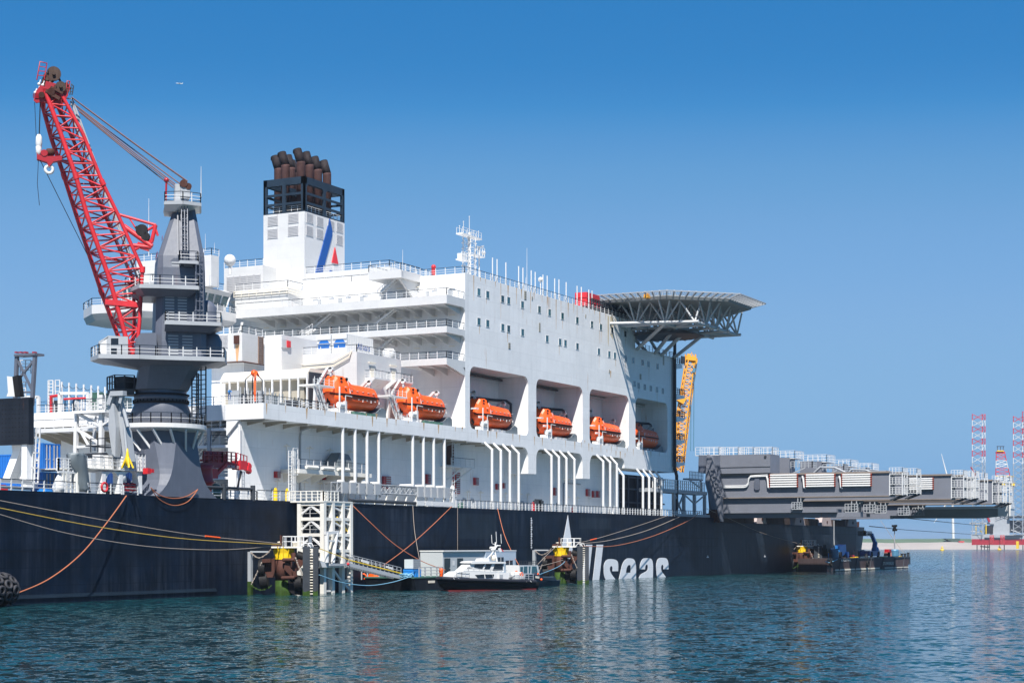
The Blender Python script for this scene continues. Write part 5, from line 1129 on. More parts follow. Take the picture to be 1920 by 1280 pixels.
# man basket cage left of it, tarp-covered davit
root = thing('white_cage_tower', 'small white caged ladder tower beside the grey tarpaulin', 'access cage', tuple(PT(128,925,1)))
mb = MB(); a, b_ = PT(111,882,1.2), PT(147,884,1.2); mb.box(a.x,b_.x,1.2,1.6,a.z-.3,a.z); mb.rail([(a.x,1.6,a.z),(a.x,1.3,a.z),(b_.x,1.3,a.z)],1.75,1.1,.09,.07,3,0,0); part(mb, 'cage', WCLEAN, root)
mb = MB(); [mb.bar(PT(x,884,1.3),PT(x,924,1.3),.28) for x in (118,124,141)]; mb.ladder(PT(128,924,1.3),PT(128,884,1.3),1.0,.08,(1,0,0),False,.6); part(mb, 'frame', RUSTW, root)
rings = []
for y, x0, x1 in ((848,131,152),(853,130,157),(870,131,159),(885,139,160),(900,141,161),(915,143,163),(921,145,164)):
    a, b_ = PT(x0,y,1.4), PT(x1,y,1.4); w_ = b_.x-a.x; c = V((a.x+b_.x)/2,1.4,a.z); rings.append([c+V(math.cos(t_)*w_/2*(1+.16*math.sin(5*t_+y)+.08*math.sin(11*t_+y*2)),math.sin(t_)*1.1*(1+.12*math.sin(7*t_+y*.7)),0) for t_ in [i*math.pi/12 for i in range(24)]])
mb = MB(); mb.loft(rings[::-1], True, True); solo(mb, 'covered_davit', TARP, 'tall bundle wrapped in grey tarpaulin at the hull edge', 'covered machine')
# small items on the fore deck edge
mb = MB(); c = PT(195,913,.2); mb.torus(c+V(0,-.1,0),(0,1,0),.62,.17,18,8); solo(mb, 'life_ring', [RED], 'red life ring on the railing under the crane platform', 'life ring')
for x0, x1, y0, mt, nm, lab_ in ((200,219,908,DGREY,'deck_crate','dark grey covered crate behind the railing right of the life ring'),(86,100,916,SKYB,'deck_crate','small blue crate behind the railing near the left edge'),(0,14,908,RED,'hose_reel','red hose reel lying on the deck at the left edge')):
    a, b_ = PT(x0,y0,3), PT(x1,924,3); mb = MB(); mb.box(a.x,b_.x,3,4.5,zD,a.z-.3); mb.box(a.x+.15,b_.x-.15,3.1,4.4,a.z-.3,a.z); mb.box(a.x-.05,b_.x+.05,2.95,4.55,zD+.1,zD+.3); solo(mb, nm, mt, lab_, 'crate')
for x in (232,240,249,256): 
    c = PT(x,913,2); mb = MB(); mb.torus(c,(0,1,0),.5,.16,14,6); mb.tube(c-V(0,.4,0),c+V(0,.6,0),.25,8); solo(mb, 'hose_reel', RED, 'red hose reel among the reels behind the railing left of the tower foot', 'hose reel', 'red hose reels by the tower foot')
mb = MB(); a, b_ = PT(272,877,.2), PT(283,891,.2); c = (a+b_)/2; mb.box(a.x,a.x+.7,-.3,.6,b_.z+.2,a.z); mb.box(a.x+.75,b_.x,-.4,.6,b_.z+.4,a.z-.1); solo(mb, 'control_box', [RED], 'small red and white control box on the grey tower foot', 'control box')
mb = MB(); mb.loft([[V(PT(113,925,1.4).x+math.cos(a)*r_*(1+.15*math.sin(3*a+z_)),1.6+math.sin(a)*r_*.8,zD+z_) for a in [i*math.pi/8 for i in range(16)]] for z_, r_ in ((0,.85),(.7,1.0),(1.5,.75),(2.2,.4),(2.7,.12))], True, True); solo(mb, 'white_sack', WCLEAN, 'bulging white sack on deck behind the railing', 'sack')
mb = MB(); mb.bar(PT(0,900,1),PT(60,905,1),.5,.5); mb.bar(PT(0,912,1.6),PT(60,916,1.6),.4,.4); solo(mb, 'deck_trough', LGREY, 'long grey trough along the deck railing at far left', 'trough')

# ================================================================ SMALL RED DECK CRANE
root = thing('red_deck_crane', 'deep red deck crane with horizontal jib and white lettering beside the white wall', 'crane', tuple(PT(383,925,4)))
D_ = lambda x, y, d=0: PT(x, y, 3.2+d)
mb = MB(); c = D_(383,905); mb.rev([(1.6,zD),(1.6,D_(383,908).z),(2.1,D_(383,904).z),(1.7,D_(383,900).z),(1.6,D_(383,880).z),(1.9,D_(383,872).z)], (c.x,3.6,0), 18); part(mb, 'post', DRED, root)
mb = MB(); mb.prism([D_(375,870),D_(390,866),D_(404,862),D_(420,862),D_(440,868),D_(462,874),D_(462,879),D_(430,877),D_(395,877),D_(376,874)], (0,1.2,0)); part(mb, 'jib', DRED, root)
mb = MB(); mb.box(D_(448,864).x,D_(460,864).x,2.9,4.6,D_(448,880).z,D_(448,863).z); mb.bar(D_(406,888),D_(424,870),.5); mb.rev([(.5,-.3),(.7,0),(.5,.3)],D_(466,874,.4),12,True,(0,1,0)); mb.rev([(.5,-.3),(.6,0),(.5,.3)],D_(466,882,.4),12,True,(0,1,0)); mb.bar(D_(462,877),D_(467,880),.8); part(mb, 'jib_head', RED, root)
mb = MB()
for x in (392,397,402,407,412): mb.rev([(.3,-.8),(.9,-.7),(.9,.7),(.3,.8)], D_(x,857,.8), 12, True, (1,0,0))
mb.box(D_(390,852).x,D_(414,852).x,3.3,4.8,D_(390,864).z,D_(390,860).z); part(mb, 'winch_drum', DRED, root)
mb = MB(); a, b_ = D_(380,866), D_(440,866); mb.rail([(a.x,3.0,D_(380,866).z),(D_(415,866).x,3,D_(380,864).z),(b_.x,3,D_(440,868).z)],1.7,1.3,.09,.07,2,0,0); mb.rail([tuple(D_(444,866)),tuple(D_(463,872))],1.5,1,.06,.05,0,0,0); part(mb, 'railing', DRED, root)
mb = MB(); mb.box(D_(395,878).x,D_(405,878).x,2.8,4.2,D_(395,896).z,D_(395,878).z); part(mb, 'cabinet', RED, root)
mb = MB(); mb.bar(D_(379,896,-.6),D_(380,925,-.6),.3); mb.bar(D_(384,898,-.6),D_(384,925,-.6),.22); mb.bar(D_(382,905,-.6),D_(382,925,-.6),.18); part(mb, 'yellow_strut', YELLOW, root)
mb = MB(); mb.path([D_(452,882),D_(450,895),D_(447,905),D_(445,916)], .16, 6); part(mb, 'hose', BLACK, root)
o_ = D_(422,875.2,-.06); e_ = D_(451,875.6,-.06); text_mesh('MAX SWL 12T 9-16M', .62, lambda x,y,z: (o_.x+x, o_.y-z, o_.z+y-x*.03), WCLEAN, 'jib_lettering', root)
mb = MB(); mb.ladder(D_(456,915),D_(456,884),.6,.06,(1,0,0),False,.6); part(mb, 'ladder', LGREY, root)
mb = MB(); mb.rev([(1.6,0),(1.7,1.2),(1.0,2.3),(.2,2.6)],(D_(408,905).x,4,zD),12); mb.box(D_(398,900).x,D_(418,900).x,3.6,5,zD,zD+1.7); solo(mb, 'mooring_winch', GREEN, 'dark green mooring winch behind the red deck crane', 'winch')

# ================================================================ HELIDECK, MAST, PIPES, STERN STRUCTURE
TRUSSG = paint('truss_pale_grey', (.46,.47,.47), .5, .1, .2, .2)
hc = V(220.3,-4,66.3); oct_ = lambda r, z, k=22.5: [V(hc.x+r*math.cos(R(k+45*i)), hc.y+r*math.sin(R(k+45*i)), z) for i in range(8)]
mb = MB(); mb.loft([oct_(20.6,hc.z-.9), oct_(20.9,hc.z-.2), oct_(20.6,hc.z)]); hd = part(mb, 'helideck', paint('helideck_steel', (.25,.26,.26), .6, .2, .3, .4), ship)
mb = MB(); O1, O2 = oct_(20.7,hc.z-.3), oct_(24.2,hc.z+.55)
for i in range(8):
    a, b_, c, d = O1[i], O1[(i+1)%8], O2[i], O2[(i+1)%8]
    for k in range(10): mb.bar(a.lerp(b_,k/10), c.lerp(d,k/10), .3, .4)
    mb.bar(c, d, .22); 
    for f in (.3,.55,.8): mb.bar(a.lerp(c,f), b_.lerp(d,f), .07)
part(mb, 'net_frame', LGREY, hd)
mb = MB(); O1, O2 = oct_(20.8,hc.z-.1), oct_(24.1,hc.z+.52)
for i in range(8):
    a, b_, c, d = O1[i], O1[(i+1)%8], O2[i], O2[(i+1)%8]
    for k in range(1,40): mb.bar(a.lerp(b_,k/40), c.lerp(d,k/40), .045)
part(mb, 'safety_net', paint('net_blue_grey', (.10,.14,.20), .7, .1, 0, 0), hd)
# truss: lower chords fanning from wall base
TL = hc.z-6.0
def node(s, t, z=None): return V(s, t, TL if z is None else z)
mb = MB(); ROWS = (-17,-9.5,-2,5.5); COLS = (206,213,220,227,235)
for t in ROWS: mb.tube(node(200 if t > 0 else 206,t), node(238 if t>-12 else 233,t), .42, 8)
for s in COLS: mb.tube(node(s,-18), node(s,12), .36, 8)
for t in ROWS:
    for s in COLS:
        for ds, dt in ((-4,0),(4,0),(0,-3.7),(0,3.7),(-2,-2)):
            e = node(s+ds, t+dt, hc.z-.8)
            if (e-V(hc.x,hc.y,e.z)).length < 19.8: mb.tube(node(s,t), e, .24, 6)
mb.tube(node(206,-17), node(200,2), .36, 8); mb.tube(node(206,-17),node(219,-2), .3, 8); mb.tube(node(235,-17),node(219,-2), .3, 8)
part(mb, 'deck_truss', TRUSSG, hd)
mb = MB()
for (x, y), (s, t) in zip(((1194,655),(1228,662),(1240,666),(1262,672)), ((206,-9.5),(213,-9.5),(220,-9.5),(231,-9.5))):
    a = PT(x,y,W); mb.tube(a, node(s,t), .45, 8)
for (x, y), (s, t) in zip(((1215,658),(1238,664)), ((207,2),(222,2))): mb.tube(V(PT(x,y,W+2).x,W+2,zL), node(s,t,TL), .4, 8)
for s in (200,208): mb.tube((s,6,zR), node(s,5.5), .35, 8)
part(mb, 'support_strut', TRUSSG, hd)
mb = MB(); mb.box(196,214,3,14,zR+1.6,zR+1.9); mb.rail([(190,W+.3,zR),(214,W+.3,zR)],2.6,1.3,.1,.08,3,0,0); mb.loft([oct_(9,TL-1.4),oct_(9.5,TL-1.1)])
for k in range(16): x_ = 192+k*1.4; mb.bar((x_,W+1,zR),(x_+random.uniform(-1,1),W+2+random.random()*3,zR+3.5),.16); mb.bar((x_,3,zR+random.uniform(.5,3)),(x_+3,3+random.random(),zR+random.uniform(.5,3)),.14)
part(mb, 'access_walkway', DGREY, hd)
mb = MB(); mb.rail([(195+3*k, W+.2, zR+.2) for k in range(0)] or [(200,-1.5,hc.z-.1),(204,-13,hc.z-.1)],1.0,1,.05,.04,1,0,0); part(mb, 'railing', [LGREY], hd)
for x, y, mt in ((1213,554,AMBER),): p = PV(x,y,(206,-10,0),(.4,.9,0)); mb = MB(); mb.box(p.x-.8,p.x+.8,p.y-.5,p.y+.5,p.z-.6,p.z+.2); mb.box(p.x-.5,p.x+.5,p.y-.4,p.y+.4,p.z+.2,p.z+.5); part(mb, 'deck_fitting', mt, hd)
# dark drain pipe and end balconies on the corner
mb = MB(); c = X(1261); mb.path([(c+.3,W-.5,TL),(c+.3,W-.5,27.5),(c+1.6,W-.5,25.8),(c+1.6,W-.5,15)], .42, 10); mb.path([(c-.5,W-.4,zL),(c-.5,W-.4,28)], .16, 6); part(mb, 'downpipe', DGREY, ship)
for y in (677,735,777,820,862):
    z_ = PT(1265,y,W).z; mb = MB(); x1_ = PT(1286,y,W).x; mb.prism([(240.2,W+.3,z_-.35),(x1_,W+.3,z_-.35),(x1_,W+.3,z_-1.0),(240.2,W+.3,z_-2.2)], (0,4,0)); o = part(mb, 'end_balcony', WALL, ship)
    mb = MB(); mb.rail([(240.4,W+.4,z_-.35),(x1_,W+.4,z_-.35),(x1_,W+4.2,z_-.35)],1.6,1.2,.07,.055,2,0,0); 
    if y == 677: mb.box(x1_-2.6,x1_,W+.2,W+.35,z_,z_+1.9)
    part(mb, 'railing', [DGREY], o)
# radar mast on the roof corner
root = part(MB().tube((0,0,0),(0,0,.01),.01), 'mast_base', WCLEAN, ship) if False else None
m0 = PT(880,512,12); mx, my = m0.x, 12.0; M_ = lambda x, y, d=0: PT(x, y, 12+d)
mb = MB(); zt = M_(880,445).z
for dx, dy in ((-1.2,-1.0),(1.2,-1.0),(1.2,1.0),(-1.2,1.0)): mb.tube((mx+dx,my+dy,zR),(mx+dx*.9,my+dy*.9,zt),.11,6)
for i in range(9):
    z_ = zR+(zt-zR)*i/9; h_ = (zt-zR)/9
    for (a, b_) in (((-1.3,-1.2),(1.3,-1.2)),((1.3,-1.2),(1.3,1.2)),((1.3,1.2),(-1.3,1.2)),((-1.3,1.2),(-1.3,-1.2))): mb.bar((mx+a[0],my+a[1],z_),(mx+b_[0],my+b_[1],z_),.07); mb.bar((mx+a[0],my+a[1],z_),(mx+b_[0],my+b_[1],z_+h_),.05)
mb.tube((mx,my,zR),(mx,my,zt+1),.28,8); mast = part(mb, 'radar_mast', WCLEAN, ship)
mb = MB(); mb.box(mx-4.4,mx+4.2,my-.8,my+.8,zt,zt+.3); mb.rail([(mx-4.3,my-.7,zt+.3),(mx+4.1,my-.7,zt+.3)],1.2,2.1,.04,.03,1,0,0); mb.rail([(mx-4.3,my+.7,zt+.3),(mx+4.1,my+.7,zt+.3)],1.2,2.1,.04,.03,0,0,0)
for dx, h_ in ((-4.3,1.7),(-2.6,2.9),(0,4.4),(2.0,1.6),(4.1,1.9)): mb.tube((mx+dx,my,zt),(mx+dx,my,zt+h_),.07,5); mb.ball((mx+dx,my,zt+h_),.14,6,4)
part(mb, 'mast_platform', WCLEAN, mast)
mb = MB(); z_ = M_(880,482).z; mb.box(mx-4.6,mx-1.4,my-.8,my+.8,z_-1.2,z_-1.0); mb.rail([(mx-4.6,my-.7,z_-1.0),(mx-1.4,my-.7,z_-1.0)],1.5,1.2,.06,.05,1,0,0); mb.box(mx-4.4,mx-2.8,my-.7,my+.5,z_-1,z_+.2); mb.box(mx+1.4,mx+5.6,my-.8,my+.8,z_+.6,z_+.8); mb.rail([(mx+1.4,my-.7,z_+.8),(mx+5.6,my-.7,z_+.8)],1.8,1.2,.06,.05,1,0,0); mb.bar((mx+3.6,my,z_+2.6),(mx+6.4,my,z_+3.3),.3); mb.ball((mx+5.8,my-.3,z_+1.7),.5,10,6); mb.tube((mx+4.4,my,zR),(mx+4.4,my,z_+2.6),.16,6); mb.tube((mx+2.4,my,zR),(mx+2.4,my,z_+2),.12,6); part(mb, 'radar_scanner', WCLEAN, mast)

# lattice structure aft of the block, between the wall and the lifting beams
mb = MB(); mb.box(216.5,262,14,50,zD,26.2); part(mb, 'aft_deckhouse', DGREY, ship)
mb = MB()
for k in range(7): mb.bar((219+k*6,13.6,zD),(219+k*6,13.6,26),.7); 
for z_ in (19,22.5,25.5): mb.bar((216.5,13.6,z_),(262,13.6,z_),.4)
part(mb, 'aft_frame', GREY, ship)
mb = MB()
for x in (1132,1142,1150): p = PT(x,900,6); mb.bar((p.x,6,zD),(p.x,6,28.8),.5)
part(mb, 'wall_stanchion', WALL, ship)
a, b_ = PT(1262,917,1.5), PT(1324,923,1.5); z_ = a.z
root = thing('mooring_gantry', 'grey green braced deck frame with railing at the hull edge right of the white block', 'frame', ((a.x+b_.x)/2,1.5,zD))
mb = MB(); mb.box(a.x-14,b_.x,1.2,5,z_-.9,z_); mb.box(a.x,b_.x-.6,.2,.8,zD-.8,zD+.7)
for x in (1263,1282,1302,1321): p = PT(x,930,1.5); mb.bar((p.x,1.5,zD-.3),(p.x,1.5,z_-.9),.75)
p1, p2, p3, p4 = [PT(x,930,1.5).x for x in (1264,1282,1302,1321)]; mb.bar((p1,1.5,z_-1),(p2,1.5,zD),.35); mb.bar((p2,1.5,z_-1),(p1,1.5,zD),.35); mb.bar((p4,1.5,z_-1),(p3,1.5,zD+3.5),.3); mb.bar((p2,1.5,z_-1),(p3,1.5,zD+3.5),.3)
part(mb, 'frame', LGREY, root)
mb = MB(); mb.rail([(a.x-14,1.3,z_),(b_.x-2,1.3,z_)],2.4,1.4,.11,.07,2,0,0); part(mb, 'railing', WCLEAN, root)
c, d = PT(1291,896,2), PT(1316,894,2); mb = MB(); mb.box(c.x,d.x,1.6,3.6,c.z-.4,c.z); mb.rail([(c.x,1.7,c.z),(d.x,1.7,c.z)],1.8,1.1,.08,.06,1,0,0); mb.bar((c.x,1.8,c.z-.4),(d.x-2,1.8,z_+1),.3); mb.bar((d.x-1.4,1.8,c.z-.4),(d.x-1.4,1.8,z_),.5); part(mb, 'upper_step', LGREY, root)
# yellow crane behind
Yq = lambda x, y, d=0: PV(x, y, (262,34+d,0), (FW.x,FW.y,0))
root = thing('yellow_crane', 'amber yellow lattice boom crane rising behind the right end of the white block', 'crane', tuple(Yq(1275,890)))
cl, cr = [(1286,672),(1270,770),(1265,885)], [(1303,672),(1290,770),(1277,885)]
mb = MB()
L_n = [Yq(*p) for p in cl]; R_n = [Yq(*p) for p in cr]; L_f = [Yq(x+4,y,3.2) for x, y in cl]; R_f = [Yq(x+4,y,3.2) for x, y in cr]
n = 20
for Q in (L_n,R_n,L_f,R_f): mb.path(Q, .2, 6)
for i in range(n):
    f, f2 = i/n, (i+1)/n; a, b_, c, d = at(L_n,f), at(R_n,f), at(L_f,f), at(R_f,f); a2, b2, c2, d2 = at(L_n,f2), at(R_n,f2), at(L_f,f2), at(R_f,f2)
    for p_, q_ in ((a,b_),(c,d),(a,c),(b_,d)): mb.tube(p_, q_, .13, 5)
    for p_, q_ in ((a,b2),(c,d2),(a,c2),(b_,d2),(b_,a2)): mb.tube(p_, q_, .12, 5)
part(mb, 'boom', AMBER, root)
mb = MB(); mb.bar(Yq(1286,671,1.5),Yq(1304,673,1.5),2.4,1.2); mb.bar(Yq(1288,666,1),Yq(1295,667,1),1.2,.9); [mb.bar(Yq(x,664,.5),Yq(x+1,674,.5),.3) for x in (1285,1292,1299,1304)]; mb.tube(Yq(1302,677,0),Yq(1302,677,3),.9,12); mb.bar(Yq(1291,672),Yq(1277,745),1.0,.3); mb.bar(Yq(1272,745),Yq(1284,752),2.4,2); mb.bar(Yq(1297,664),Yq(1297,660),.2); part(mb, 'boom_head', AMBER, root)
mb = MB(); mb.tube(Yq(1302,690),Yq(1301,698),.5,8); [mb.tube(Yq(x,700),Yq(x-1,845),.12,4) for x in (1296,1301.5)]; part(mb, 'hoist_rope', paint('rope_teal', (.08,.22,.32), .7, .1, 0, 0), root)

# ================================================================ LIFTING BEAMS reaching outboard over the hull
def beam(x_end, y_top, y_bot, s, t0, label, rack=(), lower=True, cages=True, mat=BEAMG, width=5.0, tail=40):
    e = PS(x_end, y_top, s); zt = e.z; zb = PS(x_end, y_bot, s).z; te = e.y
    root = thing('lifting_beam', label, 'lifting beam', (s+width/2, te+20, zb), 'grey lifting beams over the hull edge')
    mb = MB(); mb.box(s,s+width,te,t0,zb,zt); mb.box(s-.35,s+width+.2,te-.2,t0,zt-.02,zt+.45); mb.box(s-.4,s+width+.2,te-.15,t0,zb-.35,zb+.02); g_ = part(mb, 'girder', mat, root)
    mb = MB(); mb.box(s-.42,s-.34,te-.2,t0,zt,zt+.4); mb.box(s-.48,s-.4,te,t0,zb-.3,zb-.05); part(mb, 'flange_edge', BROWNL if False else paint('dusty_flange', (.22,.18,.15), .7, .2, .4, .6), g_)
    if cages:
        mb = MB(); c0 = te-3.4; H_ = zt-zb
        for f in (.05,.5,.95):
            z_ = zb+H_*f*.98; mb.box(s+.3,s+width-.3,c0,te,z_-.08,z_+.05)
            mb.rail([(s+.2,te,z_),(s+.2,c0,z_),(s+width-.2,c0,z_)],H_*.3,.9,.055,.045,3,0,0)
        for y_ in (c0,te-.1): mb.bar((s+.2,y_,zb),(s+.2,y_,zt),.22); mb.bar((s+width-.2,y_,zb),(s+width-.2,y_,zt),.22)
        part(mb, 'end_cage', WCLEAN, root)
        mb = MB(); mb.bar((s+1,te,zb-1.2),(s+1,c0,zb),.35); mb.bar((s+width-1,te,zb-1.2),(s+width-1,c0,zb),.35); part(mb, 'cage_brace', DGREY, root)
    return root, zt, zb, te
LW = beam
# front group
b1, zt, zb, te = beam(1667,886,928,267,1.0,'nearest grey lifting beam with three racks of white tubes and a big counterweight box',width=5.2)
S1 = 267
def rack(x0, x1, y0, y1, s, root, n=6):
    a, b_ = PS(x0,y0,s), PS(x1,y1,s); yl, yr = a.y, b_.y
    mb = MB(); r_ = (a.z-b_.z)/n*.40
    for i in range(n): z_ = a.z-(i+.5)*(a.z-b_.z)/n; mb.tube((s-.7,yl-.3,z_),(s-.7,yr+.35,z_),r_,10)
    part(mb, 'white_tube_rack', WCLEAN, root)
    mb = MB()
    for i in range(n): z_ = a.z-(i+.5)*(a.z-b_.z)/n; mb.tube((s-.7,yr+.35,z_),(s-.7,yr,z_),r_*1.1,8); mb.tube((s-.7,yl,z_),(s-.7,yl-.3,z_),r_*1.1,8)
    mb.box(s-.7,s,yl-.8,yl-.5,b_.z,a.z); mb.box(s-.7,s,yr+.5,yr+.8,b_.z,a.z); part(mb, 'tube_end', paint('rusty_red_cap', (.25,.04,.02), .6, .2, 0, .3), root)
for x0, x1, y0, y1 in ((1444,1498,889,914),(1511,1568,888.5,913),(1579,1636,888,912)): rack(x0,x1,y0,y1,S1,b1)
rack(1698,1751,896,918,300,b1) if False else None
mb = MB(); f = lambda x, y: PS(x,y,S1-.4)
for dy in (0,3): mb.path([f(1357,911+dy),f(1395,910.5+dy),f(1400,909+dy),f(1403,905+dy*.6),f(1404,896+dy*.6),f(1408,892+dy*.5),f(1440,889+dy)], .2, 6)
for x in (1437,1504,1573): mb.path([f(x,892),f(x+2,898),f(x+3,913),f(x+7,915)], .28, 6)
part(mb, 'hydraulic_pipes', WCLEAN, b1)
mb = MB(); c = f(1419,900); mb.prism([f(1414,900),f(1416,897),f(1422,897),f(1424,900),f(1424,916),f(1422,918),f(1416,918),f(1414,915)], (.35,0,0)); part(mb, 'access_panel', GREY, b1)
# lower girder and big upper box
a, b_ = PS(1350,932,S1), PS(1600,932,S1)
z1 = PS(1400,955,S1).z; z2 = PS(1400,932.5,S1).z
mb = MB(); mb.prism([(S1+.5,1,z1),(S1+.5,PS(1483,955,S1).y,z1),(S1+.5,PS(1500,933,S1).y,z2),(S1+.5,1,z2)], (4.4,0,0)); mb.box(S1+.3,S1+5,te+14,1,z1-.9,z1-.02); mb.box(S1+1.4,S1+4,te+8,1,z1-2.2,z1-.92); part(mb, 'lower_girder', BEAMG, b1)
mb = MB(); y_ = PS(1494,950,S1).y; mb.box(S1-.6,S1+1,y_-1.6,y_+1.2,z1-.1,z1+.1); mb.rail([(S1-.5,y_+1.2,z1),(S1-.5,y_-1.6,z1)],1.8,.8,.08,.06,2,0,0); [mb.bar((S1-.3,y_+k,z1),(S1-.3,y_+k,z2),.2) for k in (-1.2,-.4)]; part(mb, 'step_platform', LGREY, b1)
mb = MB(); p, r_ = PS(1348,853,S1-.6), PS(1446,886,S1-.6); mb.box(S1-.8,S1+7,PS(1446,870,S1).y,PS(1348,870,S1).y+.5,r_.z,p.z); c = part(mb, 'counterweight_box', BEAMG, b1)
mb = MB(); mb.bar((S1-.85,PS(1446,875,S1).y,PS(1400,875.5,S1).z),(S1-.85,PS(1352,875,S1).y,PS(1400,875.5,S1).z),.12); mb.tube((S1-1,PS(1437,855,S1).y,PS(1437,856,S1).z),(S1-.7,PS(1437,855,S1).y,PS(1437,856,S1).z),.35,10); part(mb, 'box_seam', DGREY, c)
# slanted support leg and end frame
mb = MB(); q3 = lambda x, y: PS(x,y,S1-2.2); mb.prism([q3(1326,851),q3(1334,856),q3(1351,935),q3(1352,977),q3(1341,978),q3(1336,960),q3(1322,905),q3(1325,855)], (1.9,0,0)); part(mb, 'slanted_leg', BEAMG, b1)
mb = MB(); q4 = lambda x, y: PS(x,y,S1-.9); mb.prism([q4(1309,886),q4(1310,853),q4(1350,853),q4(1350,960),q4(1330,960),q4(1324,886)], (5,0,0)); part(mb, 'end_frame', GREY, b1)
mb = MB(); a, b_ = PS(1336,880,S1-2.5), PS(1352,928,S1-2.5); mb.ladder(b_, a, 1.8, .14, (0,1,0), False, 1.6); part(mb, 'ladder', BEAMG, b1)
mb = MB(); mb.prism([q4(1335,955),q4(1347,955),q4(1354,979),q4(1333,979)], (-2.4,0,0)); mb.prism([q4(1325,962),q4(1335,962),q4(1335,979),q4(1321,973)], (-1.4,0,0)); part(mb, 'rusty_shoe', RUST, b1)
# railed walkways on top
def toprail(x0, x1, y, s, root, z_off=0, d=5, h=2.0):
    a, b_ = PS(x0,y,s), PS(x1,y,s); mb = MB(); mb.rail([(s,a.y,a.z),(s,b_.y,a.z),(s+d,b_.y,a.z)],h,1.3,.06,.05,2,0,0); mb.box(s,s+d,b_.y,a.y,a.z-.2,a.z); mb.rail([(s+d,a.y,a.z),(s+d,b_.y,a.z)],h,1.6,.05,.04,1,0,0); part(mb, 'top_walkway', [WCLEAN], root)
for x0, x1 in ((1304,1348),(1352,1384),(1388,1412),(1416,1448)): toprail(x0,x1,853,268.5,b1,0,5,2.1)
# further beams, each farther along the hull
specs = [(1695,887,926,283,'second grey lifting beam, its white end cage close behind the nearest one',True),
 (1783,891,934,300,'third grey lifting beam with one white tube rack near its end',True),
 (1806,892,934,310,'fourth grey lifting beam with rust streaked end cage behind the third',False),
 (1798,894,936,327,'grey lifting beam almost hidden behind the fourth, its top edge just showing',False),  # put in so its shadow falls on the dolphin and hull
 (1824,896,938,345,'grey lifting beam whose short end shows left of the last cages',True),
 (1860,901,943,373,'last grey lifting beam with cages before the jackup platform',True),
 (1872,902,943,384,'farthest grey lifting beam tip beside the white beam end',False)]
for xe, y0, y1, s, lb, big in specs:
    bb, zt, zb, te = beam(xe,y0,y1,s,1.0,lb,width=4.6)
    if s == 300: rack(1698,1752,896,918,300,bb)
    z1 = zb-.4-.6; mb = MB(); L2 = PS({327:1640,283:1495,300:1606,310:1612,345:1660,373:1703,384:1730}[s],950,s).y-te
    mb.prism([(s+.5,1,zb-3.6),(s+.5,te+L2+3,zb-3.6),(s+.5,te+L2,zb-.4),(s+.5,1,zb-.4)], (4,0,0)); mb.box(s+.3,s+4.6,te+L2+6,1,zb-4.6,zb-3.62); part(mb, 'lower_girder', BEAMG, bb)
    mb = MB(); y_ = te+L2+1.5; mb.box(s-.7,s+.5,y_-2,y_+1.6,zb-3.6,zb-3.4); mb.rail([(s-.6,y_+1.6,zb-3.4),(s-.6,y_-2,zb-3.4)],2.2,.9,.1,.08,2,0,0); [mb.bar((s-.3,y_+k,zb-3.4),(s-.3,y_+k,zb-.4),.25) for k in (-1.6,-.2)]; part(mb, 'step_platform', LGREY, bb)
    if big:
        xs_ = {283:(1448,1480),300:(1500,1540),345:(1560,1585),373:(1600,1625)}[s]; yt_ = {283:(857,868),300:(864,881),345:(872,886),373:(878,888)}[s]
        a, b_ = PS(xs_[0],yt_[1],s), PS(xs_[1],yt_[0],s); mb = MB(); mb.box(s,s+5,b_.y,a.y,zt+.5,b_.z); part(mb, 'counterweight_box', BEAMG, bb)
        toprail(xs_[0]-2,xs_[1]+10,yt_[0]+2,s+.3,bb,0,8,2.0)
        mb = MB(); k0 = PS(xs_[1]+3,0+900,s).y; mb.rail([(s,k0,zt+2),(s,k0-6,zt+2),(s+4,k0-6,zt+2)],1.8,1,.1,.08,2,0,0); mb.bar((s,k0,zt+.4),(s,k0-4,zt+2),.3); [mb.path([(s+1+k*.5,k0-6,zt+.5),(s+1+k*.5,k0-8,zt+2.2),(s+1+k*.5,k0-12,zt+2.0),(s+1+k*.5,k0-15,zt+.6)], .25, 6) for k in range(3)]; part(mb, 'hose_bundle', [LGREY], bb)
# white beam below, at the far end
a, b_ = PS(1735,951,392), PS(1896,951,392)
root = thing('white_lifting_beam', 'white and dark grey beam end sticking out lowest at the far right', 'lifting beam', (395,b_.y+20,a.z-6))
mb = MB(); zt_ = PS(1800,949,392).z; zb_2 = PS(1800,954,392).z; mb.box(392,398,b_.y,-1,zb_2,zt_); c0, c1 = PS(1871,940,392), PS(1895,967,392); mb.box(391.9,398.1,c1.y,c0.y,c1.z,c0.z); part(mb, 'white_girder', WCLEAN, root)
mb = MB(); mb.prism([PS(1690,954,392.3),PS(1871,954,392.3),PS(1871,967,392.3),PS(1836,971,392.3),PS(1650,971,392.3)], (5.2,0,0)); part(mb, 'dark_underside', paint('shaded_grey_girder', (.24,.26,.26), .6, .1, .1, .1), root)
mb = MB(); a, b_ = PS(1880,920,392), PS(1894,940,392); mb.rail([(392,PS(1876,940,392).y,b_.z),(392,PS(1893,940,392).y,b_.z)],3.8,.9,.14,.1,3,0,0); part(mb, 'end_cage', WCLEAN, root)
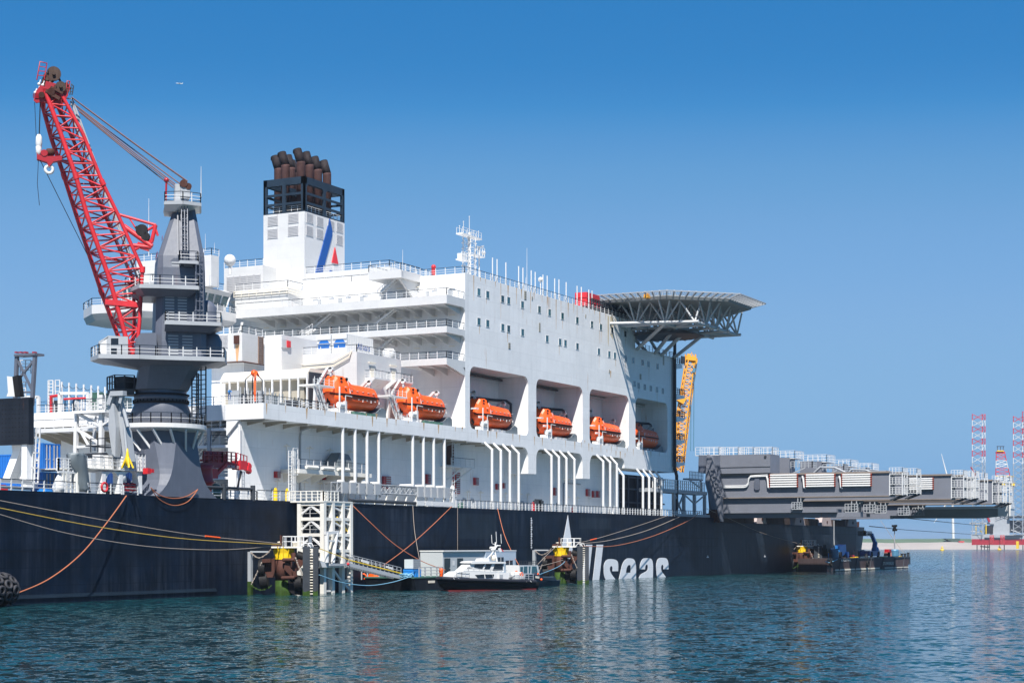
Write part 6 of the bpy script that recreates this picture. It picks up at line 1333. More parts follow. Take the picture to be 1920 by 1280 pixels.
# feet under the beams at the hull edge
for i, (x0, x1) in enumerate(((1416,1436),(1488,1508),(1538,1558),(1587,1606))):
    a, b_ = PT(x0,982,-.6), PT(x1,982,-.6); yb = (981,984,985.5,986.5)[i]; zb_3 = PT((x0+x1)/2,yb,-.6).z; zt_3 = PT((x0+x1)/2,yb-22,-.6).z; w_ = b_.x-a.x
    mb = MB(); mb.prism([(a.x,-.9,zb_3),(b_.x,-.9,zb_3),(b_.x-w_*.18,-.9,zt_3),(a.x+w_*.18,-.9,zt_3)], (0,2.4,0)); mb.box(a.x-w_*.9,a.x,-.4,1.4,zt_3-1.3,zt_3-.2); o = part(mb, 'beam_foot', paint('stained_pink_paint', (.46,.38,.36), .6, .12, .8, .4), ship)
    mb = MB(); mb.tube((a.x+w_*.55,-1.0,zb_3+1.2),(a.x+w_*.55,-.85,zb_3+1.2),.5,12); part(mb, 'foot_boss', RUST, o)
mb = MB(); a = PT(1345,972,-.5)
for x0, x1 in ((1353,1395),(1396,1414),(1440,1482),(1512,1534),(1562,1584)): p, r_ = PT(x0,970,-.3), PT(x1,970,-.3); mb.box(p.x,r_.x,-.3,1.5,14.1,16.2)
part(mb, 'rail_block', paint('dark_rust_block', (.06,.045,.04), .7, .3, .6, .3), ship)
p = PT(1632,1010,4); mb = MB(); mb.loft([[(412,3,-3),(414,3,16),(416,8,16),(414,8,-3)],[(417,5,-3),(416,5,16),(418,9,16),(419,9,-3)]]); part(mb, 'bow_fender', RUST, ship)
# pale sheet added on the main deck to bounce sun onto the wall
mb = MB(); mb.box(-69,263,.5,60,zD,zD+.004*3); part(mb, 'deck_bounce_sheet', paint('pale_bounce_sheet', (.40,.41,.40), .7, .2, 0, .3), ship)
# ================================================================ MOORING DOLPHINS
def dolphin_parts(root, o):
    Q = lambda x, y, d=0: o + RT*((x-530)/11.8) + FW*d + V(0,0,(1115.5-y)/11.8)
    mb = MB(); c = Q(530,1115,1.4)
    mb.rev([(1.36,-2),(1.36,2.35)], (c.x,c.y,0), 24); part(mb, 'algae_band', ALGAE, root)
    mb = MB(); mb.rev([(1.34,2.3),(1.34,6.0)], (c.x,c.y,0), 24); pile = part(mb, 'pile', RUST, root)
    mb = MB(); mb.rev([(1.42,5.7),(1.42,6.7),(1.6,7.6),(1.6,7.75)], (c.x,c.y,0), 24, False)
    for k in range(12): a = k*math.pi/6; e = V(math.cos(a),math.sin(a),0); mb.prism([c.xy.to_3d()+e*1.4+V(0,0,5.9), c.xy.to_3d()+e*1.6+V(0,0,6.6), c.xy.to_3d()+e*1.85+V(0,0,7.75), c.xy.to_3d()+e*1.4+V(0,0,7.75)], V(-e.y,e.x,0)*.12)
    part(mb, 'yellow_collar', YELLOW, root)
    mb = MB(); c2 = Q(543,1024,1.4); mb.hexa([c2+RT*a+FW*b+V(0,0,z) for z in (-.25,0) for a, b in ((-2.9,-1.6),(3.2,-1.6),(3.2,3.2),(-2.9,3.2))]); pf = part(mb, 'platform', RUSTW, root)
    mb = MB(); P_ = [c2+RT*a+FW*b for a, b in ((-1.0,-1.55),(3.0,-1.55),(3.0,3.1),(-1.0,3.1),(-1.0,-1.55))]; mb.rail(P_, 1.6, 1.3, .07, .06, 1, 0, 0); part(mb, 'platform_railing', WCLEAN, pf)
    mb = MB(); mb.rev([(.35,0),(.35,.5),(.55,.6),(.55,.75),(.2,.8)], tuple(c2+RT*-1.6+V(0,0,0)), 12); mb.rev([(.35,0),(.35,.5),(.55,.6),(.55,.75),(.2,.8)], tuple(c2+RT*.6+FW*.6), 12); part(mb, 'bollard', CREAM, pf)
    mb = MB(); mb.bar(Q(526,1040,.5),Q(526,1003,.5),.25); mb.bar(Q(509,1025,1),Q(530,1024,1),.5,.9); part(mb, 'rusty_post', RUST, root)
    # braces and cone fenders
    mb = MB(); mb.tube(Q(533,1049,-.6),Q(553,1049,-.8),.3,10); mb.ball(Q(533,1049,-.6),.3,8,6); mb.tube(Q(531,1083,-.6),Q(554,1082,-.8),.32,10); mb.ball(Q(531,1083,-.6),.32,8,6); mb.tube(Q(551,1036,-.4),Q(551,1052,-.6),.38,10)
    mb.prism([Q(535,1052,-.4),Q(545,1052,-.4),Q(545,1064,-.4),Q(556,1077,-.4),Q(546,1080,-.4),Q(533,1066,-.4)], FW*.7); mb.prism([Q(545,1066,0),Q(554,1052,0),Q(568,1042,0),Q(569,1056,0),Q(558,1070,0)], FW*.7); mb.tube(Q(554,1081,-.5),Q(552,1070,-.5),.4,8); mb.prism([Q(492,1050,.6),Q(510,1047,.6),Q(514,1044,.6),Q(514,1082,.6),Q(500,1082,.6),Q(494,1068,.6)], FW*.8); mb.bar(Q(492,1051,0),Q(508,1050,0),.9,.6)
    part(mb, 'brace_frame', RUST, root)
    mb = MB(); mb.tube(Q(484,1066,1.2),Q(496,1066,1.2),1.5,16); mb.tube(Q(486,1090,1.4),Q(500,1088,1.4),1.4,14); mb.tube(Q(556,1040,.5),Q(568,1044,.5),.7,12); mb.tube(Q(552,1094,.4),Q(566,1092,.4),1.2,14); mb.tube(Q(556,1083,.4),Q(568,1085,.4),.5,10); mb.prism([Q(540,1086,.3),Q(567,1084,.3),Q(567,1116,.3),Q(546,1112,.3),Q(534,1098,.3)], FW*1.5); part(mb, 'rubber_fender', BLACK, root)
    # fender boards with rungs
    for x0, x1 in ((569,582.5),(588,597.5)):
        mb = MB(); mb.prism([Q(x0,1116,-1),Q(x1,1116,-1),Q(x1,1024.5,-1),Q(x0,1024.5,-1)], FW*1.0); f = part(mb, 'fender_board', FEND, root)
        mb = MB(); mb.prism([Q(x0,1120,-1.02),Q(x1,1120,-1.02),Q(x1,1106,-1.02),Q(x0+2,1109,-1.02),Q(x0,1104,-1.02)], FW*-.02); part(mb, 'algae_patch', ALGAE, f)
    mb = MB()
    for k in range(17): y = 1029+k*5.2; mb.bar(Q(582,y,-.9),Q(588.5,y,-.9),.14)
    part(mb, 'ladder_rung', CREAM, root)
    mb = MB(); mb.path([Q(578,1026,-.5),Q(579,1018,-.5),Q(585,1018,-.5),Q(588,1025,-.5)], .08); mb.path([Q(565,1024,-.5),Q(572,1018,-.5),Q(578,1019,-.5),Q(583,1026,-.5)], .08); part(mb, 'grab_rail', WCLEAN, root)
    # frame post on the left with chains
    mb = MB(); mb.bar(Q(465,1116,2.4),Q(465,1034,2.4),.6); mb.bar(Q(465,1034,2.4),Q(500,1034,2.4),.25); part(mb, 'side_post', LGREY, root)
    mb = MB(); mb.bar(Q(465,1117,2.35),Q(465,1090,2.35),.64); part(mb, 'post_algae', ALGAE, root)
    def chain(mb, a, b_, sag, r=.11):
        n = max(4, int((b_-a).length/.32))
        for k in range(n):
            p = a.lerp(b_,k/n)-V(0,0,sag*math.sin(math.pi*k/n)); q = a.lerp(b_,(k+.8)/n)-V(0,0,sag*math.sin(math.pi*(k+.8)/n)); mb.bar(p, q, r*(1.9 if k % 2 else 1.0), r*(1.0 if k % 2 else 1.9))
    mb = MB(); chain(mb,Q(467,1035,1.9),Q(497,1039,1.0),.7); chain(mb,Q(497,1039,1),Q(507,1029,.8),.1); chain(mb,Q(491,1053,-.1),Q(471,1096,-.3),.1); chain(mb,Q(555,1044,-.9),Q(569,1078,-1.1),.1); part(mb, 'chain', ROPEB, root)
    mb = MB(); chain(mb,Q(471,1096,-.3),Q(510,1096,.1),.8,.14); part(mb, 'weedy_chain', ALGAE, root)
    # painted marks on the algae band
dl = ['rusty mooring dolphin with yellow collar and ladder boards, left of the white access tower',
      'rusty mooring dolphin with yellow collar standing under the white spike of the hull lettering',
      'dark shaded mooring dolphin with yellow collar at the left end of the brown work barge']
d1 = thing('mooring_dolphin', dl[0], 'dolphin', tuple(PZ(530,1115.5,0)), 'mooring dolphins along the quay line'); dolphin_parts(d1, Vector(d1['_o']))
for (x, y), lb in zip(((1052,1093.5),(1505,1070.5)), dl[1:]):
    c = copy_tree(d1); c.location = PZ(x,y,0); c['label'] = lb
c_rail = None

# ================================================================ ACCESS TOWER AND GANGWAY
ta = PZ(605,1111.5,0); tb = PZ(656,1109,0); s_a, s_b, tf = 64.2, 75.0, -6.2; tr = -1.6
s_a = PT(606,1100,tf).x; s_b = PT(656,1100,tf).x
root = thing('access_tower', 'white braced stair tower standing in the water against the navy hull', 'tower', ((s_a+s_b)/2,-4,0))
sm = [s_a, PT(622,1000,tf).x, PT(641,1000,tf).x, s_b]; ztop = PT(606,941,tf).z
mb = MB()
for s in sm: mb.box(s-.38,s+.38,tf-.38,tf+.38,-2,ztop)
for s in (s_a, s_b): mb.box(s-.35,s+.35,tr-.35,tr+.35,-2,ztop)
part(mb, 'column', RUSTW, root)
LV = [PT(606,y,tf).z for y in (941,969,999,1029,1058,1087)]
mb = MB()
for z_ in LV[:5]:
    mb.box(s_a+.4,s_b-.4,tf-.25,tf+.25,z_-.55,z_-.02); mb.box(s_a+.4,s_b-.4,tr-.2,tr+.2,z_-.5,z_-.02)
    for s in (s_a,s_b): mb.box(s-.25,s+.25,tf+.4,tr-.4,z_-.55,z_-.02)
for z_ in LV[5:]: mb.box(sm[2]+.4,s_b-.4,tf-.2,tf+.2,z_-.45,z_); mb.box(s_a+.4,sm[1]-.4,tf-.2,tf+.2,.2,.5)
part(mb, 'beam', RUSTW, root)
mb = MB()
for a, b_ in zip(LV[:4], LV[1:5]):
    m_ = (tf+tr)/2; mb.bar((s_a,m_,a-.6),(s_a,tf+.4,b_+.6),.35); mb.bar((s_a,m_,a-.6),(s_a,tr-.4,b_+.6),.3)
    mb.bar((sm[2]+.3,tf,a-.6),(s_b-.3,tf,b_+1.4),.3); mb.bar((sm[1],tf,a-.6),(sm[2],tf,b_+1.0),.28)
mb.bar((sm[1],tf,LV[4]-.6),(sm[2],tf,LV[5]-.4),.35); mb.bar((sm[2]+.3,tf,LV[5]-.4),(s_b-.3,tf,.4),.35)
part(mb, 'brace', WCLEAN, root)
mb = MB(); zs = LV[::-1][:]
for i, (a, b_) in enumerate(zip(LV[1:5], LV[:4])):
    if i % 2: mb.stair((s_a+1.5,-3.4,a),(s_b-2,-3.4,b_),.9,(0,1,0))
    else: mb.stair((s_b-2,-4.6,a),(s_a+1.5,-4.6,b_),.9,(0,1,0))
part(mb, 'stairs', LGREY, root)
mb = MB()
for z_ in LV[1:5]: mb.rail([(s_a,tr,z_),(s_a,tf+.6,z_),(s_b,tf+.6,z_)],1.3,2.4,.035,.03,1,0,0); mb.box(s_a,s_a+4,tf,tr,z_-.1,z_-.03)
part(mb, 'level_railing', WCLEAN, root)
mb = MB(); mb.box(s_a-.5,s_b+.3,tf-.4,.2,ztop,ztop+.25); mb.rail([(s_a-.4,.2,ztop+.25),(s_a-.4,tf-.3,ztop+.25),(sm[1]+1.5,tf-.3,ztop+.25)],1.6,1.1,.09,.06,2,0,0); mb.box(s_a+1,s_a+2.1,tf+.3,tf+1.2,ztop+.3,ztop+1.7); part(mb, 'top_platform', RUSTW, root)
mb = MB(); mb.bar((s_a+1.2,-4.2,LV[1]+1.0),(s_b-5,-4.2,LV[1]+.4),.35); mb.bar((sm[1]+.4,tf+.3,LV[1]+.2),(sm[2]+1.4,tf+.3,LV[2]+.3),.22); mb.bar((sm[1]+2,tf+.3,LV[1]+.1),(sm[2]+2.4,tf+.3,LV[2]+.2),.22); part(mb, 'yellow_handrail', YELLOW, root)
mb = MB(); g_ = lambda x, y: PT(x,y,tf-1.2); mb.tube(g_(612,1054),g_(612,999),.42,12); mb.tube(g_(624,1054),g_(631,999),.35,12); mb.bar(g_(609,999),g_(634,997),.5); mb.bar(g_(612,1013),g_(630,1014),.3); mb.prism([g_(600,1050),g_(612,1054),g_(618,1058),g_(642,1058),g_(642,1063),g_(604,1063)], (0,1.6,0)); part(mb, 'hoist_frame', WCLEAN, root)
mb = MB(); mb.box(PT(641,1100,tf).x+1.0,PT(641,1100,tf).x+1.5,tf+.5,tf+1,.0,2.6); part(mb, 'red_pole', RED, root)
def gangway():
    tw = tf-1.6; a, b_ = PT(655,1058,tw), PT(752,1082,tw-2.0)
    root = thing('gangway', 'grey footbridge with handrails sloping from the white tower down to the pontoon', 'gangway', tuple(a))
    e = V(0,1.6,0); mb = MB(); mb.bar(a,b_,.18,.62); mb.bar(a+e,b_+e,.18,.62); n = 30
    for k in range(n+1): p = a.lerp(b_,k/n); mb.bar(p,p+e,.2,.08)
    mb.bar(PT(618,1058,tw)+e*.5, a+e*.5, 1.9, .4); part(mb, 'bridge_deck', LGREY, root)
    mb = MB()
    for k_ in (V(0,0,0), e):
        for k in range(13): p = a.lerp(b_,k/12)+k_; mb.bar(p,p+V(0,0,1.7),.09)
        for h in (.6,1.15,1.7): mb.bar(a+k_+V(0,0,h), b_+k_+V(0,0,h), .09)
    part(mb, 'handrail', LGREY, root)
    mb = MB(); mb.bar(a+V(0,-.15,.75), b_+V(0,-.15,.7), .1, .16); mb.bar(PT(600,1028,tw-.2)+V(0,0,0), a+V(0,-.15,.75), .1); part(mb, 'yellow_hose', YELLOW, root)
    mb = MB(); p = a.lerp(b_,.22)+V(0,-.1,1.2); q = a.lerp(b_,.36)+V(0,-.1,1.1); mb.bar(p,q,.1,.4); p = a.lerp(b_,.7)+V(0,-.1,1.2); q = a.lerp(b_,.82)+V(0,-.1,1.1); mb.bar(p,q,.1,.3); part(mb, 'white_banner', WCLEAN, root)
    mb = MB(); p = PT(652.5,1057,tw-.2); mb.ball(p,.28,8,6); part(mb, 'red_lamp', RED, root)
gangway()
# pontoon
tP = -11.6; sP = PZ(783,1107,0).x
sL = 85.4; sR = PT(842,1100,tP).x+34; zP = 2.15
root = thing('pontoon', 'black steel pontoon with green deck edge moored between gangway and grey hut', 'pontoon', (sL+15,-7,0))
mb = MB(); mb.loft([[(sL+1,tP,-1),(sR,tP,-1),(sR,-1.5,-1),(sL+1,-1.5,-1)],[(sL,tP,zP),(sR,tP,zP),(sR,-1.5,zP),(sL,-1.5,zP)]]); part(mb, 'hull', paint('pontoon_black', (.010,.013,.018), .5, .3, .4, .4, rustcol=(.10,.05,.04)), root)
mb = MB(); mb.box(sL-.1,sR,tP-.1,-1.4,zP,zP+.22); part(mb, 'deck', GREEN, root)
mb = MB(); p0 = PT(786,1060,tP); mb.rail([(p0.x,tP,zP+.2),(PT(830,1060,tP).x,tP,zP+.2)],1.7,2.0,.09,.05,2,0,0); part(mb, 'railing', LGREY, root)
mb = MB(); a, b_ = PT(803,1088,tP), PT(815,1092,tP); mb.box(a.x,b_.x,tP-.06,tP,b_.z,a.z); part(mb, 'number_board', CREAM, root)
mb = MB(); [mb.tube(PS(x,1083,sL+.6)-V(0,0,.3),PS(x,1083,sL+.6)+V(0,0,1.3),.14,8) for x in (678,689,711)]; part(mb, 'bollard_post', LGREY, root)
mb = MB(); p = PS(682,1080,sL+2); mb.torus(p,(1,0,.4),.5,.16,14,6); p = PS(701,1079,sL+2.5); mb.loft([[p+V(0,a,-.3) for a in (1.4,)]+[p+V(b_,c_,-.3) for b_, c_ in ((.8,1),(1,-.6),(.2,-1.2),(-.8,-.4))],[p+V(0,1.0,.35)]+[p+V(b_*.6,c_*.7,.45) for b_, c_ in ((.8,1),(1,-.6),(.2,-1.2),(-.8,-.4))]]); solo(mb, 'orange_cover', ORANGE, 'crumpled orange cover and ring lying at the left end of the pontoon', 'cover')
# IBC tank on blue crate
q = PT(773,1066,tP+1.8); ib = thing('liquid_tank', 'white caged liquid tank on a blue pallet crate on the pontoon', 'tank', (q.x,q.y,zP+.3))
hw = 1.2; z0_, z1_ = PT(773,1065,tP+1.8).z, PT(773,1048,tP+1.8).z
mb = MB(); mb.box(q.x-hw,q.x+hw,q.y-.9,q.y+.9,z0_,z1_); part(mb, 'tank', paint('milky_plastic', (.55,.60,.60), .4, .1, 0, 0), ib)
mb = MB()
for k in range(7): x_ = q.x-hw-.03+k*(2*hw+.06)/6; mb.bar((x_,q.y-.95,z0_),(x_,q.y-.95,z1_),.06)
for k in range(6): z_ = z0_+k*(z1_-z0_)/5; mb.bar((q.x-hw,q.y-.95,z_),(q.x+hw,q.y-.95,z_),.06)
part(mb, 'cage', LGREY, ib)
zb_l, zt_l = zP+.22, z0_-.15
mb = MB(); mb.box(q.x-hw-.25,q.x+hw+.25,q.y-1.0,q.y+1.0,zt_l-.35,zt_l); [mb.box(q.x+d-.2,q.x+d+.2,q.y-1,q.y-.6,zb_l,zt_l-.35) for d in (-1.2,-.3,.4,1.2)]; mb.box(q.x-1.4,q.x+1.4,q.y-.5,q.y+1,zb_l,zt_l-.3); part(mb, 'blue_pallet', SKYB, ib)
# rope heaps on the pontoon
mb = MB()
for k in range(26): a = random.random()*6.3; r_ = random.uniform(.2,1.3); c = PT(768+random.uniform(-7,9),1080,tP+.8)+V(0,random.random(),0); mb.torus((c.x,c.y,zP+.35+random.random()*.4),(random.uniform(-.4,.4),random.uniform(-.4,.4),1),random.uniform(.3,.7),.08,10,5)
solo(mb, 'rope_heap', ROPEC, 'heap of pale blue mooring rope at the foot of the gangway', 'rope')
mb = MB(); p = PT(827,1076,tP+.1); mb.rev([(.15,-1.2),(.35,-.9),(.3,0),(.42,.7),(.3,1.0),(.1,1.1)],p,10); solo(mb, 'hanging_coverall', ORANGE, 'orange coverall hanging on the pontoon railing left of the hut', 'coverall')
# hut
tH = tP+2.2; a, b_ = PT(829,1034,tH), PT(965,1035,tH); zt_ = a.z; s_m = PT(908,1050,tH).x
root = thing('site_hut', 'pale grey flat roofed site hut with two dark doors on the pontoon', 'hut', ((a.x+b_.x)/2,tH+2,zP+.22))
mb = MB(); mb.box(a.x,s_m,tH,tH+4.6,zP+.22,zt_); part(mb, 'body', paint('hut_panel_grey', (.46,.48,.49), .5, .04, 0, .1, seams=(2.6,8,.15)), root)
mb = MB(); mb.box(s_m,b_.x,tH-.3,tH+4.6,zP+.22,zt_+.03); part(mb, 'window_bay', paint('hut_pale_blue', (.42,.50,.58), .5, .04, 0, .1), root)
mb = MB(); mb.box(a.x-.1,b_.x+.1,tH-.35,tH+4.7,zt_+.03,zt_+.25); mb.box(a.x-.02,a.x+.3,tH-.06,tH,zP+.22,zt_); part(mb, 'roof_edge', WCLEAN, root)
for x0, x1 in ((833,844),(857,868)): p, r_ = PT(x0,1046,tH), PT(x1,1072,tH); mb = MB(); mb.box(p.x,r_.x,tH-.05,tH,zP+.4,p.z); d = part(mb, 'door', paint('dark_door', (.03,.045,.055), .4, .1, 0, 0), root); mb = MB(); mb.box(r_.x-.25,r_.x-.1,tH-.12,tH-.05,zP+1.5,zP+1.7); part(mb, 'handle', LGREY, d)
p = PT(851,1055,tH); mb = MB(); mb.box(p.x-.4,p.x+.4,tH-.03,tH,p.z-.45,p.z+.45); part(mb, 'notice', WCLEAN, root)
for x0, x1 in ((933,944),(948,961)):
    p, r_ = PT(x0,1044 if x0 < 940 else 1050,tH-.3), PT(x1,1060,tH-.3); mb = MB(); mb.box(p.x,r_.x,tH-.36,tH-.3,r_.z,p.z); wn = part(mb, 'window', GLASSD, root); mb = MB(); mb.box((p.x+r_.x)/2-.06,(p.x+r_.x)/2+.06,tH-.4,tH-.36,r_.z,p.z); mb.box(p.x,r_.x,tH-.4,tH-.36,r_.z-.1,r_.z); part(mb, 'window_frame', WCLEAN, wn)

# ================================================================ BOATS
def plane_fn(a, b_):
    a, b_ = Vector(a), Vector(b_); e = (b_-a).normalized(); n = V(-e.y,e.x,0)
    if n.dot(FW) < 0: n = -n
    return (lambda x, y, d=0: PV(x,y,a+n*d,n)), e, n
pb, ps = PZ(836,1108,0), PZ(993,1104.5,0); B_, e, n = plane_fn(pb, ps)
root = thing('pilot_boat', 'white cabined pilot boat with black inflatable collar and red waterline beside the pontoon', 'boat', tuple((pb+ps)/2+n*2))
def hullring(x, ytop, ybot, half, kn=.25):
    t, b_ = B_(x,ytop), B_(x,ybot); zt, zb = t.z, b_.z; c = B_(x,ytop,2.2); c.z = 0
    return [c-n*half+V(0,0,zt), c-n*half*.86+V(0,0,zb*.6+zt*.4), c-n*half*.6+V(0,0,zb), c+n*half*.6+V(0,0,zb), c+n*half*.86+V(0,0,zb*.6+zt*.4), c+n*half+V(0,0,zt)]
ST = [(822,1085,1092,.3),(828,1085.5,1100,1.0),(840,1086.5,1106,1.7),(870,1088,1112,2.15),(920,1089,1112,2.2),(970,1090,1110,2.15),(998,1091,1108,2.0)]
mb = MB(); mb.loft([hullring(*s_) for s_ in ST], True, True); part(mb, 'hull', BLACK, root)
mb = MB()
for i, s_ in enumerate(ST[1:-1]): pass
rings = []
for x, hf in ((834,1.35),(840,1.5),(870,1.95),(920,2.0),(970,1.98),(994,1.9)):
    c = B_(x,1090,2.2); c.z = 0; rings.append([c-n*hf*.9+V(0,0,.16), c-n*hf*.85+V(0,0,-.6), c+n*hf*.85+V(0,0,-.6), c+n*hf*.9+V(0,0,.16)])
mb.loft(rings); part(mb, 'red_bottom', paint('antifouling_red', (.16,.010,.012), .6, .2, 0, .3), root)
mb = MB()
tube_pts = [B_(x,y,2.2-h) for x, y, h in ((1003,1090,1.9),(970,1089,2.25),(920,1087.5,2.3),(870,1086,2.25),(845,1084.5,1.9),(830,1083.5,1.2),(820,1084,.1))]
tube_far = [B_(x,y,2.2+h) for x, y, h in ((820,1084,.1),(830,1083.5,1.2),(845,1084.5,1.9),(870,1086,2.25),(970,1089,2.25),(1003,1090,1.9))]
for P_ in (tube_pts, tube_far):
    for a, b_ in zip(P_[:-1], P_[1:]): mb.tube(a,b_,.34,10); mb.ball(b_,.34,10,6)
part(mb, 'inflatable_collar', paint('collar_rubber', (.022,.024,.032), .5, .2, 0, .1), root)
mb = MB()
for i in range(17): x = 850+i*9; a = B_(x,1082.6+(x-850)*.036,-.12); b_ = B_(x+2.5,1085.4+(x-850)*.036,-.2); mb.bar(a,b_,.07)
part(mb, 'collar_lashing', WCLEAN, root)
def ext(pts, d0, d1, name, mat, par=None): mb = MB(); mb.prism([B_(x,y,d0) for x, y in pts], n*(d1-d0)); return part(mb, name, mat, par or root)
ext([(850,1084),(852,1077),(862,1071),(878,1070.5),(952,1073),(953,1087)], .7, 3.7, 'deckhouse', WCLEAN)
ext([(936,1072.5),(954,1073),(954,1087),(936,1086.5)], .45, 3.9, 'engine_casing', WCLEAN)
ext([(868,1071),(886,1054),(945,1055),(945,1072)], 1.0, 3.4, 'wheelhouse', WCLEAN)
ext([(882,1054.5),(886,1052),(900,1051),(948,1053),(949,1055.5),(884,1056.5)], .7, 3.7, 'wheelhouse_roof', WCLEAN)
for P_ in ([(889,1062.5),(892.5,1055.5),(910,1055.5),(904,1066)],[(908,1066.5),(913,1056),(923,1056.5),(918,1066.5)],[(924,1068.5),(929,1056.5),(943,1057),(943,1068.5)]): ext(P_, .93, 1.0, 'window', GLASSD)
for P_ in ([(891,1077),(908,1076),(908.5,1082.5),(896,1082.5)],[(909.5,1076),(922,1076),(924.5,1082.5),(911,1082.5)],[(923,1076),(926.5,1076),(925,1082)]): ext(P_, .63, .7, 'cabin_window', GLASSD)
mb = MB(); mb.prism([B_(937,1076.5,.4),B_(943,1076.5,.4),B_(943,1084,.4),B_(937,1084,.4)], n*.06); part(mb, 'vent', LGREY, root)
ext([(875,1066),(876,1062.5),(901,1061.5),(902,1066.5)], 1.0, 2.6, 'raft_box', WCLEAN); ext([(903,1051.5),(905,1046.5),(917,1045.5),(918,1051.5)], 1.2, 3.0, 'roof_box', WCLEAN)
mb = MB(); mb.rev([(.1,-.5),(.45,-.4),(.5,.2),(.3,.5)],B_(925,1045,2),10); part(mb, 'horn_dome', CREAM, root)
mb = MB(); mb.path([B_(914,1046,1.4),B_(921,1039,1.6),B_(932,1022.5,2),B_(938,1022.5,2)], .12); mb.path([B_(932,1052,1.4),B_(928,1034,1.8),B_(929,1016,2)], .13); mb.tube(B_(919,1026.5,2),B_(929,1026.5,2),.22,8); mb.rev([(.3,-.25),(.5,-.1),(.5,.1),(.3,.25)],B_(924,1030,2),12)
for x, y0, y1 in ((921.5,1002,1018),(930,996,1018),(939,1001,1018)): mb.tube(B_(x+1,y1,2),B_(x,y0,2),.06,5)
mb.bar(B_(924,1019,2),B_(938,1023,2),.12); part(mb, 'mast', WCLEAN, root)
mb = MB(); f1 = [B_(933.5,1028,1.9),B_(938,1026,1.9),B_(942,1033,1.9),B_(937,1034.5,1.9)]; mb.prism(f1, n*.03); mb.m = 1; mb.prism([B_(938,1026,1.88),B_(941,1029,1.88),B_(945.5,1034,1.88),B_(942,1033,1.88)], n*.03); part(mb, 'flag', [WCLEAN, RED], root)
mb = MB(); mb.rev([(.3,-1.35),(.62,-1.1),(.66,0),(.62,1.1),(.3,1.35)],B_(968,1078,1.5)+V(0,0,0),12,True,e); mb.rev([(.2,-1.4),(.5,-1.2),(.5,1.2),(.2,1.4)],B_(972,1083,1.2),12,True,e); part(mb, 'rescue_raft', WCLEAN, root)
mb = MB(); 
for x, y in ((978,1076.5),(979,1082)): mb.torus(B_(x,y,.9), n, .32, .11, 14, 6)
mb.torus(B_(968,1073,1.6), n, .3, .1, 12, 6); part(mb, 'life_ring', ORANGE, root)
mb = MB(); P_ = [B_(x,y,.55) for x, y in ((856,1084),(866,1085),(880,1086),(936,1087))]; Q_ = [B_(x,y,.75) for x, y in ((862,1071),(878,1070.5),(950,1073))]; mb.rail(P_[:3],1.2,.9,.04,.03,1,0,0); mb.rail(Q_,.45,1.2,.03,.03,0,0,0); mb.rail([B_(956,1087,.6),B_(1000,1089,.6)],1.3,1.2,.04,.035,2,0,0); part(mb, 'railing', LGREY, root)

pb2, ps2 = PZ(995,1101,0), PZ(1042,1098.5,0); B2, e2, n2 = plane_fn(pb2, ps2)
root = thing('work_boat', 'small dark hulled work boat with white wheelhouse behind the pilot boat stern', 'boat', tuple((pb2+ps2)/2+n2*2))
def h2(x, yt, yb, hf, d=2.0): t, b_ = B2(x,yt), B2(x,yb); c = B2(x,yt,d); c.z = 0; return [c-n2*hf+V(0,0,t.z), c-n2*hf*.7+V(0,0,b_.z), c+n2*hf*.7+V(0,0,b_.z), c+n2*hf+V(0,0,t.z)]
mb = MB(); mb.loft([h2(976,1080,1106,1.8),h2(990,1085,1106,2.0),h2(1020,1089,1106,2.0),h2(1036,1088,1105,1.7),h2(1046,1087,1096,.6)]); part(mb, 'hull', NAVY, root)
mb = MB(); mb.prism([B2(x,y,.1) for x, y in ((990,1076),(1012,1077),(1020,1082),(1036,1082),(1040,1080),(1045,1088),(1020,1090),(990,1087))], n2*3.6); part(mb, 'bulwark', NAVY, root)
mb = MB(); mb.prism([B2(x,y,.6) for x, y in ((974,1082),(974,1059),(1009,1059),(1012,1077),(992,1080))], n2*2.8); c = part(mb, 'wheelhouse', WCLEAN, root)
for P_ in ([(976,1062),(981,1062),(980,1074),(976,1074)],[(983,1061),(989,1061),(989,1073),(982,1073)],[(992,1061),(995,1061),(994,1073),(992,1073)],[(998,1061),(1006,1061),(1008.5,1075),(997,1074)]): mb = MB(); mb.prism([B2(x,y,.53) for x, y in P_], n2*.07); part(mb, 'window', GLASS, c)
mb = MB(); mb.rail([B2(974,1059,.6),B2(1008,1059,.6)],.8,1.0,.04,.04,1,0,0); mb.box(*(lambda q:(q.x-.3,q.x+.3,q.y-.3,q.y+.3,q.z-.4,q.z+.3))(B2(994,1056,1.5))); part(mb, 'roof_rail', DGREY, root)
mb = MB(); mb.torus(B2(1009,1076.5,.2), n2, .25, .1, 10, 6); mb.ball(B2(1015,1086,-.1),.25,8,6); part(mb, 'orange_buoy', ORANGE, root)
mb = MB(); mb.prism([B2(x,y,.05) for x, y in ((1004,1079),(1011,1080),(1011,1084),(1004,1083))], n2*-.03); part(mb, 'name_board', CREAM, root)

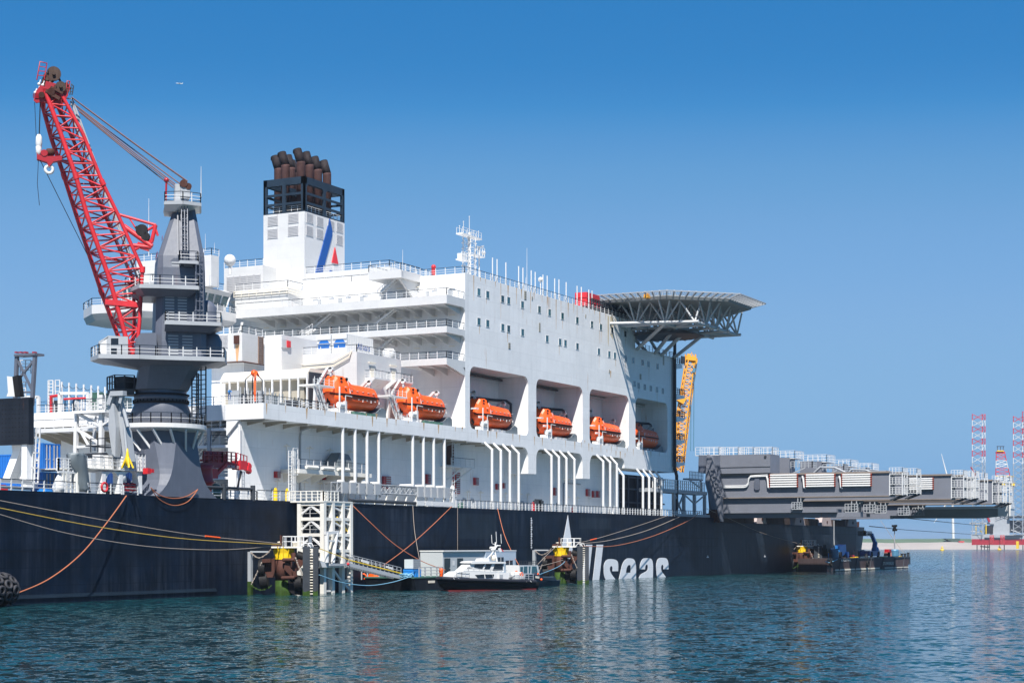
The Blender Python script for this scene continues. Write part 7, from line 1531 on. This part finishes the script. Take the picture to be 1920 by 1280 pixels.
# ================================================================ WORK BARGE AT THE RIGHT
tG = -11.0; G2 = lambda x, y, d=0: PT(x,y,tG+d); ga, gb = G2(1552,1070), G2(1706,1064); zg = G2(1600,1045.5).z
root = thing('work_barge', 'long brown grey work barge with white lettering moored at the bow under the lifting beams', 'barge', ((ga.x+gb.x)/2,tG+5,0))
mb = MB(); mb.loft([[(ga.x,tG+.3,-1),(gb.x-3,tG,-1),(gb.x-3,tG+9,-1),(ga.x,tG+9,-1)],[(ga.x-1,tG,zg),(gb.x-1,tG,zg),(gb.x-1,tG+9,zg),(ga.x-1,tG+9,zg)]]); part(mb, 'hull', BARGE, root)
mb = MB(); mb.box(gb.x-1,gb.x+.8,tG,tG+9,1.2,zg-.2); mb.box(ga.x-1,gb.x,tG-.15,tG+.02,zg-.35,zg+.1)
for f in (.12,.3,.47,.62,.78,.9): x_ = ga.x+(gb.x-ga.x)*f; mb.bar((x_+2,tG-.12,zg),(x_,tG-.12,.3),.18)
part(mb, 'rubbing_strake', DGREY, root)
mb = MB(); mb.box(ga.x+8,ga.x+58,tG-.02,tG+.3,.15,.6); mb.box(ga.x+64,gb.x-2,tG-.02,tG,.2,.5); part(mb, 'pale_waterline', CREAM, root)
o1 = G2(1577,1048.6,-.06); text_mesh('AALST-NL', 2.6, lambda x,y,z: (o1.x+x*.95, o1.y-z, zg-.95+y*.33), WCLEAN, 'barge_name', root, 0, .03)
o2 = G2(1655,1058.5,-.06); text_mesh('STUWER.EU', 2.9, lambda x,y,z: (o2.x+x*.92, o2.y-z, o2.z+y*.48), CREAM, 'barge_lettering', root, 0, .03)
for x in (1627,1558): mb = MB(); c = G2(x,1056,-.5); mb.torus(c,(0,1,0),.75,.35,14,8); mb.tube(c+V(0,0,.8),c+V(0,0,2.6),.12); part(mb, 'tyre_fender', BLACK, root)
mb = MB()
for x, w_ in ((1667,1.5),(1691,1.0),(1697,1.0),(1703,1.3),(1624,1.1)): c = G2(x,1045,1); mb.tube((c.x,c.y,zg),(c.x,c.y,zg+w_),.45,10); mb.tube((c.x,c.y,zg+w_),(c.x,c.y,zg+w_+.15),.6,10)
part(mb, 'bollard', DGREY, root)
def small(x0, x1, y0, y1, d, mat, name, lab_, cat): 
    a, b_ = G2(x0,y0,d), G2(x1,y1,d); mb = MB(); z_ = max(zg,b_.z); mb.box(a.x,b_.x,a.y,a.y+1.6,z_,a.z); mb.box(a.x-.1,b_.x+.1,a.y-.1,a.y+1.7,z_,z_+.25); return solo(mb, name, mat, lab_, cat)
small(1667,1674,1029,1035,3,DRED,'deck_container','small dark red box on the barge left of the light mast','box'); small(1666,1672,1035.2,1042,2,paint('salmon_box',(.62,.25,.2),.5,.1,0,0),'deck_box','salmon pink box below the dark red box on the barge','box')
small(1596,1602,1040,1044,2,RED,'deck_box','tiny red box on the middle of the barge deck','box'); small(1604,1609,1043,1045,2,YELLOW,'deck_box','flat yellow box on the middle of the barge deck','box'); small(1687,1692,1042,1045,1,YELLOW,'deck_box','flat yellow box near the right end of the barge','box'); small(1609,1621,1030,1043,6,LGREY,'panel_rack','tall pale grey panel rack on the barge in front of the hull','panel rack')
small(1656,1663,1042.5,1045,1,YELLOW,'deck_box','low yellow box left of the salmon box on the barge','box')
# light masts
def light_mast(x, ytop, lab_, heads):
    root = thing('light_mast', lab_, 'light mast', (G2(x,1045,2).x,tG+2,zg), 'mobile light masts on the barge')
    c = G2(x,1045,2); zt = G2(x,ytop,2).z; mb = MB(); mb.rev([(1.25,0),(1.4,.3),(1.4,2.2),(1.1,2.6)],(c.x,c.y,zg),10,False); part(mb, 'generator', paint('mast_cabinet_blue',(.07,.2,.32),.4,.1,0,.1), root)
    mb = MB(); mb.tube((c.x+.2,c.y,zg+2.5),(c.x-.2,c.y,zg+(zt-zg)*.5),.25,8,.2); mb.tube((c.x-.2,c.y,zg+(zt-zg)*.5),(c.x-.2,c.y,zt),.16,8); part(mb, 'mast_tube', LGREY, root)
    if heads:
        mb = MB(); mb.bar((c.x-1.9,c.y,zt-.3),(c.x+1.6,c.y,zt-.3),.25)
        for dx, dz in ((-1.8,.5),(1.4,.6),(-1.0,-.9),(1.5,-.8),(0,0)): mb.box(c.x+dx-.55,c.x+dx+.45,c.y-.4,c.y+.4,zt+dz-.45,zt+dz+.3)
        part(mb, 'lamp_head', BLACK, root)
light_mast(1564,975,'slim light mast on blue cabinet at the left of the barge, tip before the beams',False); light_mast(1677.5,988,'light mast with black lamp cluster near the right end of the barge',True)
# boom lifts
root = thing('boom_lift', 'blue boom lift reaching up to the bow with workers in its basket', 'boom lift', tuple(G2(1640,1045,3)))
mb = MB(); mb.prism([G2(x,y,2) for x, y in ((1631,1032),(1650,1032.5),(1650,1041),(1641,1042),(1631,1041))], (0,3.4,0)); part(mb, 'chassis', paint('deep_machine_blue',(.01,.08,.30),.4,.1,0,.1), root)
for x in (1634.5,1647): mb = MB(); mb.rev([(.6,-.3),(.95,-.3),(.95,.3),(.6,.3)],(G2(x,1042,2).x,tG+2.1,zg+.95),14,False,(0,1,0)); part(mb, 'wheel', BLACK, root)
mb = MB(); mb.bar(G2(1639,1032,3.4),G2(1641,1016,3.4),1.4,1.0,(1,0,0)); mb.bar(G2(1641,1018,3.4),G2(1634,1001,3.4),1.1,.8,(1,0,0)); mb.bar(G2(1634,1001,3.4),G2(1629,1001,3.4),.7,.5); mb.ball(G2(1641,1030,3.4),1.3,10,6); part(mb, 'boom', SKYB, root)
mb = MB(); a, b_ = G2(1616,1003,3.4), G2(1630,1003,3.4); zq = a.z; mb.box(a.x,b_.x,tG+2.6,tG+4.6,zq-.2,zq); mb.rail([(a.x,tG+2.6,zq),(b_.x,tG+2.6,zq),(b_.x,tG+4.6,zq),(a.x,tG+4.6,zq),(a.x,tG+2.6,zq)],1.3,1.3,.08,.07,2,0,0); part(mb, 'basket', BLACK, root)
bk = ((a.x+b_.x)/2, tG+3.6, zq)
root = thing('boom_lift', 'folded blue boom lift parked at the left part of the barge deck', 'boom lift', tuple(G2(1573,1045,3)))
mb = MB(); mb.prism([G2(x,y,2.4) for x, y in ((1574,1024),(1586,1020),(1587,1036),(1580,1042),(1575,1042))], (0,2.6,0)); mb.prism([G2(x,y,2.8) for x, y in ((1558,1024),(1586,1020),(1586,1027),(1558,1029))], (0,1.6,0)); part(mb, 'body', SKYB, root)
mb = MB(); mb.bar(G2(1546,1024,3.2),G2(1560,1024,3.2),.9,1.1); mb.prism([G2(x,y,3) for x, y in ((1550,1026),(1563,1025),(1572,1042),(1552,1042))], (0,2,0)); part(mb, 'folded_arm', DGREY, root)
for x in (1577,1590): mb = MB(); mb.rev([(.6,-.3),(1.0,-.3),(1.0,.3),(.6,.3)],(G2(x,1042,2).x,tG+2.2,zg+1.0),14,False,(0,1,0)); part(mb, 'wheel', BLACK if x<1585 else SKYB, root)

# ================================================================ TYRE FENDER AT THE LEFT EDGE
fx = PT(27,1110,-2.4).x
root = thing('floating_fender', 'big black floating fender netted with tyres at the left edge of the hull', 'fender', (fx-8,-2.4,0))
mb = MB(); mb.rev([(.4,-20),(2.0,-18.5),(2.1,-2.4),(1.7,-1.1),(.9,-.35),(.2,-.1)], (fx,-2.4,2.1), 24, True, (1,0,0)); part(mb, 'body', BLACK, root)
for i in range(9):
    for j in range(9):
        a = j*2*math.pi/9+(.35 if i % 2 else 0); r_ = (1.2,2.05,2.2)[min(i,2)]; x_ = fx-.55-i*1.35 if i else fx-.5
        if math.sin(a) < -.75 or x_ < PT(-30,1100,-2.4).x: continue
        d = V(0.75 if i == 0 else (.25 if i == 1 else 0), math.cos(a), math.sin(a)).normalized(); mb = MB(); mb.torus((x_,-2.4+math.cos(a)*r_,2.1+math.sin(a)*r_), d, .52, .2, 16, 8); part(mb, 'tyre', paint('tyre_rubber', (.045,.045,.05), .6, .2, 0, 0) if 'tyre_rubber' not in bpy.data.materials else bpy.data.materials['tyre_rubber'], root)

# ================================================================ ROPES
def rope(pts, t0, t1, r, mat, label, name='mooring_rope', group=None, n=10, nub=None):
    P_ = []; N_ = len(pts)-1
    # smooth curve through the pixel points (Catmull-Rom), then onto the slanting plane
    for i in range(N_):
        p0, p1, p2, p3 = pts[max(0,i-1)], pts[i], pts[i+1], pts[min(N_,i+2)]
        for k in range(n):
            u = k/n; f = lambda a, b, c, d: .5*((2*b)+(-a+c)*u+(2*a-5*b+4*c-d)*u*u+(-a+3*b-3*c+d)*u**3)
            P_.append((f(p0[0],p1[0],p2[0],p3[0]), f(p0[1],p1[1],p2[1],p3[1])))
    P_.append(pts[-1]); M_ = len(P_)-1; mb = MB()
    Q_ = [PT(x,y,t0+(t1-t0)*i/M_) for i, (x, y) in enumerate(P_)]; mb.path(Q_, r, 6)
    if nub:
        mb.m = 1; i0 = int(nub*M_); mb.tube(Q_[i0], Q_[min(M_,i0+2)], r*2.2, 8)
    return solo(mb, name, [mat, ORANGE], label, 'rope', group)
g_ = 'mooring ropes in front of the hull'
rope([(-40,930),(0,938),(180,972),(355,1001),(480,1014),(527,1019)],-9,-6.8,.06,ROPEB,'upper grey beige mooring rope running from the left edge to the first dolphin',group=g_,nub=.64)
rope([(-40,944),(0,952),(170,985),(330,1008),(480,1018),(527,1020)],-9,-6.8,.07,ROPEY,'yellow mooring rope running from the left edge to the first dolphin',group=g_)
rope([(-40,950),(0,964),(120,998),(260,1022),(380,1030),(460,1028),(527,1021)],-9,-6.8,.06,ROPEB,'lowest sagging beige mooring rope from the left edge to the first dolphin',group=g_)
rope([(237,929),(200,980),(150,1040),(90,1086),(29,1113)],-.3,-4.2,.09,ORANGE2,'long orange rope from the deck edge down to the tyre fender',group=g_)
rope([(283,914),(300,928),(325,934),(350,930),(370,918)],-.3,-.3,.07,ORANGE2,'short orange rope loop hanging higher on the foot of the grey tower',group=g_)
rope([(283,914),(298,935),(325,947),(352,940),(371,917)],-.35,-.35,.07,ORANGE2,'short orange rope loop hanging lower on the foot of the grey tower',group=g_)
rope([(656,942),(690,975),(740,1020),(790,1051),(835,1068)],-.3,-11,.07,ORANGE2,'orange rope slanting down rightward from the top of the white tower',group=g_)
rope([(848,948),(810,985),(765,1025),(718,1060)],-.3,-9,.07,ORANGE2,'orange rope slanting down leftward across the hull to the gangway',group=g_)
rope([(774,948),(778,1000),(790,1065)],-.3,-10,.05,ROPEB,'thin pale line hanging down the hull to the liquid tank',group=g_)
rope([(933,953),(945,1000),(960,1035),(973,1059)],-.3,-12,.07,ORANGE2,'orange rope from the hull edge down to the work boat',group=g_)
rope([(858,950),(858,1033)],-.1,-.1,.05,ROPEB,'pale vertical line hanging down the hull above the grey hut',group=g_)
rope([(1082,1018),(1130,1006),(1200,984),(1252,966)],-8,-.2,.06,ROPEB,'pale rope from the second dolphin up to the hull edge, the upper one',group=g_,nub=.22)
rope([(1085,1019),(1140,1013),(1210,995),(1275,968)],-8,-.2,.08,ROPEB,'middle rope of three from the second dolphin to the hull edge',group=g_)
rope([(1087,1023),(1150,1023),(1220,1006),(1290,976),(1313,958)],-8,-.2,.08,ORANGE2,'lowest sagging orange brown rope from the second dolphin to the deck frame',group=g_)
rope([(1325,953),(1370,973),(1430,999),(1495,1018)],-.5,-1.5,.06,ROPEB,'rope from the foot of the beam support down to the shaded dolphin',group=g_)
rope([(598,1077),(640,1091),(690,1097),(735,1091),(770,1080)],-9,-12,.07,ROPEC,'sagging pale blue rope from the first dolphin to the pontoon',group=g_)
rope([(1068,1041),(1050,1060),(1013,1076)],-9,-15,.06,ROPEC,'pale blue rope from the second dolphin to the work boat',group=g_)
rope([(1067,1046),(1040,1054),(1008,1062)],-9,-15,.06,ROPEB,'beige rope from the second dolphin to the work boat wheelhouse',group=g_)
rope([(1047,1020),(1025,1040),(1006,1060)],-9,-15,.06,ROPEB,'rope from the bollard of the second dolphin down to the work boat roof',group=g_)
rope([(1570,1048),(1556,1054),(1548,1052)],-11.3,-11.3,.16,ROPEC,'pale green rope looping on the left end of the barge side',group=g_)
rope([(1651,975),(1675,1010),(1699,1042)],0,-10,.07,ROPEB,'thin slanting rope from the beams down to the right end of the barge',group=g_)
def farline(pts, d0, d1, lab_):
    Q_ = [CAM+(ray(x,y))*(d0+(d1-d0)*i/(len(pts)-1)) for i, (x, y) in enumerate(pts)]; mb = MB(); mb.path(Q_, .16, 5); solo(mb, 'mooring_line', SOOT, lab_, 'rope')
farline([(1630,986),(1700,993),(1820,1001)],600,1400,'lower dark line stretching from the bow toward the jackup platform')
farline([(1700,971),(1790,980),(1840,985)],650,1400,'upper dark line stretching below the beams toward the jackup platform')

# ================================================================ FAR BACKGROUND
DF = 2750
J = lambda x, y, d=0: CAM+ray(x,y)*(DF+d)
def px(k): return k*DF/FPX
def rig_leg(root, x0, x1, yt, yb, nb, red_rows=7):
    w_ = x1-x0
    for part_name, mats in (('leg', None),):
        mb = MB(); cols = [J(x0,0,0), J(x1-w_*.2,0,-8), J(x1,0,10)]
        for i in range(nb):
            ya, yb_ = yt+(yb-yt)*i/nb, yt+(yb-yt)*(i+1)/nb; mb.m = 2 if i >= red_rows else i % 2
            C0 = [J(x0,ya), J(x1-w_*.22,ya,-6), J(x1,ya,8)]; C1 = [J(x0,yb_), J(x1-w_*.22,yb_,-6), J(x1,yb_,8)]; r_ = px(.75)
            for a, b_ in zip(C0, C1): mb.tube(a,b_,r_,6)
            for k in range(3): mb.tube(C0[k],C1[(k+1)%3],r_*.45,5); mb.tube(C0[(k+1)%3],C1[k],r_*.45,5)
        part(mb, 'leg', [RED, WCLEAN, LGREY], root)
root = thing('jackup_platform', 'red and grey jackup drilling platform with striped lattice legs at the right edge', 'platform', tuple(J(1870,1028)))
rig_leg(root,1823,1847,776,1003,20,8); rig_leg(root,1900,1922,780,1003,20,8); rig_leg(root,1917,1941,771,1003,20,8)
def jb(x0, x1, y0, y1, d0, d1, mat, name): a = [J(x0,y1,d0),J(x1,y1,d0),J(x1,y1,d1),J(x0,y1,d1)]; b_ = [J(x0,y0,d0),J(x1,y0,d0),J(x1,y0,d1),J(x0,y0,d1)]; mb = MB(); mb.loft([a,b_]); return part(mb, name, mat, root)
jb(1822,1960,1010,1021,0,60,DRED,'lower_hull'); jb(1821,1960,1001.5,1010,0,60,LGREY,'upper_hull'); jb(1856,1893,967,1001.5,8,40,LGREY,'tall_house'); jb(1893,1925,975,998,10,40,DGREY,'dark_house'); jb(1846,1862,985,1000,5,25,SOOT,'deck_machinery'); jb(1818,1864,979,982,4,30,LGREY,'helideck_platform'); jb(1890,1930,966,971,2,30,DGREY,'pipe_deck'); jb(1885,1917,1003,1004.5,-2,0,DGREY,'fender_strip'); jb(1846,1912,1007,1008.5,-2,0,DGREY,'fender_strip')
for x0, x1 in ((1856,1863),(1876,1883)): 
    mb = MB(); mb.lattice(J(x0,1003,-4),J(x0,1020,-4),J(x1,1003,-4),J(x1,1020,-4),5,px(.6),px(.35),True); part(mb, 'red_ladder_frame', RED, root)
mb = MB()
for x in (1832,1840,1846,1852,1855,1883,1918): mb.tube(J(x,1021,10),J(x,1030,10),px(.8),6)
mb.bar(J(1838,1024,8),J(1856,1025,8),px(2),px(2)); part(mb, 'support_column', SOOT, root)
mb = MB(); [mb.bar(J(x,983,3),J(x,1001,3),px(1.6)) for x in (1830,1849)]; mb.bar(J(1908,1014,-5),J(1908,1028,-5),px(4.5)); mb.bar(J(1838,994,2),J(1842,998,2),px(2)); part(mb, 'yellow_column', YELLOW, root)
mb = MB(); mb.bar(J(1834,984,2),J(1841,999,2),px(.8)); mb.bar(J(1820,995,2),J(1836,997,2),px(1)); mb.bar(J(1896,993,2),J(1922,1002,0),px(1.2)); part(mb, 'white_derrick_arm', WCLEAN, root)
mb = MB(); mb.bar(J(1820,875,0),J(1829,890,0),px(2)); mb.bar(J(1851,968,2),J(1855,978,2),px(4)); mb.bar(J(1829,886,0),J(1826,898,0),px(1)); part(mb, 'red_crane', DRED, root)
# derrick
mb = MB()
def dx(y): f = (y-849)/(940-849); return (1868-2*f, 1884+22*max(0,f)**1.1)
n = 8
for i in range(n):
    ya, yb_ = 849+(905-849)*i/n, 849+(905-849)*(i+1)/n; (a0,a1),(b0,b1) = dx(ya), dx(yb_); mb.m = (i//2) % 2
    for d in (0,14): mb.tube(J(a0,ya,d),J(b0,yb_,d),px(.8)); mb.tube(J(a1,ya,d),J(b1,yb_,d),px(.8)); mb.tube(J(a0,ya,d),J(b1,yb_,d),px(.45)); mb.tube(J(a1,ya,d),J(b0,yb_,d),px(.45)); mb.tube(J(a0,ya,d),J(a1,ya,d),px(.45))
mb.m = 0; mb.bar(J(1867,848,7),J(1884,848,7),px(3.2),px(3.5)); mb.m = 2
for x in (1870,1876,1881): mb.bar(J(x,836,7),J(x,846,7),px(1))
mb.bar(J(1869,836.5,7),J(1883,836.5,7),px(1.2)); part(mb, 'derrick', [RED, WCLEAN, DGREY], root)
mb = MB(); mb.bar(J(1869,845,5),J(1882,845,5),px(2),px(2)); mb.bar(J(1867,892,4),J(1901,893,4),px(2),px(2.2)); mb.bar(J(1877,907,0),J(1884,907,0),px(4),px(4)); mb.bar(J(1896,908,0),J(1902,908,0),px(4),px(4)); part(mb, 'yellow_band', YELLOW, root)
jb(1872,1904,903,913,2,20,LGREY,'cantilever_box')
mb = MB()
for x0, x1 in ((1867,1868),(1874,1876),(1882,1884),(1890,1893),(1898,1902)):
    mb.tube(J(x0,893,6),J(x1,970,6),px(.5))
for i in range(7): y = 896+i*11; mb.tube(J(1867,y,6),J(1900,y+11,6),px(.35)); mb.tube(J(1900,y,6),J(1867,y+11,6),px(.35))
part(mb, 'lower_lattice', DGREY, root)
# wind turbine
root = thing('wind_turbine', 'white wind turbine tower on the dyke, mostly hidden by the beams', 'wind turbine', tuple(CAM+ray(1787,1009)*3300)); K3 = lambda x, y, d=0: CAM+ray(x,y)*(3300+d)
mb = MB(); mb.tube(K3(1787.5,1010),K3(1785.5,928),2.7,14,1.9); part(mb, 'mast', WCLEAN, root)
mb = MB(); mb.bar(K3(1783,927,-6),K3(1788,927,6),4,4); part(mb, 'nacelle', WCLEAN, root)
for x, y in ((1751,980),(1842,905),(1765,850)): mb = MB(); a, b_ = K3(1785,927,-8), K3(x,y,-8); mb.tube(a.lerp(b_,.02),a.lerp(b_,.25),1.2,6,1.9); mb.tube(a.lerp(b_,.25),b_,1.9,6,.4); part(mb, 'blade', WCLEAN, root)
mb = MB(); a = CAM+ray(1786,1009.5)*3240; P_ = [CAM+ray(x,y)*3240 for x, y in ((1772,1009),(1800,1009),(1801,1015.5),(1784,1015.5))]; mb.prism(P_, FW*20); solo(mb, 'dyke_bunker', paint('dark_green_concrete', (.06,.09,.07), .8, .2, 0, 0), 'dark green block on the dyke at the foot of the wind turbine', 'block')
P_ = [CAM+ray(x,y)*3220 for x, y in ((1798,1014),(1808,1014),(1808,1016),(1798,1016))]; mb = MB(); mb.prism(P_, FW*6); solo(mb, 'parked_truck', LOGOR, 'tiny red vehicle parked on the beach edge right of the dark block', 'truck')
# buoys
def buoy(x, y, h, lab_):
    o = PZ(x,y,0); k = h/1.0; r_ = thing('navigation_buoy', lab_, 'buoy', tuple(o), 'yellow navigation buoys'); 
    mb = MB(); mb.rev([(k*.42,-.5),(k*.48,k*.12),(k*.36,k*.32),(k*.3,k*.36)], tuple(o), 16); part(mb, 'float', YELLOW, r_)
    mb = MB(); 
    for a in range(4): c_ = V(math.cos(a*1.57+.4),math.sin(a*1.57+.4),0); mb.bar(o+c_*k*.28+V(0,0,k*.34), o+c_*k*.16+V(0,0,k*.82), k*.07)
    mb.rev([(k*.22,k*.55),(k*.24,k*.75),(k*.1,k*.85)], tuple(o), 10); mb.bar(o+V(0,0,k*.8), o+V(0,0,k*1.02), k*.09); mb.bar(o-RT*k*.1+V(0,0,k), o+RT*k*.1+V(0,0,k*1.06), k*.06); part(mb, 'top_cage', YELLOW, r_)
for x, y, hpx, lb in ((1766.5,1031.5,8,'largest yellow buoy floating in front of the beach'),(1805,1027.5,6,'yellow buoy close to the beach right of the largest buoy'),(1874,1030.5,8,'yellow buoy in front of the red jackup hull'),(1735.5,1027,3.2,'tiny yellow buoy near the shoreline left of the largest buoy')):
    D = FPX*CH/(y-HOR); buoy(x,y,hpx*D/FPX,lb)
# airliner high in the sky
root = thing('airliner', 'tiny white airliner crossing the blue sky above the luffing ropes', 'airplane', tuple(CAM+ray(336,157)*9000)); o = Vector(root['_o']); A_ = lambda a, b_, c: o+RT*a+FW*b_+V(0,0,c)
mb = MB(); mb.rev([(.4,-18),(1.6,-14),(2.1,-8),(2.1,8),(1.7,14),(.3,19)], tuple(o), 12, True, RT+FW*.5); part(mb, 'fuselage', WCLEAN, root)
mb = MB(); mb.prism([A_(-3,0,-.5),A_(3,1,-.5),A_(9,-16,.5),A_(6.5,-16,.5)], (0,0,.5)); mb.prism([A_(-3,0,-.5),A_(3,1,-.5),A_(-1,18,.5),A_(-4,18,.5)], (0,0,.5)); part(mb, 'wing', WCLEAN, root)
mb = MB(); mb.prism([A_(11,6,1),A_(16,8,1),A_(18,9,7),A_(16,8,7)], (.4,.3,0)); mb.prism([A_(13,4,1.5),A_(16,5,1.5),A_(19,1,1.8),A_(17,1,1.8)], (0,0,.3)); part(mb, 'tail', WCLEAN, root)

# ================================================================ AIR
if HAZE:
    mb = MB(); mb.box(-2900,14600,-6500,9600,-21.5,95); o = mesh_obj(mb, 'haze', []); o['kind'] = 'stuff'
    mt = bpy.data.materials.new('air_haze'); mt.use_nodes = True; N = mt.node_tree.nodes; N.remove(N['Principled BSDF']); v = N.new('ShaderNodeVolumePrincipled'); v.inputs['Color'].default_value = (.75,.86,1,1); v.inputs['Density'].default_value = HAZE; v.inputs['Anisotropy'].default_value = .2
    mt.node_tree.links.new(v.outputs[0], N['Material Output'].inputs['Volume']); o.data.materials.append(mt)
# ================================================================ PEOPLE (small, on deck)
def person(loc, face, label, top, trousers, hat=None, pose='stand', h=1.95):
    k = h/1.8; f = Vector(face).normalized(); r_ = V(f.y,-f.x,0)
    J_ = {'pel':(0,0,.95),'ch':(0,.02,1.3),'nk':(0,.02,1.5),'hd':(0,.04,1.68),'sL':(-.19,.02,1.43),'eL':(-.27,.05,1.16),'hL':(-.22,.24,1.0),'sR':(.19,.02,1.43),'eR':(.27,.05,1.16),'hR':(.22,.24,1.0),'lL':(-.1,0,.9),'kL':(-.12,.04,.5),'aL':(-.12,0,.09),'tL':(-.13,.17,.04),'lR':(.1,0,.9),'kR':(.13,.0,.5),'aR':(.13,-.06,.09),'tR':(.14,.1,.04)}
    if pose == 'lean': J_.update(ch=(0,.12,1.27),nk=(0,.2,1.43),hd=(0,.27,1.6),sL=(-.19,.17,1.38),sR=(.19,.17,1.38),eL=(-.27,.3,1.15),eR=(.27,.3,1.15),hL=(-.15,.48,1.1),hR=(.15,.48,1.1))
    names = list(J_); E_ = [('pel','ch'),('ch','nk'),('nk','hd'),('ch','sL'),('sL','eL'),('eL','hL'),('ch','sR'),('sR','eR'),('eR','hR'),('pel','lL'),('lL','kL'),('kL','aL'),('aL','tL'),('pel','lR'),('lR','kR'),('kR','aR'),('aR','tR')]
    rad = dict(pel=.15,ch=.16,nk=.06,hd=.105,sL=.08,eL=.055,hL=.045,sR=.08,eR=.055,hR=.045,lL=.11,kL=.075,aL=.055,tL=.04,lR=.11,kR=.075,aR=.055,tR=.04)
    me = bpy.data.meshes.new('p'); me.from_pydata([tuple(r_*J_[a][0]*k+f*J_[a][1]*k+V(0,0,J_[a][2]*k)) for a in names], [(names.index(a),names.index(b)) for a, b in E_], [])
    ob = bpy.data.objects.new('p', me); COL.objects.link(ob); sm_ = ob.modifiers.new('s','SKIN'); ob.modifiers.new('b','SUBSURF').levels = 1
    for i, a in enumerate(names): me.skin_vertices[0].data[i].radius = (rad[a]*k, rad[a]*k*.85)
    me.skin_vertices[0].data[0].use_root = True
    dg = bpy.context.evaluated_depsgraph_get(); m2 = bpy.data.meshes.new_from_object(ob.evaluated_get(dg)); bpy.data.objects.remove(ob)
    m2.materials.clear(); [m2.materials.append(q) for q in (top, trousers, SKIN)]
    for p in m2.polygons:
        z = p.center.z/k; p.use_smooth = True; p.material_index = 2 if z > 1.52 else (0 if z > .93 else 1)
        if .9 < z < 1.12 and p.center.xy.length > .2*k: p.material_index = 2
    o = bpy.data.objects.new('person', m2); COL.objects.link(o); o.location = loc; o['label'] = label; o['category'] = 'person'; o['_o'] = tuple(loc)
    hp = f*J_['hd'][1]*k
    if hat:
        mb = MB(); mb.rev([(.15*k,0),(.13*k,.02*k),(.12*k,.08*k),(.07*k,.13*k),(.01,.15*k)], Vector(loc)+hp+V(0,0,(J_['hd'][2]+.03)*k), 12); part(mb, 'hard_hat', hat, o)
    TEMP.append(o); return o
SKIN = paint('skin', (.45,.27,.19), .6, .05, 0, 0)
p = PT(430,757,3.6); person((p.x,3.6,zB), (-.6,-.8,0), 'worker in blue overalls and white helmet at the deck corner railing', SKYB, LOGOB, WCLEAN, 'lean')
p = PS(621,620,122.5); person((122.5,p.y,50.95), (-1,-.2,0), 'person in dark clothes leaning on the middle balcony railing', SOOT, SOOT, None, 'lean')
person((s_a+2.4,-4.6,LV[1]), (-.3,-1,0), 'person in blue overalls standing on the upper level of the white access tower', SKYB, SKYB, WCLEAN)
person((bk[0]-1.2,bk[1],bk[2]), (-1,.5,0), 'worker in yellow vest at the left of the boom lift basket', YELLOW, SOOT, WCLEAN)
person((bk[0]+1.0,bk[1]+.2,bk[2]), (-1,.6,0), 'worker in orange jacket at the right of the boom lift basket', ORANGE, SOOT, WCLEAN)
p = G2(1543,1045,2); person((G2(1553.5,1045,2).x,tG+2,zg), (.4,-1,0), 'worker in blue overalls at the left end of the barge deck', SKYB, SKYB, YELLOW)

for o in TEMP:
    try:
        if '_o' in o: del o['_o']
    except ReferenceError: pass
for o in COL.objects:
    if '_o' in o: del o['_o']
